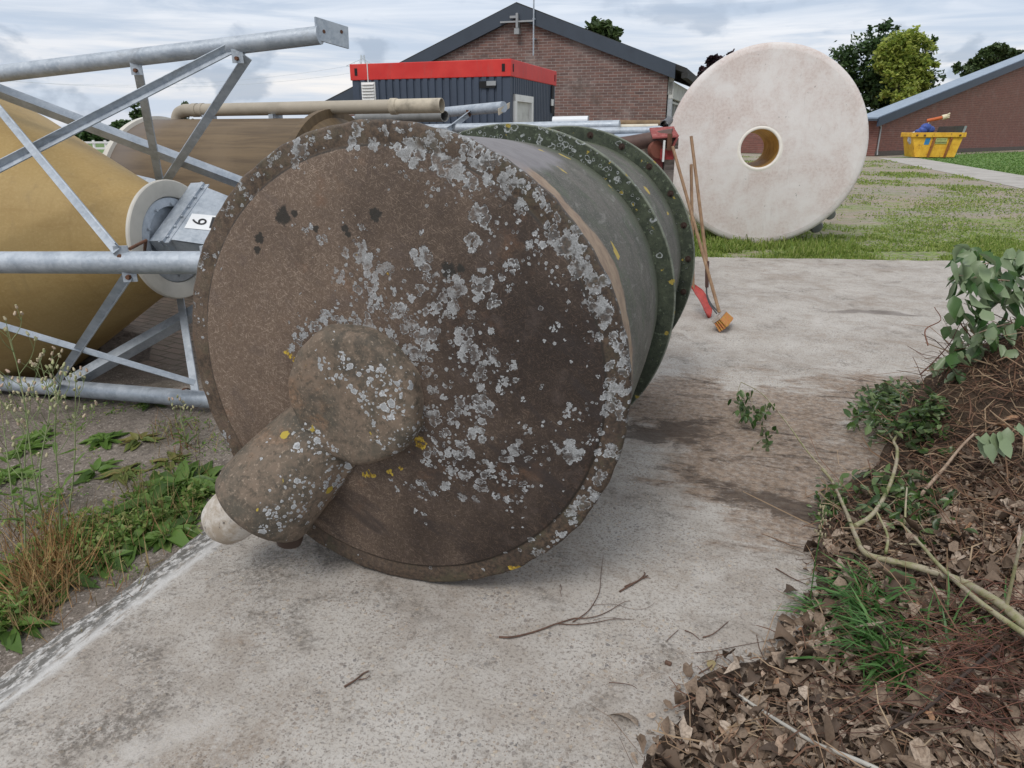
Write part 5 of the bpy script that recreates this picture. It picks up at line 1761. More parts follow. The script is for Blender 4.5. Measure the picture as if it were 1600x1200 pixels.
mb.box((0, DW + 0.06, HZ - 0.11), (2 * ht + 0.12, 0.12, 0.30))
mb.box((-ht - 0.0, DW / 2, HZ - 0.11), (0.12, DW, 0.26))
mb.box((ht + 0.0, DW / 2, HZ - 0.11), (0.12, DW, 0.26))
part('top_rim', mb, M_SKIP, skip, local=True, smooth=0, bevel=0.02)
for (xb, xt) in ((-0.18 * sk_l, -0.08 * sk_l), (0.24 * sk_l, 0.34 * sk_l)):
    part('rib', MB().prism([(xb - 0.07, -0.09, 0.04), (xb + 0.07, -0.09, 0.04), (xt + 0.08, -0.09, HZ - 0.26), (xt - 0.08, -0.09, HZ - 0.26)], (0, 0.09, 0)), flat('rust_streaked_rib', (0.26, 0.10, 0.03), 0.8, 0.5, 6), skip, local=True)
lugm = MB()
for xq in (-ht + 0.25, -ht + 0.75, ht - 0.35):
    part('lifting_pin', MB().lathe([(0.0, 0.10), (0.06, 0.10), (0.06, 0.0)], (xq, -0.12, HZ - 0.14), (0, -1, 0), 12), M_RUST, skip, local=True)
part('blue_sticker', MB().prism([(-0.33 * sk_l, -0.012, HZ - 0.75), (-0.205 * sk_l, -0.012, HZ - 0.75), (-0.175 * sk_l, -0.012, HZ - 0.32), (-0.30 * sk_l, -0.012, HZ - 0.32)], (0, 0.01, 0)), flat('blue_sticker', (0.03, 0.20, 0.42), 0.5), skip, local=True)
sg = MB().box((0.09 * sk_l, -0.03, HZ - 0.50), (0.29 * sk_l, 0.03, 0.38))
sg.cur = 1
for i in range(9):
    sg.box((0.09 * sk_l + (-4 + i) * 0.032 * sk_l, -0.05, HZ - 0.60), (0.018 * sk_l, 0.012, 0.10))
for i in range(7):
    sg.box((0.09 * sk_l + (-3 + i) * 0.034 * sk_l, -0.05, HZ - 0.43), (0.014 * sk_l, 0.012, 0.06))
part('name_board', sg, [flat('pale_green_board', (0.42, 0.44, 0.17), 0.6), flat('dark_green_letters', (0.09, 0.10, 0.03), 0.6)], skip, local=True)
skm = world_mx(skip)
# heap inside
mb = MB()
mb.sphere(skm @ Vector((-0.9, 0.7, 1.25)), 0.9, 14, (0.9, 0.7, 0.65))
solo('rubbish_heap', mb, flat('grey_white_rubbish', (0.52, 0.52, 0.55), 0.8, 0.6, 4), skm @ Vector((-0.9, 0.7, 0.2)), 'pale rubbish heaped at the left end of the yellow skip', 'rubbish')
M_BLUE = flat('blue_plastic', (0.04, 0.075, 0.29), 0.5, 0.5, 6)
bg_ = MB()
for (a_, b_, c_, r) in ((-0.75, 0.35, 1.98, 0.34), (-0.95, 0.3, 1.8, 0.30), (-0.45, 0.4, 1.85, 0.30), (-1.25, 0.25, 1.70, 0.22)):
    bg_.sphere(skm @ Vector((a_, b_, c_)), r, 12, (1.1, 0.8, 0.85))
solo('plastic_bag', bg_, M_BLUE, skm @ Vector((-0.8, 0.35, 1.5)), 'blue plastic bag on top of the rubbish in the skip', 'bag')
tb = MB().tube([skm @ Vector((-0.75, 0.4, 2.42)), skm @ Vector((0.15, 0.3, 2.62))], 0.11, 14)
tb.cur = 1
tb.tube([skm @ Vector((0.15, 0.3, 2.62)), skm @ Vector((0.42, 0.28, 2.70))], [0.17, 0.15], 12)
for dz in (-0.13, 0.0, 0.13):
    tb.tube([skm @ Vector((0.40, 0.28, 2.70 + dz * .5)), skm @ Vector((0.60, 0.28, 2.76 + dz))], [0.06, 0.05], 8)
tb.tube([skm @ Vector((-0.7, 0.4, 1.7)), skm @ Vector((-0.6, 0.4, 2.44))], 0.04, 8)
solo('orange_tube', tb, [flat('orange_plastic', (0.52, 0.12, 0.035), 0.6), flat('cream_foam', (0.66, 0.58, 0.42), 0.8)], skm @ Vector((-0.6, 0.4, 1.7)), 'orange tube with a cream end sticking out above the skip', 'tube')
pn = MB().prism([skm @ Vector(q) for q in ((0.35, 1.35, 1.3), (2.0, 1.35, 1.3), (2.1, 1.2, 2.1), (0.45, 1.2, 2.05))], skm.to_3x3() @ Vector((0, 0.06, 0)))
pn.cur = 1
pn.prism([skm @ Vector(q) for q in ((2.02, 1.3, 1.3), (2.16, 1.3, 1.3), (2.26, 1.15, 2.1), (2.12, 1.15, 2.1))], skm.to_3x3() @ Vector((0, 0.06, 0)))
solo('scrap_sheet', pn, [flat('dark_panel_sheet', (0.075, 0.075, 0.08), 0.35, 0.3, 3), M_GALV], skm @ Vector((1.2, 1.35, 0.5)), 'dark flat panel propped up at the right end of the skip', 'panel')


# ------------------------------------------------------------------ trees
def leaf_mat(name, cs, trans=0.3, rough=0.55, back=None):
    def fn(g):
        r = g.island()
        n_ = len(cs)
        c = g.ramp(r, [(i / (n_ - 1), q) for i, q in enumerate(cs)])
        if back:
            bf = g.n('ShaderNodeNewGeometry').outputs['Backfacing']
            c = g.mix(bf, c, g.ramp(r, [(0, tuple(0.85 * q for q in back)), (1, tuple(1.12 * q for q in back))]))
        return c
    return mat(name, fn, rough, trans=trans)


M_BARK = flat('grey_bark', (0.10, 0.085, 0.07), 0.9, 0.4, 5)
M_DKLEAF = leaf_mat('dark_tree_leaf', [(0.02, 0.048, 0.017), (0.04, 0.08, 0.025), (0.06, 0.11, 0.034), (0.09, 0.15, 0.05)])
M_YLEAF = leaf_mat('yellow_green_leaf', [(0.20, 0.29, 0.05), (0.36, 0.43, 0.08), (0.50, 0.54, 0.14), (0.12, 0.19, 0.04)], 0.5)
M_MIDLEAF = leaf_mat('mid_tree_leaf', [(0.03, 0.055, 0.02), (0.06, 0.10, 0.03), (0.10, 0.14, 0.05)])
M_PURPLE = leaf_mat('purple_leaf', [(0.018, 0.010, 0.016), (0.04, 0.018, 0.026), (0.06, 0.03, 0.035)])


def tree(name, label, px, Y, blobs, lm, n, size, cat='tree', trunk_r=0.3, group=None, seed=1):
    """blobs: (px, py, radius px) of the crown's masses; each gets its own distance a little before or behind the trunk"""
    global rng
    r_ = np.random.default_rng(seed)
    base = at(px, 230, Y)
    base.z = -0.03
    root = thing(name, base, label, cat, 0, group)
    P, cen = [], []
    tot = sum(b[2] ** 2 for b in blobs)
    for (bx, by, br_) in blobs:
        yy = Y + r_.normal(0, 0.6) * br_ * Y / FPX
        c = np.array(at(bx, by, yy))
        rr_ = br_ * Y / FPX / CP
        cen.append((c, rr_))
        m_ = max(60, int(n * br_ ** 2 / tot))
        # clumps: leaves gather round sprays on the blob's outer half
        ns_ = max(8, m_ // 26)
        d = r_.normal(0, 1, (ns_, 3))
        d /= np.linalg.norm(d, axis=1)[:, None]
        rad = rr_ * r_.uniform(0.30, 1.06, ns_) ** 0.7
        sp = c + d * rad[:, None] * np.array([1, 1, 0.92])
        k_ = r_.integers(0, ns_, m_)
        P.append(sp[k_] + r_.normal(0, rr_ * 0.115, (m_, 3)))
    P = np.vstack(P)
    m_ = len(P)
    V, F = scatter(P, r_.uniform(0, 6.28, m_), r_.normal(-0.3, 0.5, m_), r_.normal(0, 0.7, m_), size * r_.uniform(0.5, 1.0, m_), size * r_.uniform(0.7, 1.3, m_), QUAD_V, QUAD_F)
    inv = np.array(base)
    leaf_mesh('crown', V - inv, F, lm, (0, 0, 0), root)
    tk = MB()
    top = max(c[2] for c, _ in cen)
    c_top = np.mean([c for c, _ in cen], axis=0)
    p0_ = Vector((0, 0, 0))
    p1_ = Vector((c_top[0] - base.x, c_top[1] - base.y, c_top[2] - base.z))
    tk.tube(smoothpath([p0_, p0_.lerp(p1_, 0.4) + Vector((0.1 * trunk_r, 0, 0)), p1_], 4), taper(9, trunk_r, trunk_r * 0.35), 10)
    for c, rr_ in cen:
        q = Vector(tuple(c)) - base
        s = p0_.lerp(p1_, 0.55)
        tk.tube(smoothpath([s, s.lerp(q, 0.5) + Vector((0, 0, -0.1 * rr_)), q], 3), taper(7, trunk_r * 0.4, trunk_r * 0.08), 6)
    part('trunk', tk, M_BARK, root, local=True)
    return root


tree('broadleaf_tree', 'tall dark green tree behind the white tank, its left half beside the yellowish tree', 1385, 84,
     [(1345, 95, 40), (1325, 112, 24), (1350, 145, 36), (1395, 125, 45), (1405, 165, 40), (1365, 175, 30), (1380, 62, 24), (1383, 46, 10), (1455, 66, 9), (1448, 78, 9), (1438, 95, 14), (1430, 140, 34), (1440, 175, 30), (1350, 200, 34), (1410, 200, 34), (1390, 90, 30)], M_DKLEAF, 15000, 0.36, trunk_r=0.45, seed=11)
tree('broadleaf_tree', 'yellow-green leafed tree standing in front of the dark tall tree', 1412, 78,
     [(1410, 72, 26), (1424, 62, 18), (1392, 84, 22), (1382, 100, 16), (1438, 85, 20), (1450, 100, 12), (1448, 120, 14), (1402, 108, 20), (1432, 105, 16), (1444, 138, 11), (1376, 78, 9), (1406, 146, 24), (1430, 158, 22), (1410, 172, 22)], M_YLEAF, 7500, 0.32, trunk_r=0.3, seed=12)
tree('roadside_tree', 'loose green tree showing over the pale roof of the brick shed, far right', 1545, 130,
     [(1548, 82, 13), (1562, 76, 10), (1538, 92, 12), (1525, 100, 10), (1578, 88, 13), (1565, 98, 14), (1510, 106, 8), (1497, 106, 7), (1545, 106, 15), (1530, 118, 14), (1588, 92, 8)], M_MIDLEAF, 3800, 0.55, trunk_r=0.4, seed=13)
tree('garden_tree', 'small green treetop showing above the right slope of the barn roof', 942, 40,
     [(935, 42, 12), (948, 46, 11), (925, 44, 7), (960, 54, 7), (942, 60, 20), (940, 90, 26)], M_MIDLEAF, 1800, 0.26, trunk_r=0.22, seed=14)
tree('purple_tree', 'dark purple-leafed tree between the barn and the white tank', 1118, 44,
     [(1108, 103, 13), (1122, 96, 11), (1136, 90, 8), (1100, 118, 11), (1128, 112, 18), (1140, 140, 30), (1115, 140, 20)], M_PURPLE, 2600, 0.24, trunk_r=0.2, seed=15)
GT = 'trees along the far field'
tree('field_tree', 'rounded dark tree over the field, nearest the yellow cone', 142, 125,
     [(142, 194, 9), (132, 202, 9), (150, 200, 8), (140, 212, 14)], M_DKLEAF, 900, 0.6, trunk_r=0.3, group=GT, seed=16)
tree('field_tree', 'broad dark hedge-like tree in the middle over the field', 190, 125,
     [(182, 198, 10), (196, 196, 11), (170, 208, 11), (205, 205, 12), (185, 212, 13), (160, 214, 9), (205, 216, 9), (150, 217, 8)], M_DKLEAF, 1700, 0.6, trunk_r=0.3, group=GT, seed=17)
tree('field_tree', 'slim light-topped tree right behind the brown tank over the field', 213, 110,
     [(212, 180, 9), (209, 162, 6), (216, 194, 11), (222, 182, 7), (228, 200, 12), (212, 208, 14)], M_MIDLEAF, 1300, 0.5, trunk_r=0.25, group=GT, seed=18)
tree('field_tree', 'thin pale treetop peeking over the beige pipe', 290, 110,
     [(290, 164, 4), (291, 172, 6), (288, 182, 9), (292, 196, 12)], M_MIDLEAF, 450, 0.45, trunk_r=0.2, group=GT, seed=19)
tree('field_tree', 'low dark trees edge far left under the frame', 90, 130,
     [(60, 205, 14), (85, 208, 12), (108, 210, 12), (120, 208, 9)], M_DKLEAF, 900, 0.6, trunk_r=0.3, group=GT, seed=20)

# white paddock fence in the distance
f0, f1 = gnd(40, 247), gnd(330, 246)
fence = thing('paddock_fence', f0, 'white rail fence at the edge of the field, left of the brown tank', 'fence')
fd = (f1 - f0)
npost = 17
for i in range(npost):
    q = f0 + fd * (i / (npost - 1))
    part('post', MB().box(q + Vector((0, 0, 0.55)), (0.13, 0.13, 1.2)), M_WHITE, fence)
for z_ in (0.25, 0.62, 1.0):
    part('rail', MB().bar(f0 + Vector((0, -0.08, z_)), f1 + Vector((0, -0.08, z_)), 0.05, 0.13), M_WHITE, fence)

# lattice pylon and its wires on the horizon
py_b = at(574, 205, 330)
py_b.z = 0
pyl = thing('power_pylon', py_b, 'faint lattice power pylon on the horizon above the left end of the cabin', 'pylon')
mb = MB()
Hh = at(574, 86, 330).z
sc_ = 330 / FPX / CP
wv_ = 5.0
M_PYL = flat('pale_grey_steel', (0.52, 0.55, 0.60), 0.6, 0.05, 1)
for sx_ in (-1, 1):
    for sy_ in (-1, 1):
        mb.tube([py_b + Vector((sx_ * wv_, sy_ * wv_, 0)), py_b + Vector((sx_ * 0.6, sy_ * 0.6, Hh))], 0.13, 5)
nl = 9
for i in range(nl):
    z0_, z1_ = Hh * i / nl, Hh * (i + 1) / nl
    w0, w1 = wv_ + (0.6 - wv_) * i / nl, wv_ + (0.6 - wv_) * (i + 1) / nl
    for sy_ in (-1, 1):
        mb.tube([py_b + Vector((-w0, sy_ * w0, z0_)), py_b + Vector((w1, sy_ * w1, z1_))], 0.07, 4)
        mb.tube([py_b + Vector((w0, sy_ * w0, z0_)), py_b + Vector((-w1, sy_ * w1, z1_))], 0.07, 4)
part('lattice_tower', mb, M_PYL, pyl, smooth=0)
for (zz, hw, rise) in ((Hh - 4.0, 7.2, 2.6),):
    arm = MB()
    for s_ in (-1, 1):
        tip = py_b + Vector((s_ * hw, 0, zz - 0.8 + 0.6 * s_ * -1))
        arm.tube([py_b + Vector((0, 0.5, zz - 0.6)), tip], 0.12, 5)
        arm.tube([py_b + Vector((0, -0.5, zz + rise)), tip], 0.09, 5)
        for t in (0.3, 0.6):
            arm.tube([py_b.lerp(py_b, 0) + Vector((s_ * hw * t, 0, zz - 0.6 - 0.2 * t)), py_b + Vector((s_ * hw * (t - .1), 0, zz + rise * (1 - t)))], 0.06, 4)
    part('crossarm', arm, M_PYL, pyl, smooth=0)
wr = MB()
for s_, zz in ((-1, Hh - 4.4), (1, Hh - 5.2)):
    a_ = py_b + Vector((s_ * 7, 0, zz))
    for sgn in (-1,):
        b_ = a_ + Vector((-170, -40, -3))
        wr.tube([a_.lerp(b_, t) + Vector((0, 0, -7 * 4 * t * (1 - t))) for t in [i / 10 for i in range(11)]], 0.05, 4)
part('wires', wr, M_PYL, pyl, smooth=0)

# ------------------------------------------------------------------ right side: heap of earth, litter and cut branches
LITTER = [gnd(*q) for q in ((1000, 1215), (1022, 1165), (1062, 1105), (1120, 1060), (1190, 1030), (1262, 965), (1272, 900), (1284, 820), (1305, 775), (1370, 735), (1395, 690), (1440, 640), (1470, 600), (1500, 560), (1560, 520), (1660, 490))]
LX = np.array([[p.x, p.y] for p in LITTER])


def side_dist(x, y):
    """distance from the litter's edge, positive on the heap side"""
    x, y = np.asarray(x, float), np.asarray(y, float)
    best = np.full(x.shape, 1e9)
    sgn = np.ones(x.shape)
    for a, b in zip(LX[:-1], LX[1:]):
        d = b - a
        t = np.clip(((x - a[0]) * d[0] + (y - a[1]) * d[1]) / (d @ d), 0, 1)
        qx, qy = x - a[0] - t * d[0], y - a[1] - t * d[1]
        dd_ = np.hypot(qx, qy)
        cr = d[0] * (y - a[1]) - d[1] * (x - a[0])
        upd = dd_ < best
        best = np.where(upd, dd_, best)
        sgn = np.where(upd, np.where(cr < 0, 1, -1), sgn)
    return best * sgn


def hnoise(x, y, s, seed):
    r_ = np.random.default_rng(seed)
    out = np.zeros(np.shape(x))
    for k_ in range(14):
        a = r_.uniform(0, 6.28)
        f = s * r_.uniform(0.6, 2.4)
        out = out + np.sin((np.cos(a) * x + np.sin(a) * y) * f + r_.uniform(0, 6.28)) / 14 * 2
    return out


PK = at(1530, 622, 3.7)


def heap_h(x, y):
    x, y = np.asarray(x, float), np.asarray(y, float)
    d = side_dist(x, y) + 0.05 * hnoise(x, y, 14, 3)
    e = np.clip((d - 0.01) / 0.5, 0, 1)
    h = 0.004 + 0.06 * e + 0.05 * np.clip(d - 0.3, 0, 1.2)
    h = h + 0.43 * np.exp(-(((x - 2.72) / 0.46) ** 2 + ((y - 3.62) / 0.55) ** 2)) + 0.22 * np.exp(-(((x - 3.1) / 0.9) ** 2 + ((y - 3.0) / 1.1) ** 2))
    h = h + e * (0.018 * hnoise(x, y, 16, 5) + 0.010 * hnoise(x, y, 50, 6))
    return np.where(d > 0, h, np.maximum(d * 0.4, -0.06))


def m_heap(g):
    p = g.pos()
    a = g.noise(p, 5, 7, 0.75)
    b = g.noise(p, 45, 6, 0.8)
    c = g.mix(g.mr(a, 0.35, 0.65), (0.045, 0.029, 0.02), (0.13, 0.085, 0.055))
    c = g.mix(g.m('MULTIPLY', g.mr(b, 0.5, 0.66), 0.7), c, (0.18, 0.125, 0.085))
    c = g.mix(g.m('MULTIPLY', g.mr(g.noise(p, 2.5, 4), 0.55, 0.68), 0.6), c, (0.20, 0.14, 0.085))
    return {'c': c, 'h': g.m('ADD', a, b), 'd': 0.03}


M_HEAP = mat('peaty_soil', m_heap, 0.95)
gx, gy = np.meshgrid(np.linspace(0.2, 5.4, 300), np.linspace(0.9, 5.6, 270))
gh = heap_h(gx, gy)
nyy, nxx = gx.shape
V = np.stack([gx, gy, gh], -1).reshape(-1, 3)
ii, jj = np.meshgrid(np.arange(nyy - 1), np.arange(nxx - 1), indexing='ij')
F = np.stack([ii * nxx + jj, ii * nxx + jj + 1, (ii + 1) * nxx + jj + 1, (ii + 1) * nxx + jj], -1).reshape(-1, 4)
keep = (V[F][:, :, 2].max(1) > -0.03)
F = F[keep]
me = bpy.data.meshes.new('soil_mound')
me.from_pydata(V.tolist(), [], F.tolist())
tag(link_mesh('soil_mound', me, M_HEAP, None, 1.5), kind='structure')


def on_heap(x, y, dz=0.0):
    return np.stack([x, y, np.maximum(heap_h(x, y), 0.0) + dz], -1)


def sample_heap(n, seed, x0, x1, y0, y1, dens=None):
    r_ = np.random.default_rng(seed)
    X, Y = np.empty(0), np.empty(0)
    while len(X) < n:
        x, y = r_.uniform(x0, x1, n), r_.uniform(y0, y1, n)
        d = side_dist(x, y)
        k_ = r_.uniform(0, 1, n) < np.clip((d + 0.09) / 0.2, 0, 1) ** 1.5 * (dens(x, y) if dens else 1)
        X, Y = np.append(X, x[k_]), np.append(Y, y[k_])
    return X[:n], Y[:n]


M_DEAD = mat('dead_leaf', lambda g: {'c': g.mix(g.m('MULTIPLY', g.mr(g.noise(g.pos(), 130, 3), 0.4, 0.65), 0.5),
             g.ramp(g.island(), [(0.0, (0.055, 0.036, 0.026)), (0.25, (0.13, 0.088, 0.06)), (0.5, (0.22, 0.158, 0.113)), (0.78, (0.34, 0.26, 0.195)), (0.95, (0.46, 0.375, 0.30)), (1.0, (0.32, 0.16, 0.075))]), (0.10, 0.07, 0.05))}, 0.75)
r2 = np.random.default_rng(21)
# broad dead leaves, thickest near the front
DEADV = LEAF_V.copy()
DEADV[:, 2] += 0.16 * np.sin(DEADV[:, 1] * 4) + 0.3 * DEADV[:, 0] ** 2
x, y = sample_heap(14500, 22, 0.2, 3.0, 1.05, 3.2, lambda x, y: np.clip(1.25 - (y - 1.7) * 0.75, 0.12, 1))
n_ = len(x)
P = on_heap(x, y, 0) + np.stack([np.zeros(n_), np.zeros(n_), r2.uniform(0.0, 0.022, n_)], -1)
L_s = np.clip(r2.lognormal(-3.72, 0.5, n_), 0.008, 0.062)
V, F = scatter(P, r2.uniform(0, 6.28, n_), r2.normal(0.08, 0.38, n_), r2.normal(0, 0.5, n_), L_s * r2.uniform(0.45, 1.0, n_), L_s, DEADV, LEAF_F, 0.06, 0.45)
tag(leaf_mesh('dead_leaves', V, F, M_DEAD), kind='stuff')

x, y = sample_heap(420, 27, 0.3, 2.4, 1.05, 2.6)
n_ = len(x)
P = on_heap(x, y, 0) + np.stack([np.zeros(n_), np.zeros(n_), r2.uniform(0.012, 0.03, n_)], -1)
L_s = r2.uniform(0.045, 0.085, n_)
V, F = scatter(P, r2.uniform(0, 6.28, n_), r2.normal(0.05, 0.3, n_), r2.normal(0, 0.4, n_), L_s * r2.uniform(0.6, 0.95, n_), L_s, DEADV, LEAF_F, 0.06, 0.4)
tag(leaf_mesh('broad_dead_leaves', V, F, M_DEAD), kind='stuff')

# brown rootlets, stalks and twigs all over the heap: thin crooked strips
def strands(n, seed, xy, length, width, pitch_s, yaw=None, lift=0.01, bend=0.25):
    r_ = np.random.default_rng(seed)
    x, y = xy
    n = len(x)
    yw = r_.uniform(0, 6.28, n) if yaw is None else yaw + r_.normal(0, 0.5, n)
    L = length * r_.lognormal(0, 0.45, n)
    tv = np.array([(-.5, 0, 0), (.5, 0, 0), (.5, .33, .03), (-.5, .33, .03), (.5, .66, .03), (-.5, .66, .03), (.35, 1, 0), (-.35, 1, 0)], float)
    tf = [(0, 1, 2, 3), (3, 2, 4, 5), (5, 4, 6, 7)]
    M = frames(yw, r_.normal(0, pitch_s, n), r_.normal(0, 0.8, n))
    t = np.repeat(tv[None], n, 0).copy()
    w = width * r_.uniform(0.6, 1.5, n)
    t[:, :, 0] *= w[:, None]
    off = np.zeros((n, 8))
    b1, b2 = r_.normal(0, bend, n), r_.normal(0, bend, n)
    for idx, f in ((2, .5), (3, .5), (4, 1.0), (5, 1.0)):
        off[:, idx] = b1 * f * 0.4
    off[:, 6:] = (b1 + b2)[:, None] * 0.3
    t[:, :, 0] += off * L[:, None]
    t[:, :, 1] *= L[:, None]
    t[:, :, 2] = t[:, :, 2] * L[:, None] + np.abs(off) * L[:, None] * 0.3
    P = on_heap(x, y, 0)
    P[:, 2] += r_.uniform(0.002, lift, n)
    V = np.einsum('nij,nkj->nki', M, t) + P[:, None]
    # keep the strips out of the ground
    gz = np.maximum(heap_h(V[:, :, 0], V[:, :, 1]), 0.0) + 0.002
    V[:, :, 2] = np.maximum(V[:, :, 2], gz)
    F = [tuple(np.array(f) + i * 8) for i in range(n) for f in tf]
    return V.reshape(-1, 3), F


M_ROOT = mat('brown_rootlets', lambda g: g.ramp(g.island(), [(0.0, (0.055, 0.03, 0.02)), (0.4, (0.13, 0.065, 0.04)), (0.7, (0.21, 0.125, 0.075)), (1.0, (0.34, 0.25, 0.16))]), 0.8)
M_REDTWIG = mat('red_brown_twigs', lambda g: g.ramp(g.island(), [(0.0, (0.05, 0.026, 0.02)), (0.5, (0.12, 0.045, 0.03)), (1.0, (0.20, 0.09, 0.055))]), 0.6)
xy = sample_heap(5200, 31, 1.0, 4.2, 2.0, 4.6, lambda x, y: np.clip(0.25 + 1.2 * np.exp(-((x - 2.7) ** 2 + (y - 3.4) ** 2) / 0.7), 0, 1))
V, F = strands(0, 32, xy, 0.13, 0.0045, 0.35, None, 0.03, 0.5)
tag(leaf_mesh('rootlets', V, F, M_ROOT), kind='stuff')
xy = sample_heap(4600, 33, 0.25, 3.2, 1.1, 3.0)
V, F = strands(0, 34, xy, 0.10, 0.0030, 0.25, None, 0.035, 0.4)
tag(leaf_mesh('dry_stalks', V, F, M_ROOT), kind='stuff')
# dark red brush lying in a fan at the lower right
tw = MB()
r3 = random.Random(41)
for i in range(100):
    a = gnd(r3.uniform(1500, 1720), r3.uniform(985, 1200))
    b = gnd(r3.uniform(1250, 1480), r3.uniform(950, 1190))
    if r3.random() < 0.35:
        b = a.lerp(b, 0.55) + Vector((r3.gauss(0, .1), r3.gauss(0, .12), 0))
    pts_ = []
    for t in (0, 0.33, 0.66, 1):
        q = a.lerp(b, t)
        zz = float(max(heap_h(q.x, q.y), 0)) + 0.012 + 0.09 * math.sin(t * 3) * r3.random() + 0.02
        pts_.append(Vector((q.x + r3.gauss(0, .02), q.y + r3.gauss(0, .025), zz)))
    r0 = r3.uniform(0.0009, 0.0026)
    sp = smoothpath(pts_, 4)
    tw.tube(sp, taper(len(sp), r0, r0 * 0.4), 5)
    for k_ in range(r3.randint(0, 2)):
        s_ = sp[r3.randint(4, len(sp) - 3)]
        tw.tube([s_, s_ + Vector((r3.gauss(-.06, .05), r3.gauss(.02, .06), r3.uniform(0, .05)))], [r0 * 0.6, r0 * 0.3], 4)
me = bpy.data.meshes.new('brushwood')
me.from_pydata(tw.v, [], tw.f)
tag(link_mesh('brushwood', me, M_REDTWIG, None, 1.5), kind='stuff')

# ---- cut branches and their leaves
def m_bark(g):
    o = g.obj()
    a = g.noise(o, 30, 5, 0.7)
    c = g.ramp(g.noise(o, 9, 6, 0.7), [(0.36, (0.16, 0.175, 0.065)), (0.47, (0.29, 0.27, 0.15)), (0.56, (0.36, 0.315, 0.235)), (0.66, (0.24, 0.18, 0.12))])
    return {'c': g.mix(g.m('MULTIPLY', g.mr(a, 0.55, 0.7), 0.6), c, (0.16, 0.12, 0.075)), 'h': a, 'd': 0.003}


M_GBARK = mat('green_bark', m_bark, 0.6)
M_PBARK = mat('pinkish_bark', lambda g: {'c': g.ramp(g.noise(g.obj(), 30, 5, 0.7), [(0.35, (0.21, 0.135, 0.095)), (0.6, (0.38, 0.285, 0.21))])}, 0.7)
M_LEAFD = leaf_mat('glossy_dark_leaf', [(0.024, 0.055, 0.014), (0.05, 0.10, 0.024), (0.085, 0.145, 0.038), (0.17, 0.23, 0.10)], 0.25, 0.3, back=(0.16, 0.21, 0.11))
M_LEAFB = leaf_mat('pale_backed_leaf', [(0.03, 0.08, 0.02), (0.05, 0.115, 0.03), (0.08, 0.15, 0.045)], 0.25, 0.38, back=(0.235, 0.305, 0.17))


def hz(px, py, dz):
    """a point seen at (px, py), about dz above the heap"""
    q = gnd(px, py)
    for _ in range(14):
        z_ = float(max(heap_h(q.x, q.y), 0)) + dz
        q = q.lerp(gnd(px, py, z_), 0.6)
    return gnd(px, py, float(max(heap_h(q.x, q.y), 0)) + dz)


def limb(mb_, pix, r0, r1, dz=0.03, dz1=None):
    dz1 = dz if dz1 is None else dz1
    n__ = len(pix)
    pts_ = [hz(px, py, dz + (dz1 - dz) * i / (n__ - 1)) for i, (px, py) in enumerate(pix)]
    sp = smoothpath(pts_, 6)
    mb_.tube(sp, taper(len(sp), r0, r1), 10)
    return sp


def leaves_at(P, seed, L, asp=0.6, pitch=(0.0, 0.5), roll=0.6, jit=0.02):
    r_ = np.random.default_rng(seed)
    n__ = len(P)
    ls = L * r_.uniform(0.65, 1.2, n__)
    return scatter(np.array(P), r_.uniform(0, 6.28, n__), r_.normal(pitch[0], pitch[1], n__), r_.normal(0, roll, n__), ls * asp, ls, LEAF_V, LEAF_F, jit, 0.25)


# the long green limb, forked, right across the heap
p0_ = hz(1500, 905, 0)
lb1 = thing('cut_limb', (p0_.x, p0_.y, 0.0), 'longest forked green-barked limb lying across the leaf litter', 'branch', group=None)
mb = MB()
limb(mb, ((1690, 1045), (1600, 975), (1560, 942), (1500, 908), (1440, 888), (1390, 876), (1352, 864), (1337, 838), (1322, 800), (1300, 752), (1284, 733)), 0.018, 0.0055, 0.10, 0.03)
limb(mb, ((1336, 822), (1362, 805), (1385, 770), (1399, 730), (1402, 702), (1397, 688), (1414, 664), (1419, 632), (1416, 612)), 0.0105, 0.005, 0.05, 0.08)
limb(mb, ((1398, 692), (1388, 676), (1376, 660), (1392, 630)), 0.006, 0.0035, 0.05, 0.09)
limb(mb, ((1378, 675), (1393, 665), (1397, 648), (1391, 642)), 0.0045, 0.003, 0.06, 0.08)
limb(mb, ((1384, 864), (1387, 838), (1375, 810), (1370, 800)), 0.006, 0.0035, 0.06, 0.10)
part('limb', mb, M_GBARK, lb1, smooth=1.2)
P = []
r4 = np.random.default_rng(51)
for i in range(900):
    px_, py_ = 1405 + r4.normal(0, 34), 632 + r4.normal(0, 20) + 0.0
    if ((px_ - 1402) / 78) ** 2 + ((py_ - 645) / 52) ** 2 < 1:
        P.append(tuple(hz(px_, py_, r4.uniform(0.0, 0.13))))
for i in range(110):
    P.append(tuple(hz(r4.normal(1440, 24), r4.normal(668, 18), r4.uniform(0.0, 0.08))))
V, F = leaves_at(P, 52, 0.057, 0.62, (-0.1, 0.45), 0.6)
lo_ = leaf_mesh('foliage', V - np.array(lb1.location), F, M_LEAFD, (0, 0, 0), lb1)

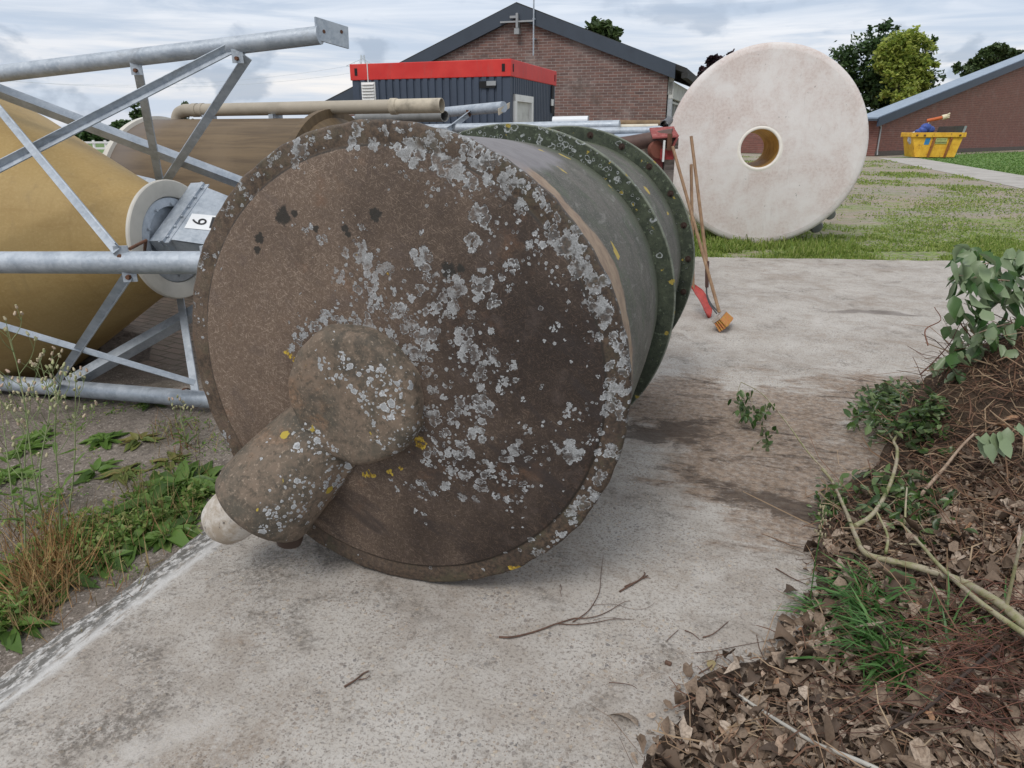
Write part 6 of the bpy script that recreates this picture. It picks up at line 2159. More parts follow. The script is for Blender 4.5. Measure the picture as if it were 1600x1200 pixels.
# foliage of the same kind nearer the camera
P = []
for i in range(150):
    P.append(tuple(hz(r4.normal(1400, 42), r4.normal(775, 22), r4.uniform(0.0, 0.09))))
for i in range(60):
    P.append(tuple(hz(r4.normal(1440, 30), r4.normal(812, 22), r4.uniform(0.0, 0.05))))
V, F = leaves_at(P, 53, 0.058, 0.6, (-0.1, 0.45), 0.6)
b_ = hz(1400, 780, 0)
lt = thing('leafy_twig', (b_.x, b_.y, 0), 'loose spray of green leaves around the fork of the long limb', 'branch')
leaf_mesh('leaves', V - np.array(lt.location), F, M_LEAFD, (0, 0, 0), lt)
mb = MB()
for e_ in ((1340, 765), (1370, 800), (1430, 760), (1455, 800), (1445, 830), (1390, 745), (1420, 795)):
    limb(mb, ((1402, 778), ((1402 + e_[0]) / 2 + 4, (778 + e_[1]) / 2), e_), 0.003, 0.0015, 0.03, 0.05)
part('stem', mb, M_GBARK, lt, smooth=1.2)
P = []
for i in range(110):
    P.append(tuple(hz(r4.normal(1300, 16), r4.normal(782, 17), r4.uniform(0.0, 0.05))))
V, F = leaves_at(P, 54, 0.036, 0.6, (0, 0.5), 0.6)
b_ = gnd(1300, 785)
lt = thing('leafy_sprig', (b_.x, b_.y, 0), 'low sprig of small dull green leaves on the litter edge, left of the long limb', 'sprig')
leaf_mesh('leaves', V - np.array(lt.location), F, M_LEAFD, (0, 0, 0), lt)
mb = MB()
for e_ in ((1275, 765), (1285, 805), (1325, 775), (1318, 808), (1300, 760)):
    limb(mb, ((1302, 790), ((1302 + e_[0]) / 2 + 3, (790 + e_[1]) / 2), e_), 0.0025, 0.0013, 0.015, 0.03)
part('stem', mb, M_GBARK, lt, smooth=1.2)

# the thin light limb that runs beside the big one
b_ = hz(1500, 910, 0)
mb = MB()
limb(mb, ((1690, 1050), (1600, 990), (1530, 940), (1470, 886), (1440, 852), (1408, 818)), 0.011, 0.005, 0.13, 0.06)
limb(mb, ((1414, 820), (1415, 790), (1417, 762)), 0.005, 0.003, 0.06, 0.15)
limb(mb, ((1440, 852), (1420, 850), (1402, 850)), 0.004, 0.003, 0.05)
solo('bare_branch', mb, M_GBARK, b_, 'thin bare pale branch running along the right side of the long limb', 'branch', smooth=1.2)
# pink-barked stick
mb = MB()
limb(mb, ((1425, 790), (1452, 758), (1478, 728), (1500, 700), (1522, 678)), 0.009, 0.0055, 0.03, 0.14)
b_ = hz(1470, 735, 0)
pk = thing('leaning_branch', (b_.x, b_.y, 0), 'pinkish brown branch ending in a few big pale leaves, on the earth heap', 'branch')
part('stick', mb, M_PBARK, pk, smooth=1.2)
P, YW = [], []
r5 = np.random.default_rng(61)
for (px_, py_) in ((1528, 680), (1540, 677), (1552, 674), (1562, 672), (1574, 668), (1584, 664), (1590, 660), (1548, 690), (1570, 684)):
    P.append(tuple(hz(px_, py_, 0.22)))
n_ = len(P)
V, F = scatter(np.array(P), r5.normal(3.3, 0.35, n_), r5.normal(-0.9, 0.25, n_), r5.normal(3.0, 0.5, n_), np.full(n_, 0.075), r5.uniform(0.085, 0.115, n_), LEAF_V, LEAF_F, 0.03)
leaf_mesh('leaves', V - np.array(pk.location), F, M_LEAFB, (0, 0, 0), pk)
# upright whip at the right edge
mb = MB()
limb(mb, ((1573, 945), (1583, 900), (1594, 852), (1612, 800)), 0.006, 0.0035, 0.10, 0.45)
solo('upright_whip', mb, M_GBARK, hz(1573, 945, 0), 'short pale shoot rising at the right edge beside the thick end of the long limb', 'branch', smooth=1.2)
# fallen twig with drooping leaves, lying out on the concrete
b_ = gnd(1240, 690)
tg = thing('leafy_twig', (b_.x, b_.y, 0), 'long thin arching twig with drooping green leaves, reaching out over the stained concrete', 'branch')
mb = MB()
tp = [gnd(1292, 738, 0.03), gnd(1262, 706, 0.06), gnd(1225, 655, 0.10), gnd(1190, 615, 0.13), gnd(1158, 597, 0.13)]
sp = smoothpath(tp, 6)
mb.tube(sp, taper(len(sp), 0.0045, 0.0022), 8)
for (u_, dz) in ((24, 0.10), (20, 0.10), (16, 0.08)):
    s_ = sp[u_]
    mb.tube(smoothpath([s_, s_ + Vector((-0.02, -0.02, -0.06)), s_ + Vector((-0.01, -0.05, -dz))], 3), 0.0016, 5)
part('stem', mb, M_GBARK, tg, smooth=1.2)
P = []
for i in range(46):
    P.append(tuple(gnd(r5.normal(1160, 9), r5.uniform(605, 652), 0.09)))
for i in range(34):
    t = r5.uniform(0, 1)
    P.append(tuple(gnd(1172 + 36 * t + r5.normal(0, 5), 640 + 8 * math.sin(t * 5) + r5.normal(0, 5), 0.07)))
for i in range(24):
    P.append(tuple(gnd(r5.normal(1200, 8), r5.uniform(652, 702), 0.03)))
n_ = len(P)
V, F = scatter(np.array(P), r5.uniform(0, 6.28, n_), r5.normal(-1.0, 0.35, n_), r5.normal(0, 0.6, n_), 0.030 * r5.uniform(.7, 1.2, n_), 0.046 * r5.uniform(.7, 1.2, n_), LEAF_V, LEAF_F, 0.02)
leaf_mesh('leaves', V - np.array(tg.location), F, M_LEAFD, (0, 0, 0), tg)

# the big branch with pale-backed leaves hanging in from the right
b_ = Vector((3.55, 3.75, 0))
bgb = thing('leafy_branch', b_, 'big branch of large pale-backed leaves hanging over the earth heap at the right edge', 'branch')
mb = MB()
stems = []
root_ = at(1720, 640, 3.7)
for pts_ in (((1760, 560), (1680, 470), (1600, 443), (1545, 436), (1497, 430)), ((1750, 600), (1660, 520), (1590, 505), (1530, 520), (1490, 545)),
             ((1750, 640), (1650, 580), (1580, 560), (1530, 560), (1480, 575), (1462, 612)), ((1740, 520), (1660, 420), (1600, 405), (1550, 410), (1510, 418)),
             ((1760, 640), (1680, 620), (1620, 600), (1570, 600), (1540, 600)), ((1760, 470), (1700, 430), (1640, 420))):
    n__ = len(pts_)
    dep = r5.uniform(3.5, 4.0)
    sp = smoothpath([at(px_, py_, dep + 0.2 * (1 - i / n__)) for i, (px_, py_) in enumerate(pts_)], 6)
    mb.tube(sp, taper(len(sp), 0.008, 0.002), 8)
    stems.append(sp)
mb.tube(smoothpath([Vector((4.3, 3.9, 0.2)), Vector((4.0, 3.8, 0.6)), at(1760, 560, 3.7)], 5), taper(11, 0.02, 0.012), 10)
part('stems', mb, M_PBARK, bgb, smooth=1.2)
P, yw = [], []
for k_, sp in enumerate(stems):
    for j in range(len(sp) * 3 // 4, len(sp) * 4):
        t = j / 4
        i = min(int(t), len(sp) - 2)
        if i < len(sp) * 0.2 or r5.random() > 0.5:
            continue
        q = sp[i].lerp(sp[i + 1], t - i)
        P.append(tuple(q + Vector((r5.normal(0, .02), r5.normal(0, .05), r5.normal(0, .02)))))
P = np.array(P)
for _ in range(1):
    ex = []
    for i in range(300):
        ex.append(tuple(at(r5.uniform(1485, 1680) , r5.uniform(385, 610), r5.uniform(3.45, 4.1))))
    P = np.vstack([P, np.array(ex)])
n_ = len(P)
flip = np.where(r5.random(n_) < 0.6, math.pi, 0.0)
LBIG = LEAF_V.copy()
LBIG[:, 2] += 0.25 * np.abs(LBIG[:, 0]) ** 1.3
V, F = scatter(P, r5.normal(3.14, 0.9, n_), r5.normal(-0.95, 0.35, n_), r5.normal(0, 0.5, n_) + flip, 0.074 * r5.uniform(.6, 1.15, n_), 0.100 * r5.uniform(.6, 1.2, n_), LBIG, LEAF_F, 0.025, 0.3)
leaf_mesh('leaves', V - np.array(b_), F, M_LEAFB, (0, 0, 0), bgb)
# dark bare side twigs under it
mb = MB()
for pts_ in (((1438, 585), (1462, 562), (1485, 535), (1500, 505)), ((1500, 560), (1478, 590), (1500, 600)), ((1450, 540), (1446, 515), (1470, 500), (1460, 480)), ((1495, 570), (1520, 575), (1540, 590))):
    sp = smoothpath([at(px_, py_, 3.55 + 0.05 * i) for i, (px_, py_) in enumerate(pts_)], 5)
    mb.tube(sp, taper(len(sp), 0.004, 0.0018), 6)
sp = smoothpath([at(1500, 505, 3.7), at(1540, 560, 3.7), at(1560, 640, 3.65)], 5)
mb.tube(sp, taper(len(sp), 0.003, 0.004), 6)
part('bare_twigs', mb, M_REDTWIG, bgb, smooth=1.2)

# grass tuft, tuft of lighter blades, grass in seed
M_BLADE = leaf_mat('fresh_grass_blade', [(0.05, 0.13, 0.03), (0.085, 0.20, 0.05), (0.14, 0.27, 0.085)], 0.3, 0.45)


def grass_tuft(name, label, pix, n, L, w, seed, lean=0.5, yaw=None, m=None):
    r_ = np.random.default_rng(seed)
    P = np.array([tuple(hz(r_.normal(px_, sx_), r_.normal(py_, sy_), 0.012)) for (px_, py_, sx_, sy_, k_) in pix for _ in range(int(n * k_))])
    n__ = len(P)
    yw_ = r_.uniform(0, 6.28, n__) if yaw is None else r_.normal(yaw, 0.9, n__)
    V, F = scatter(P, yw_, r_.normal(lean, 0.3, n__), r_.normal(0, 0.4, n__), w * r_.uniform(.7, 1.2, n__), L * r_.uniform(.5, 1.2, n__), BLADE_V * np.array([1, 1, -1.6]), BLADE_F)
    return tag(leaf_mesh(name, V, F, m or M_BLADE, tuple(P.mean(0) * np.array([1, 1, 0]))), label, 'grass tuft')


grass_tuft('grass_tuft', 'flattened tuft of fresh green grass in the middle of the leaf litter', [(1360, 950, 26, 22, 1), (1380, 1000, 22, 20, 1), (1395, 1040, 16, 14, .6), (1350, 915, 14, 8, .3)], 150, 0.19, 0.011, 71, 0.62, 2.4)
grass_tuft('grass_tuft', 'small splayed grass tuft at the litter edge, below the pale seed head', [(1278, 950, 12, 8, 1)], 34, 0.13, 0.008, 72, 0.3, 1.5)
grass_tuft('grass_tuft', 'sparse grass blades between the red twigs, right of the flattened tuft', [(1470, 985, 20, 20, 1), (1560, 1000, 20, 14, .5)], 24, 0.16, 0.008, 73, 0.8)
mb = MB()
gb = hz(1265, 945, 0)
sp = smoothpath([gb, gb + Vector((0.0, 0.01, 0.16)), gb + Vector((0.005, 0.015, 0.30)), gb + Vector((0.0, 0.0, 0.40))], 6)
mb.tube(sp, taper(len(sp), 0.0022, 0.0012), 6)
for i in range(46):
    t = r3.uniform(0.58, 1.0)
    q = sp[min(int(t * (len(sp) - 1)), len(sp) - 1)]
    mb.cur = 1
    mb.sphere(q + Vector((r3.gauss(0, .009), r3.gauss(0, .009), r3.gauss(0.004, .006))), 0.0042, 6, (0.6, 0.6, 1.7))
mb.cur = 0
solo('seeding_grass', mb, [M_BLADE, flat('straw_seed_head', (0.36, 0.32, 0.20), 0.8)], gb, 'single stalk of grass with a pale seed head at the litter edge', 'grass stalk', smooth=1.2)
# crumpled big green leaf under the limb
V, F = scatter(np.array([tuple(hz(1398, 885, 0.06))]), [3.1], [-0.7], [0.3], [0.13], [0.13], LBIG, LEAF_F, 0.05)
tag(leaf_mesh('fallen_leaf', V, F, leaf_mat('ribbed_green_leaf', [(0.05, 0.12, 0.03), (0.06, 0.14, 0.035)], 0.2), tuple(hz(1398, 890, 0))), 'single broad ribbed green leaf lying under the thick limb', 'leaf')
# grey stick across the dead leaves
mb = MB()
limb(mb, ((1400, 1215), (1340, 1188), (1275, 1162), (1230, 1135), (1190, 1110), (1152, 1085)), 0.0062, 0.0042, 0.045, 0.03)
solo('grey_stick', mb, flat('silver_grey_bark', (0.42, 0.40, 0.36), 0.7, 0.25, 12), hz(1275, 1160, 0), 'straight silver-grey stick lying on the dead leaves at the bottom', 'stick', smooth=1.2)
mb = MB()
limb(mb, ((1560, 1010), (1500, 1060), (1450, 1105), (1390, 1140)), 0.006, 0.0035, 0.08, 0.05)
limb(mb, ((1430, 1118), (1380, 1105), (1325, 1083)), 0.004, 0.003, 0.04, 0.03)
solo('dark_stick', mb, flat('black_brown_bark', (0.05, 0.034, 0.027), 0.8, 0.4, 30), hz(1470, 1090, 0), 'dark brown forked stick under the red brushwood, lower right', 'stick', smooth=1.2)

# twigs on the open concrete
M_TWIG = flat('brown_twig', (0.115, 0.065, 0.045), 0.75, 0.4, 40)


def ground_twig(label, strokes):
    mb_ = MB()
    for pix, r0, r1 in strokes:
        sp_ = smoothpath([gnd(px_, py_, 0.004 + 0.004 * (i % 2)) for i, (px_, py_) in enumerate(pix)], 5)
        mb_.tube(sp_, taper(len(sp_), r0, r1), 7)
    solo('twig', mb_, M_TWIG, gnd(*strokes[0][0][len(strokes[0][0]) // 2]), label, 'twig', smooth=1.2)


Z6 = lambda *a: [(760 + X / 4.444, 840 + Y / 4.444) for X, Y in a]
ground_twig('forked brown twig with four thin tips, biggest one on the open concrete', [
    (Z6((88, 690), (180, 690), (330, 655), (480, 600), (610, 560)), 0.0036, 0.0024),
    (Z6((600, 585), (690, 525), (740, 465), (785, 370), (795, 260), (812, 120)), 0.0022, 0.0007),
    (Z6((610, 560), (730, 555), (840, 515), (950, 450), (1000, 440)), 0.0022, 0.0007), (Z6((500, 598), (620, 604), (760, 588), (880, 566), (1010, 568)), 0.0022, 0.0008),
    (Z6((740, 470), (810, 462), (900, 465), (1010, 495), (1110, 490), (1170, 450)), 0.0009, 0.0005), (Z6((740, 575), (820, 556), (930, 560)), 0.0008, 0.0005)])
ground_twig('short thick brown twig with a frayed end, right of the forked one', [
    (Z6((925, 375), (1000, 330), (1060, 295), (1100, 255), (1095, 240)), 0.0038, 0.002), (Z6((960, 340), (1040, 305), (1120, 262)), 0.003, 0.002), (Z6((1060, 290), (1110, 278), (1140, 282)), 0.002, 0.001)])
ground_twig('small scrap of brown twig low on the concrete, left of centre', [(((538, 1073), (556, 1062), (568, 1052), (577, 1048)), 0.0035, 0.0018), (((560, 1062), (572, 1060), (578, 1055)), 0.002, 0.001)])
ground_twig('tiny curved twig just below the rim of the big tank', [(Z6((513, 325), (520, 355), (514, 375), (523, 412)), 0.0014, 0.0007)])
ground_twig('thin straight twig lying flat in the lower middle of the concrete', [(Z6((850, 1005), (940, 1012), (1010, 1026), (1045, 1048)), 0.0014, 0.0008)])
ground_twig('crooked little twig near the edge of the leaf litter', [(((1070, 985), (1082, 990), (1094, 1000)), 0.0022, 0.001), (((1098, 996), (1115, 990), (1138, 971)), 0.0024, 0.0012)])
ground_twig('dark bent twig touching the leaf litter', [(((1092, 1052), (1110, 1042), (1118, 1032), (1122, 1020)), 0.0022, 0.0012), (((1085, 1020), (1110, 1018), (1150, 1010), (1215, 998)), 0.0014, 0.0008)])
ground_twig('black-brown twig pointing out of the litter onto the concrete', [(((1212, 888), (1236, 902), (1262, 914)), 0.0028, 0.0014)])
ground_twig('short dark twig by itself between the litter and the long forked one', [(((1042, 1001), (1050, 993), (1060, 984)), 0.0015, 0.001)])
mb = MB().box(gnd(1044, 1036, 0.006), (0.022, 0.012, 0.012), Matrix.Rotation(-0.6, 3, 'Z'))
solo('husk', mb, M_TWIG, gnd(1044, 1036), 'small brown husk on the concrete beside the litter', 'husk', bevel=0.003)
V, F = scatter(np.array([tuple(gnd(1111, 1030, 0.004))]), [2.9], [0.05], [0.2], [0.035], [0.05], LEAF_V, LEAF_F, 0.02)
tag(leaf_mesh('fallen_leaf', V, F, leaf_mat('straw_leaf', [(0.34, 0.27, 0.14), (0.36, 0.29, 0.15)], 0.2), tuple(gnd(1111, 1032))), 'small yellowish leaf alone on the concrete next to the dark bent twig', 'leaf')

# ------------------------------------------------------------------ left side: weeds on the gritty ground
GZ = -0.03
M_WEED = leaf_mat('weed_leaf', [(0.075, 0.14, 0.03), (0.12, 0.22, 0.045), (0.18, 0.30, 0.07), (0.25, 0.36, 0.11)], 0.45, 0.4)
M_WEED2 = leaf_mat('yellowing_weed_leaf', [(0.13, 0.18, 0.045), (0.20, 0.20, 0.06), (0.30, 0.23, 0.09)], 0.3, 0.5)
M_DRY = mat('dry_stems', lambda g: g.ramp(g.island(), [(0, (0.16, 0.085, 0.04)), (0.4, (0.27, 0.155, 0.075)), (0.75, (0.36, 0.26, 0.13)), (1, (0.17, 0.19, 0.06))]), 0.8)
M_STEM = mat('green_stem', lambda g: g.ramp(g.noise(g.obj(), 9, 3), [(0.35, (0.15, 0.20, 0.08)), (0.6, (0.24, 0.28, 0.13)), (0.75, (0.25, 0.18, 0.10))]), 0.6)
M_BUD = mat('pale_bud', lambda g: g.ramp(g.island(), [(0, (0.30, 0.33, 0.15)), (0.5, (0.45, 0.42, 0.26)), (1, (0.50, 0.36, 0.28))]), 0.8)


def rosette(label, px, py, L, n, seed, m=None, lift=0.35, asp=0.42):
    r_ = np.random.default_rng(seed)
    b = gnd(px, py, GZ)
    yw_ = np.arange(n) * 2.4 + r_.normal(0, 0.2, n)
    pt = np.linspace(lift * 2.2, lift * 0.4, n) + r_.normal(0, 0.12, n)
    P = np.repeat(np.array(b)[None], n, 0) + np.stack([-np.sin(yw_), np.cos(yw_), np.zeros(n)], -1) * 0.012
    tv = LEAF_V.copy()
    tv[:, 2] -= 0.55 * tv[:, 1] ** 2
    tv[:, 2] += 0.25 * np.abs(tv[:, 0])
    ls = L * np.linspace(0.6, 1.1, n) * r_.uniform(.8, 1.15, n)
    V, F = scatter(P, yw_, pt, r_.normal(0, 0.2, n), ls * asp * 1.25, ls, tv, LEAF_F, 0.03)
    gz_ = V[:, 2] < GZ + 0.004
    V[gz_, 2] = GZ + 0.004 + 0.004 * r_.random(gz_.sum())
    return tag(leaf_mesh('rosette_weed', V, F, m or M_WEED, tuple(b)), label, 'weed', 'leafy weeds on the left ground')


for i, (lab_, px_, py_, L, n_, m_) in enumerate([
    ('compact dark green rosette in the middle of the bare ground', 162, 690, 0.12, 22, None),
    ('browning yellow-green rosette beside the dark green one', 218, 690, 0.11, 14, M_WEED2),
    ('flat light green rosette of a few broad leaves, nearer the slab', 150, 738, 0.12, 10, None),
    ('small yellowish-green rosette right of the flat light green one', 194, 742, 0.10, 16, M_WEED2),
    ('green rosette behind the tall stalks', 60, 685, 0.10, 14, None),
    ('low green rosette behind the tall stalks, in front of the other', 40, 706, 0.11, 12, None),
    ('broad rosette at the left edge of the picture', 8, 748, 0.12, 12, None),
    ('pale rosette close to the brown tank rim', 265, 722, 0.10, 14, M_WEED2),
    ('broad plantain clump at the slab edge, left of the dark overhanging plant', 205, 852, 0.14, 16, None),
    ('plantain clump at the slab edge between the dry stems and the broad clump', 160, 878, 0.13, 14, None),
    ('fresh green plantain behind the dark overhanging plant', 225, 815, 0.13, 14, None),
    ('bright green rosette tucked under the white pipe cap', 296, 800, 0.13, 14, None),
    ('green leaves in the corner left of the dry orange stems', 15, 905, 0.13, 14, None),
    ('large lush plantain clump beside the elbow of the tank', 285, 762, 0.21, 34, None),
    ('plantain clump pressed against the elbow', 318, 755, 0.14, 16, None),
    ('second plantain clump along the slab edge', 240, 790, 0.17, 24, None),
    ('dark broad-leafed plant hanging over the slab edge', 262, 838, 0.14, 28, None),
    ('heart-leafed plant growing over the lowest pipe', 236, 632, 0.12, 9, None),
    ('dark leafy plant in the shade at the end of the lowest pipe', 105, 615, 0.14, 16, M_LEAFD),
    ('green plant low down beside the dry orange stems', 105, 905, 0.13, 14, None),
    ('broad green leaves at the bottom left corner of the weeds', 18, 985, 0.14, 14, None),
    ('reddish-green leaves spilling onto the slab at far left', 30, 950, 0.11, 10, M_WEED2),
    ('green weed by the outlet in the gap under the ring', 258, 462, 0.12, 10, None),
    ('small green weed behind the lowest pipe', 215, 560, 0.07, 8, None)]):
    rosette(lab_, px_, py_, L, n_, 100 + i, m_)

# mixed ground cover in a strip along the slab
STRIP = [gnd(*q, GZ) for q in ((-80, 1050), (0, 985), (60, 948), (130, 895), (200, 845), (270, 805), (325, 775))]
r6 = np.random.default_rng(81)
P = []
while len(P) < 3000:
    k_ = r6.integers(0, len(STRIP) - 1)
    q = STRIP[k_].lerp(STRIP[k_ + 1], r6.random())
    d = abs(r6.normal(0, 0.24)) if r6.random() < 0.75 else r6.uniform(0, 0.8)
    x_, y_ = q.x - d * math.cos(DRUM_YAW) + 0.02, q.y + d * math.sin(DRUM_YAW) + r6.normal(0, 0.05)
    if hnoise(np.array(x_), np.array(y_), 9, 12) + 0.35 > d * 1.1 + r6.normal(0, 0.15):
        P.append((x_, y_, GZ + abs(r6.normal(0, 0.022)) + 0.004 + 0.03 * r6.random()))
P = np.array(P)
n_ = len(P)
V, F = scatter(P, r6.uniform(0, 6.28, n_), r6.normal(0.25, 0.45, n_), r6.normal(0, 0.5, n_), 0.017 * r6.uniform(.6, 1.5, n_), 0.024 * r6.uniform(.6, 1.6, n_), LEAF_V, LEAF_F, 0.05)
M_COVER = leaf_mat('ground_cover_leaf', [(0.085, 0.16, 0.035), (0.14, 0.25, 0.05), (0.21, 0.34, 0.075), (0.30, 0.39, 0.12), (0.36, 0.31, 0.13)], 0.45, 0.5)
tag(leaf_mesh('ground_cover', V, F, M_COVER), kind='stuff')
# thin scattered seedlings over the bare ground
P = []
while len(P) < 1900:
    x_, y_ = r6.uniform(-3.4, -1.2), r6.uniform(2.3, 4.3)
    if x_ < -1.60 + (y_ - 1.8) * 0.32 - 0.04 and hnoise(np.array(x_), np.array(y_), 7, 14) > 0.12 + r6.normal(0, 0.12):
        P.append((x_, y_, GZ + 0.004 + 0.02 * r6.random()))
P = np.array(P)
n_ = len(P)
V, F = scatter(P, r6.uniform(0, 6.28, n_), r6.normal(0.3, 0.4, n_), r6.normal(0, 0.4, n_), 0.009 * r6.uniform(.6, 1.5, n_), 0.02 * r6.uniform(.6, 1.6, n_), LEAF_V, LEAF_F, 0.05)
tag(leaf_mesh('seedlings', V, F, M_COVER), kind='stuff')

# dry orange stems and plantain spikes
def up_stems(n, seed, pix, h, w, m_, name):
    r_ = np.random.default_rng(seed)
    P_ = np.array([tuple(gnd(r_.normal(px_, sx_), r_.normal(py_, sy_), GZ)) for (px_, py_, sx_, sy_, k_) in pix for _ in range(int(n * k_))])
    n__ = len(P_)
    V_, F_ = scatter(P_, r_.uniform(0, 6.28, n__), r_.normal(1.1, 0.35, n__), r_.uniform(0, 3, n__), w * r_.uniform(.7, 1.3, n__), h * r_.uniform(.4, 1.3, n__), BLADE_V * np.array([1, 1, .5]), BLADE_F)
    return tag(leaf_mesh(name, V_, F_, m_), kind='stuff')


up_stems(260, 93, [(88, 880, 24, 26, 1), (60, 925, 20, 18, .5)], 0.22, 0.004, mat('orange_dry_stems', lambda g: g.ramp(g.island(), [(0, (0.20, 0.095, 0.035)), (0.5, (0.34, 0.19, 0.075)), (1, (0.42, 0.30, 0.14))]), 0.8), 'orange_dry_stems')
up_stems(330, 91, [(70, 905, 28, 36, 1), (40, 960, 22, 20, .5), (150, 880, 50, 26, .5), (240, 820, 45, 16, .45), (280, 690, 26, 22, .35), (15, 850, 20, 40, .3)], 0.13, 0.0035, M_DRY, 'dry_stems')
up_stems(60, 92, [(225, 770, 20, 8, 1), (290, 750, 26, 8, 1), (255, 800, 26, 10, 1)], 0.13, 0.0045, mat('plantain_spike', lambda g: g.ramp(g.island(), [(0, (0.16, 0.17, 0.05)), (1, (0.26, 0.20, 0.09))]), 0.8), 'plantain_spikes')


def stalk(label, px, py, tip, seed, nb=7, spread=0.13, leaves=5):
    """tall thin-stemmed weed: crooked stem, side shoots with buds, a few narrow leaves"""
    r_ = random.Random(seed)
    b = gnd(px, py, GZ)
    top = at(tip[0], tip[1], b.y + r_.uniform(0.05, 0.25))
    root = thing('tall_weed', b, label, 'weed', 0, 'tall seeding weeds')
    mb_ = MB()
    m1 = b.lerp(top, 0.35) + Vector((r_.gauss(0, .012), r_.gauss(0, .012), 0))
    m2 = b.lerp(top, 0.7) + Vector((r_.gauss(0, .02), r_.gauss(0, .02), 0))
    sp_ = smoothpath([b, m1, m2, top], 6)
    mb_.tube(sp_, taper(len(sp_), 0.0042, 0.0012), 7)
    bd = MB()
    tips = [top]
    for i in range(nb):
        t = 0.5 + 0.48 * i / nb
        s_ = sp_[int(t * (len(sp_) - 1))]
        an = i * 2.4 + r_.random()
        ln = spread * (1.25 - t) * 1.6 + 0.03
        e_ = s_ + Vector((math.cos(an) * ln * 0.55, math.sin(an) * ln * 0.5, ln * 0.9))
        q_ = smoothpath([s_, s_.lerp(e_, 0.5) + Vector((math.cos(an) * .012, math.sin(an) * .012, -0.004)), e_], 4)
        mb_.tube(q_, taper(len(q_), 0.0016, 0.0009), 5)
        tips.append(e_)
        for _ in range(2):
            e2_ = e_ + Vector((r_.gauss(0, .02), r_.gauss(0, .02), r_.uniform(-.01, .035)))
            mb_.tube([q_[-3], e2_], [0.0011, 0.0007], 4)
            tips.append(e2_)
    mb_.cur = 1
    for e_ in tips:
        mb_.lathe([(0, -0.010), (0.0045, -0.006), (0.0058, 0.0), (0.0036, 0.007), (0.0042, 0.010), (0, 0.011)], e_, (r_.gauss(0, .4), r_.gauss(0, .4), 1), 7)
    part('seeding_stem', mb_, [M_STEM, M_BUD], root, smooth=1.2)
    if leaves:
        P_ = np.array([tuple(sp_[r_.randint(1, int(len(sp_) * 0.6))]) for _ in range(leaves)])
        rr_ = np.random.default_rng(seed)
        V_, F_ = scatter(P_, rr_.uniform(0, 6.28, leaves), rr_.normal(0.35, 0.3, leaves), rr_.normal(0, .3, leaves), np.full(leaves, 0.022), rr_.uniform(0.05, 0.11, leaves), LEAF_V, LEAF_F, 0.03)
        leaf_mesh('leaves', V_ - np.array(b), F_, M_WEED, (0, 0, 0), root)


stalk('tallest seeding weed, its top against the yellow cone', 72, 840, (8, 498), 1, 9, 0.16)
stalk('tall weed with a dense bunch of pale buds', 62, 815, (62, 560), 2, 9, 0.12)
stalk('tall weed leaning to the right, tip in front of the lowest pipe', 95, 860, (100, 570), 3, 8, 0.13)
stalk('slim weed right of the dense bunch, with small white tips', 108, 800, (118, 590), 4, 7, 0.12, 3)
stalk('reddish-budded weed standing apart on the left', 52, 790, (28, 592), 5, 5, 0.10, 3)
stalk('weed at the left edge of the picture with a leafy stem', 28, 830, (0, 630), 6, 6, 0.12, 9)
stalk('leafy-stemmed weed rising out of the dry orange stems', 40, 880, (12, 660), 7, 5, 0.10, 10)
stalk('short seeding weed beside the brown tank rim', 290, 700, (282, 636), 8, 5, 0.06, 8)

# grass at the foot of the white tank and in tufts over the yard
M_YARDG = leaf_mat('yard_grass_blade', [(0.11, 0.17, 0.03), (0.19, 0.28, 0.05), (0.29, 0.37, 0.08), (0.38, 0.40, 0.15)], 0.45, 0.5)
r7 = np.random.default_rng(95)
P = []
while len(P) < 42000:
    x_ = r7.uniform(1.4, 10.5, 4000)
    y_ = 9.62 + r7.gamma(1.4, 1.0, 4000)
    nz = hnoise(x_, y_ * 1.6, 1.7, 17)
    keep_ = (nz + 0.42 - (y_ - 10.4) * 0.17 + 0.5 * hnoise(x_, y_, 6, 18) + r7.normal(0, 0.12, 4000)) > 0.26
    keep_ &= (y_ > 9.78 - 0.085 * (x_ - 2.7))
    P += list(zip(x_[keep_], y_[keep_], np.full(keep_.sum(), GZ)))
P = np.array(P)
n_ = len(P)
hgt_ = 0.038 * r7.lognormal(0, 0.35, n_) * np.where(np.hypot(P[:, 0] - 3.94, P[:, 1] - 11.2) < 1.3, 2.0, 1.0)
V, F = scatter(P, r7.uniform(0, 6.28, n_), r7.normal(0.8, 0.4, n_), r7.normal(0, 0.6, n_), 0.013 * r7.uniform(.6, 1.5, n_), hgt_, QUAD_V, QUAD_F)
tag(leaf_mesh('yard_grass', V, F, M_YARDG), kind='stuff')
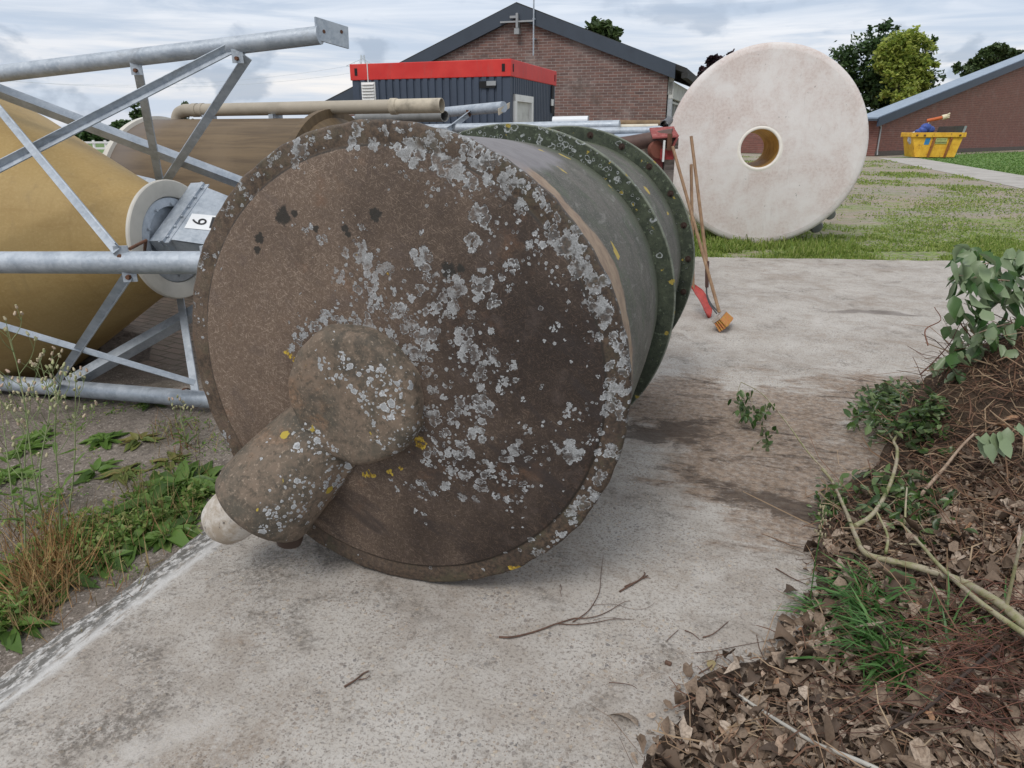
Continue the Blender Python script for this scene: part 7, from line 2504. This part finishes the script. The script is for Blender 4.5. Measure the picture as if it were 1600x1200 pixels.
# low tufts all over the gravel yard
Q = []
while len(Q) < 44000:
    x_ = r7.uniform(1.5, 30, 6000)
    y_ = 10.5 + 45 * r7.uniform(0, 1, 6000) ** 1.7
    nz = 0.55 * hnoise(x_, y_ * 0.55, 0.8, 23) + 0.45 * hnoise(x_, y_ * 0.7, 3.1, 24)
    onp = (pd.x - pa.x) * (y_ - pa.y) - (pd.y - pa.y) * (x_ - pa.x) > -1.0
    keep_ = (nz + r7.normal(0, 0.25, 6000) > 0.10 + 0.011 * (y_ - 11)) & ~onp & (np.abs(x_ / y_ - 0.42) < 0.36)
    Q += list(zip(x_[keep_], y_[keep_], np.full(keep_.sum(), GZ)))
Q = np.array(Q)
n_ = len(Q)
dz_ = np.clip(Q[:, 1] / 14, 1, 2.4)
V, F = scatter(Q, r7.uniform(0, 6.28, n_), r7.normal(0.45, 0.35, n_), r7.normal(0, 0.6, n_), 0.018 * dz_ * r7.uniform(.5, 1.5, n_), 0.028 * dz_ * r7.lognormal(0, .3, n_), QUAD_V, QUAD_F)
tag(leaf_mesh('yard_tufts', V, F, M_YARDG), kind='stuff')
# clover and coarse tufts in the lawn by the skip
Q = []
while len(Q) < 9000:
    q = gnd(r7.uniform(1380, 1640), r7.uniform(237, 284), GZ)
    if (pc_.x - pb.x) * (q.y - pb.y) - (pc_.y - pb.y) * (q.x - pb.x) > 0.3 and (E_.x - C.x) * (q.y - C.y) - (E_.y - C.y) * (q.x - C.x) < -4.0:
        Q.append(tuple(q))
Q = np.array(Q)
n_ = len(Q)
V, F = scatter(Q, r7.uniform(0, 6.28, n_), r7.normal(0.5, 0.35, n_), r7.normal(0, 0.6, n_), 0.06 * r7.uniform(.5, 1.5, n_), 0.06 * r7.lognormal(0, .3, n_), QUAD_V, QUAD_F)
tag(leaf_mesh('lawn_tufts', V, F, leaf_mat('lawn_blade', [(0.07, 0.14, 0.025), (0.11, 0.20, 0.04), (0.15, 0.25, 0.055), (0.24, 0.31, 0.12)], 0.35)), kind='stuff')
# tall thin weed in front of the white tank
stalk('thin green weed climbing in front of the white tank face', 1181, 378, (1172, 312), 9, 6, 0.10, 6)
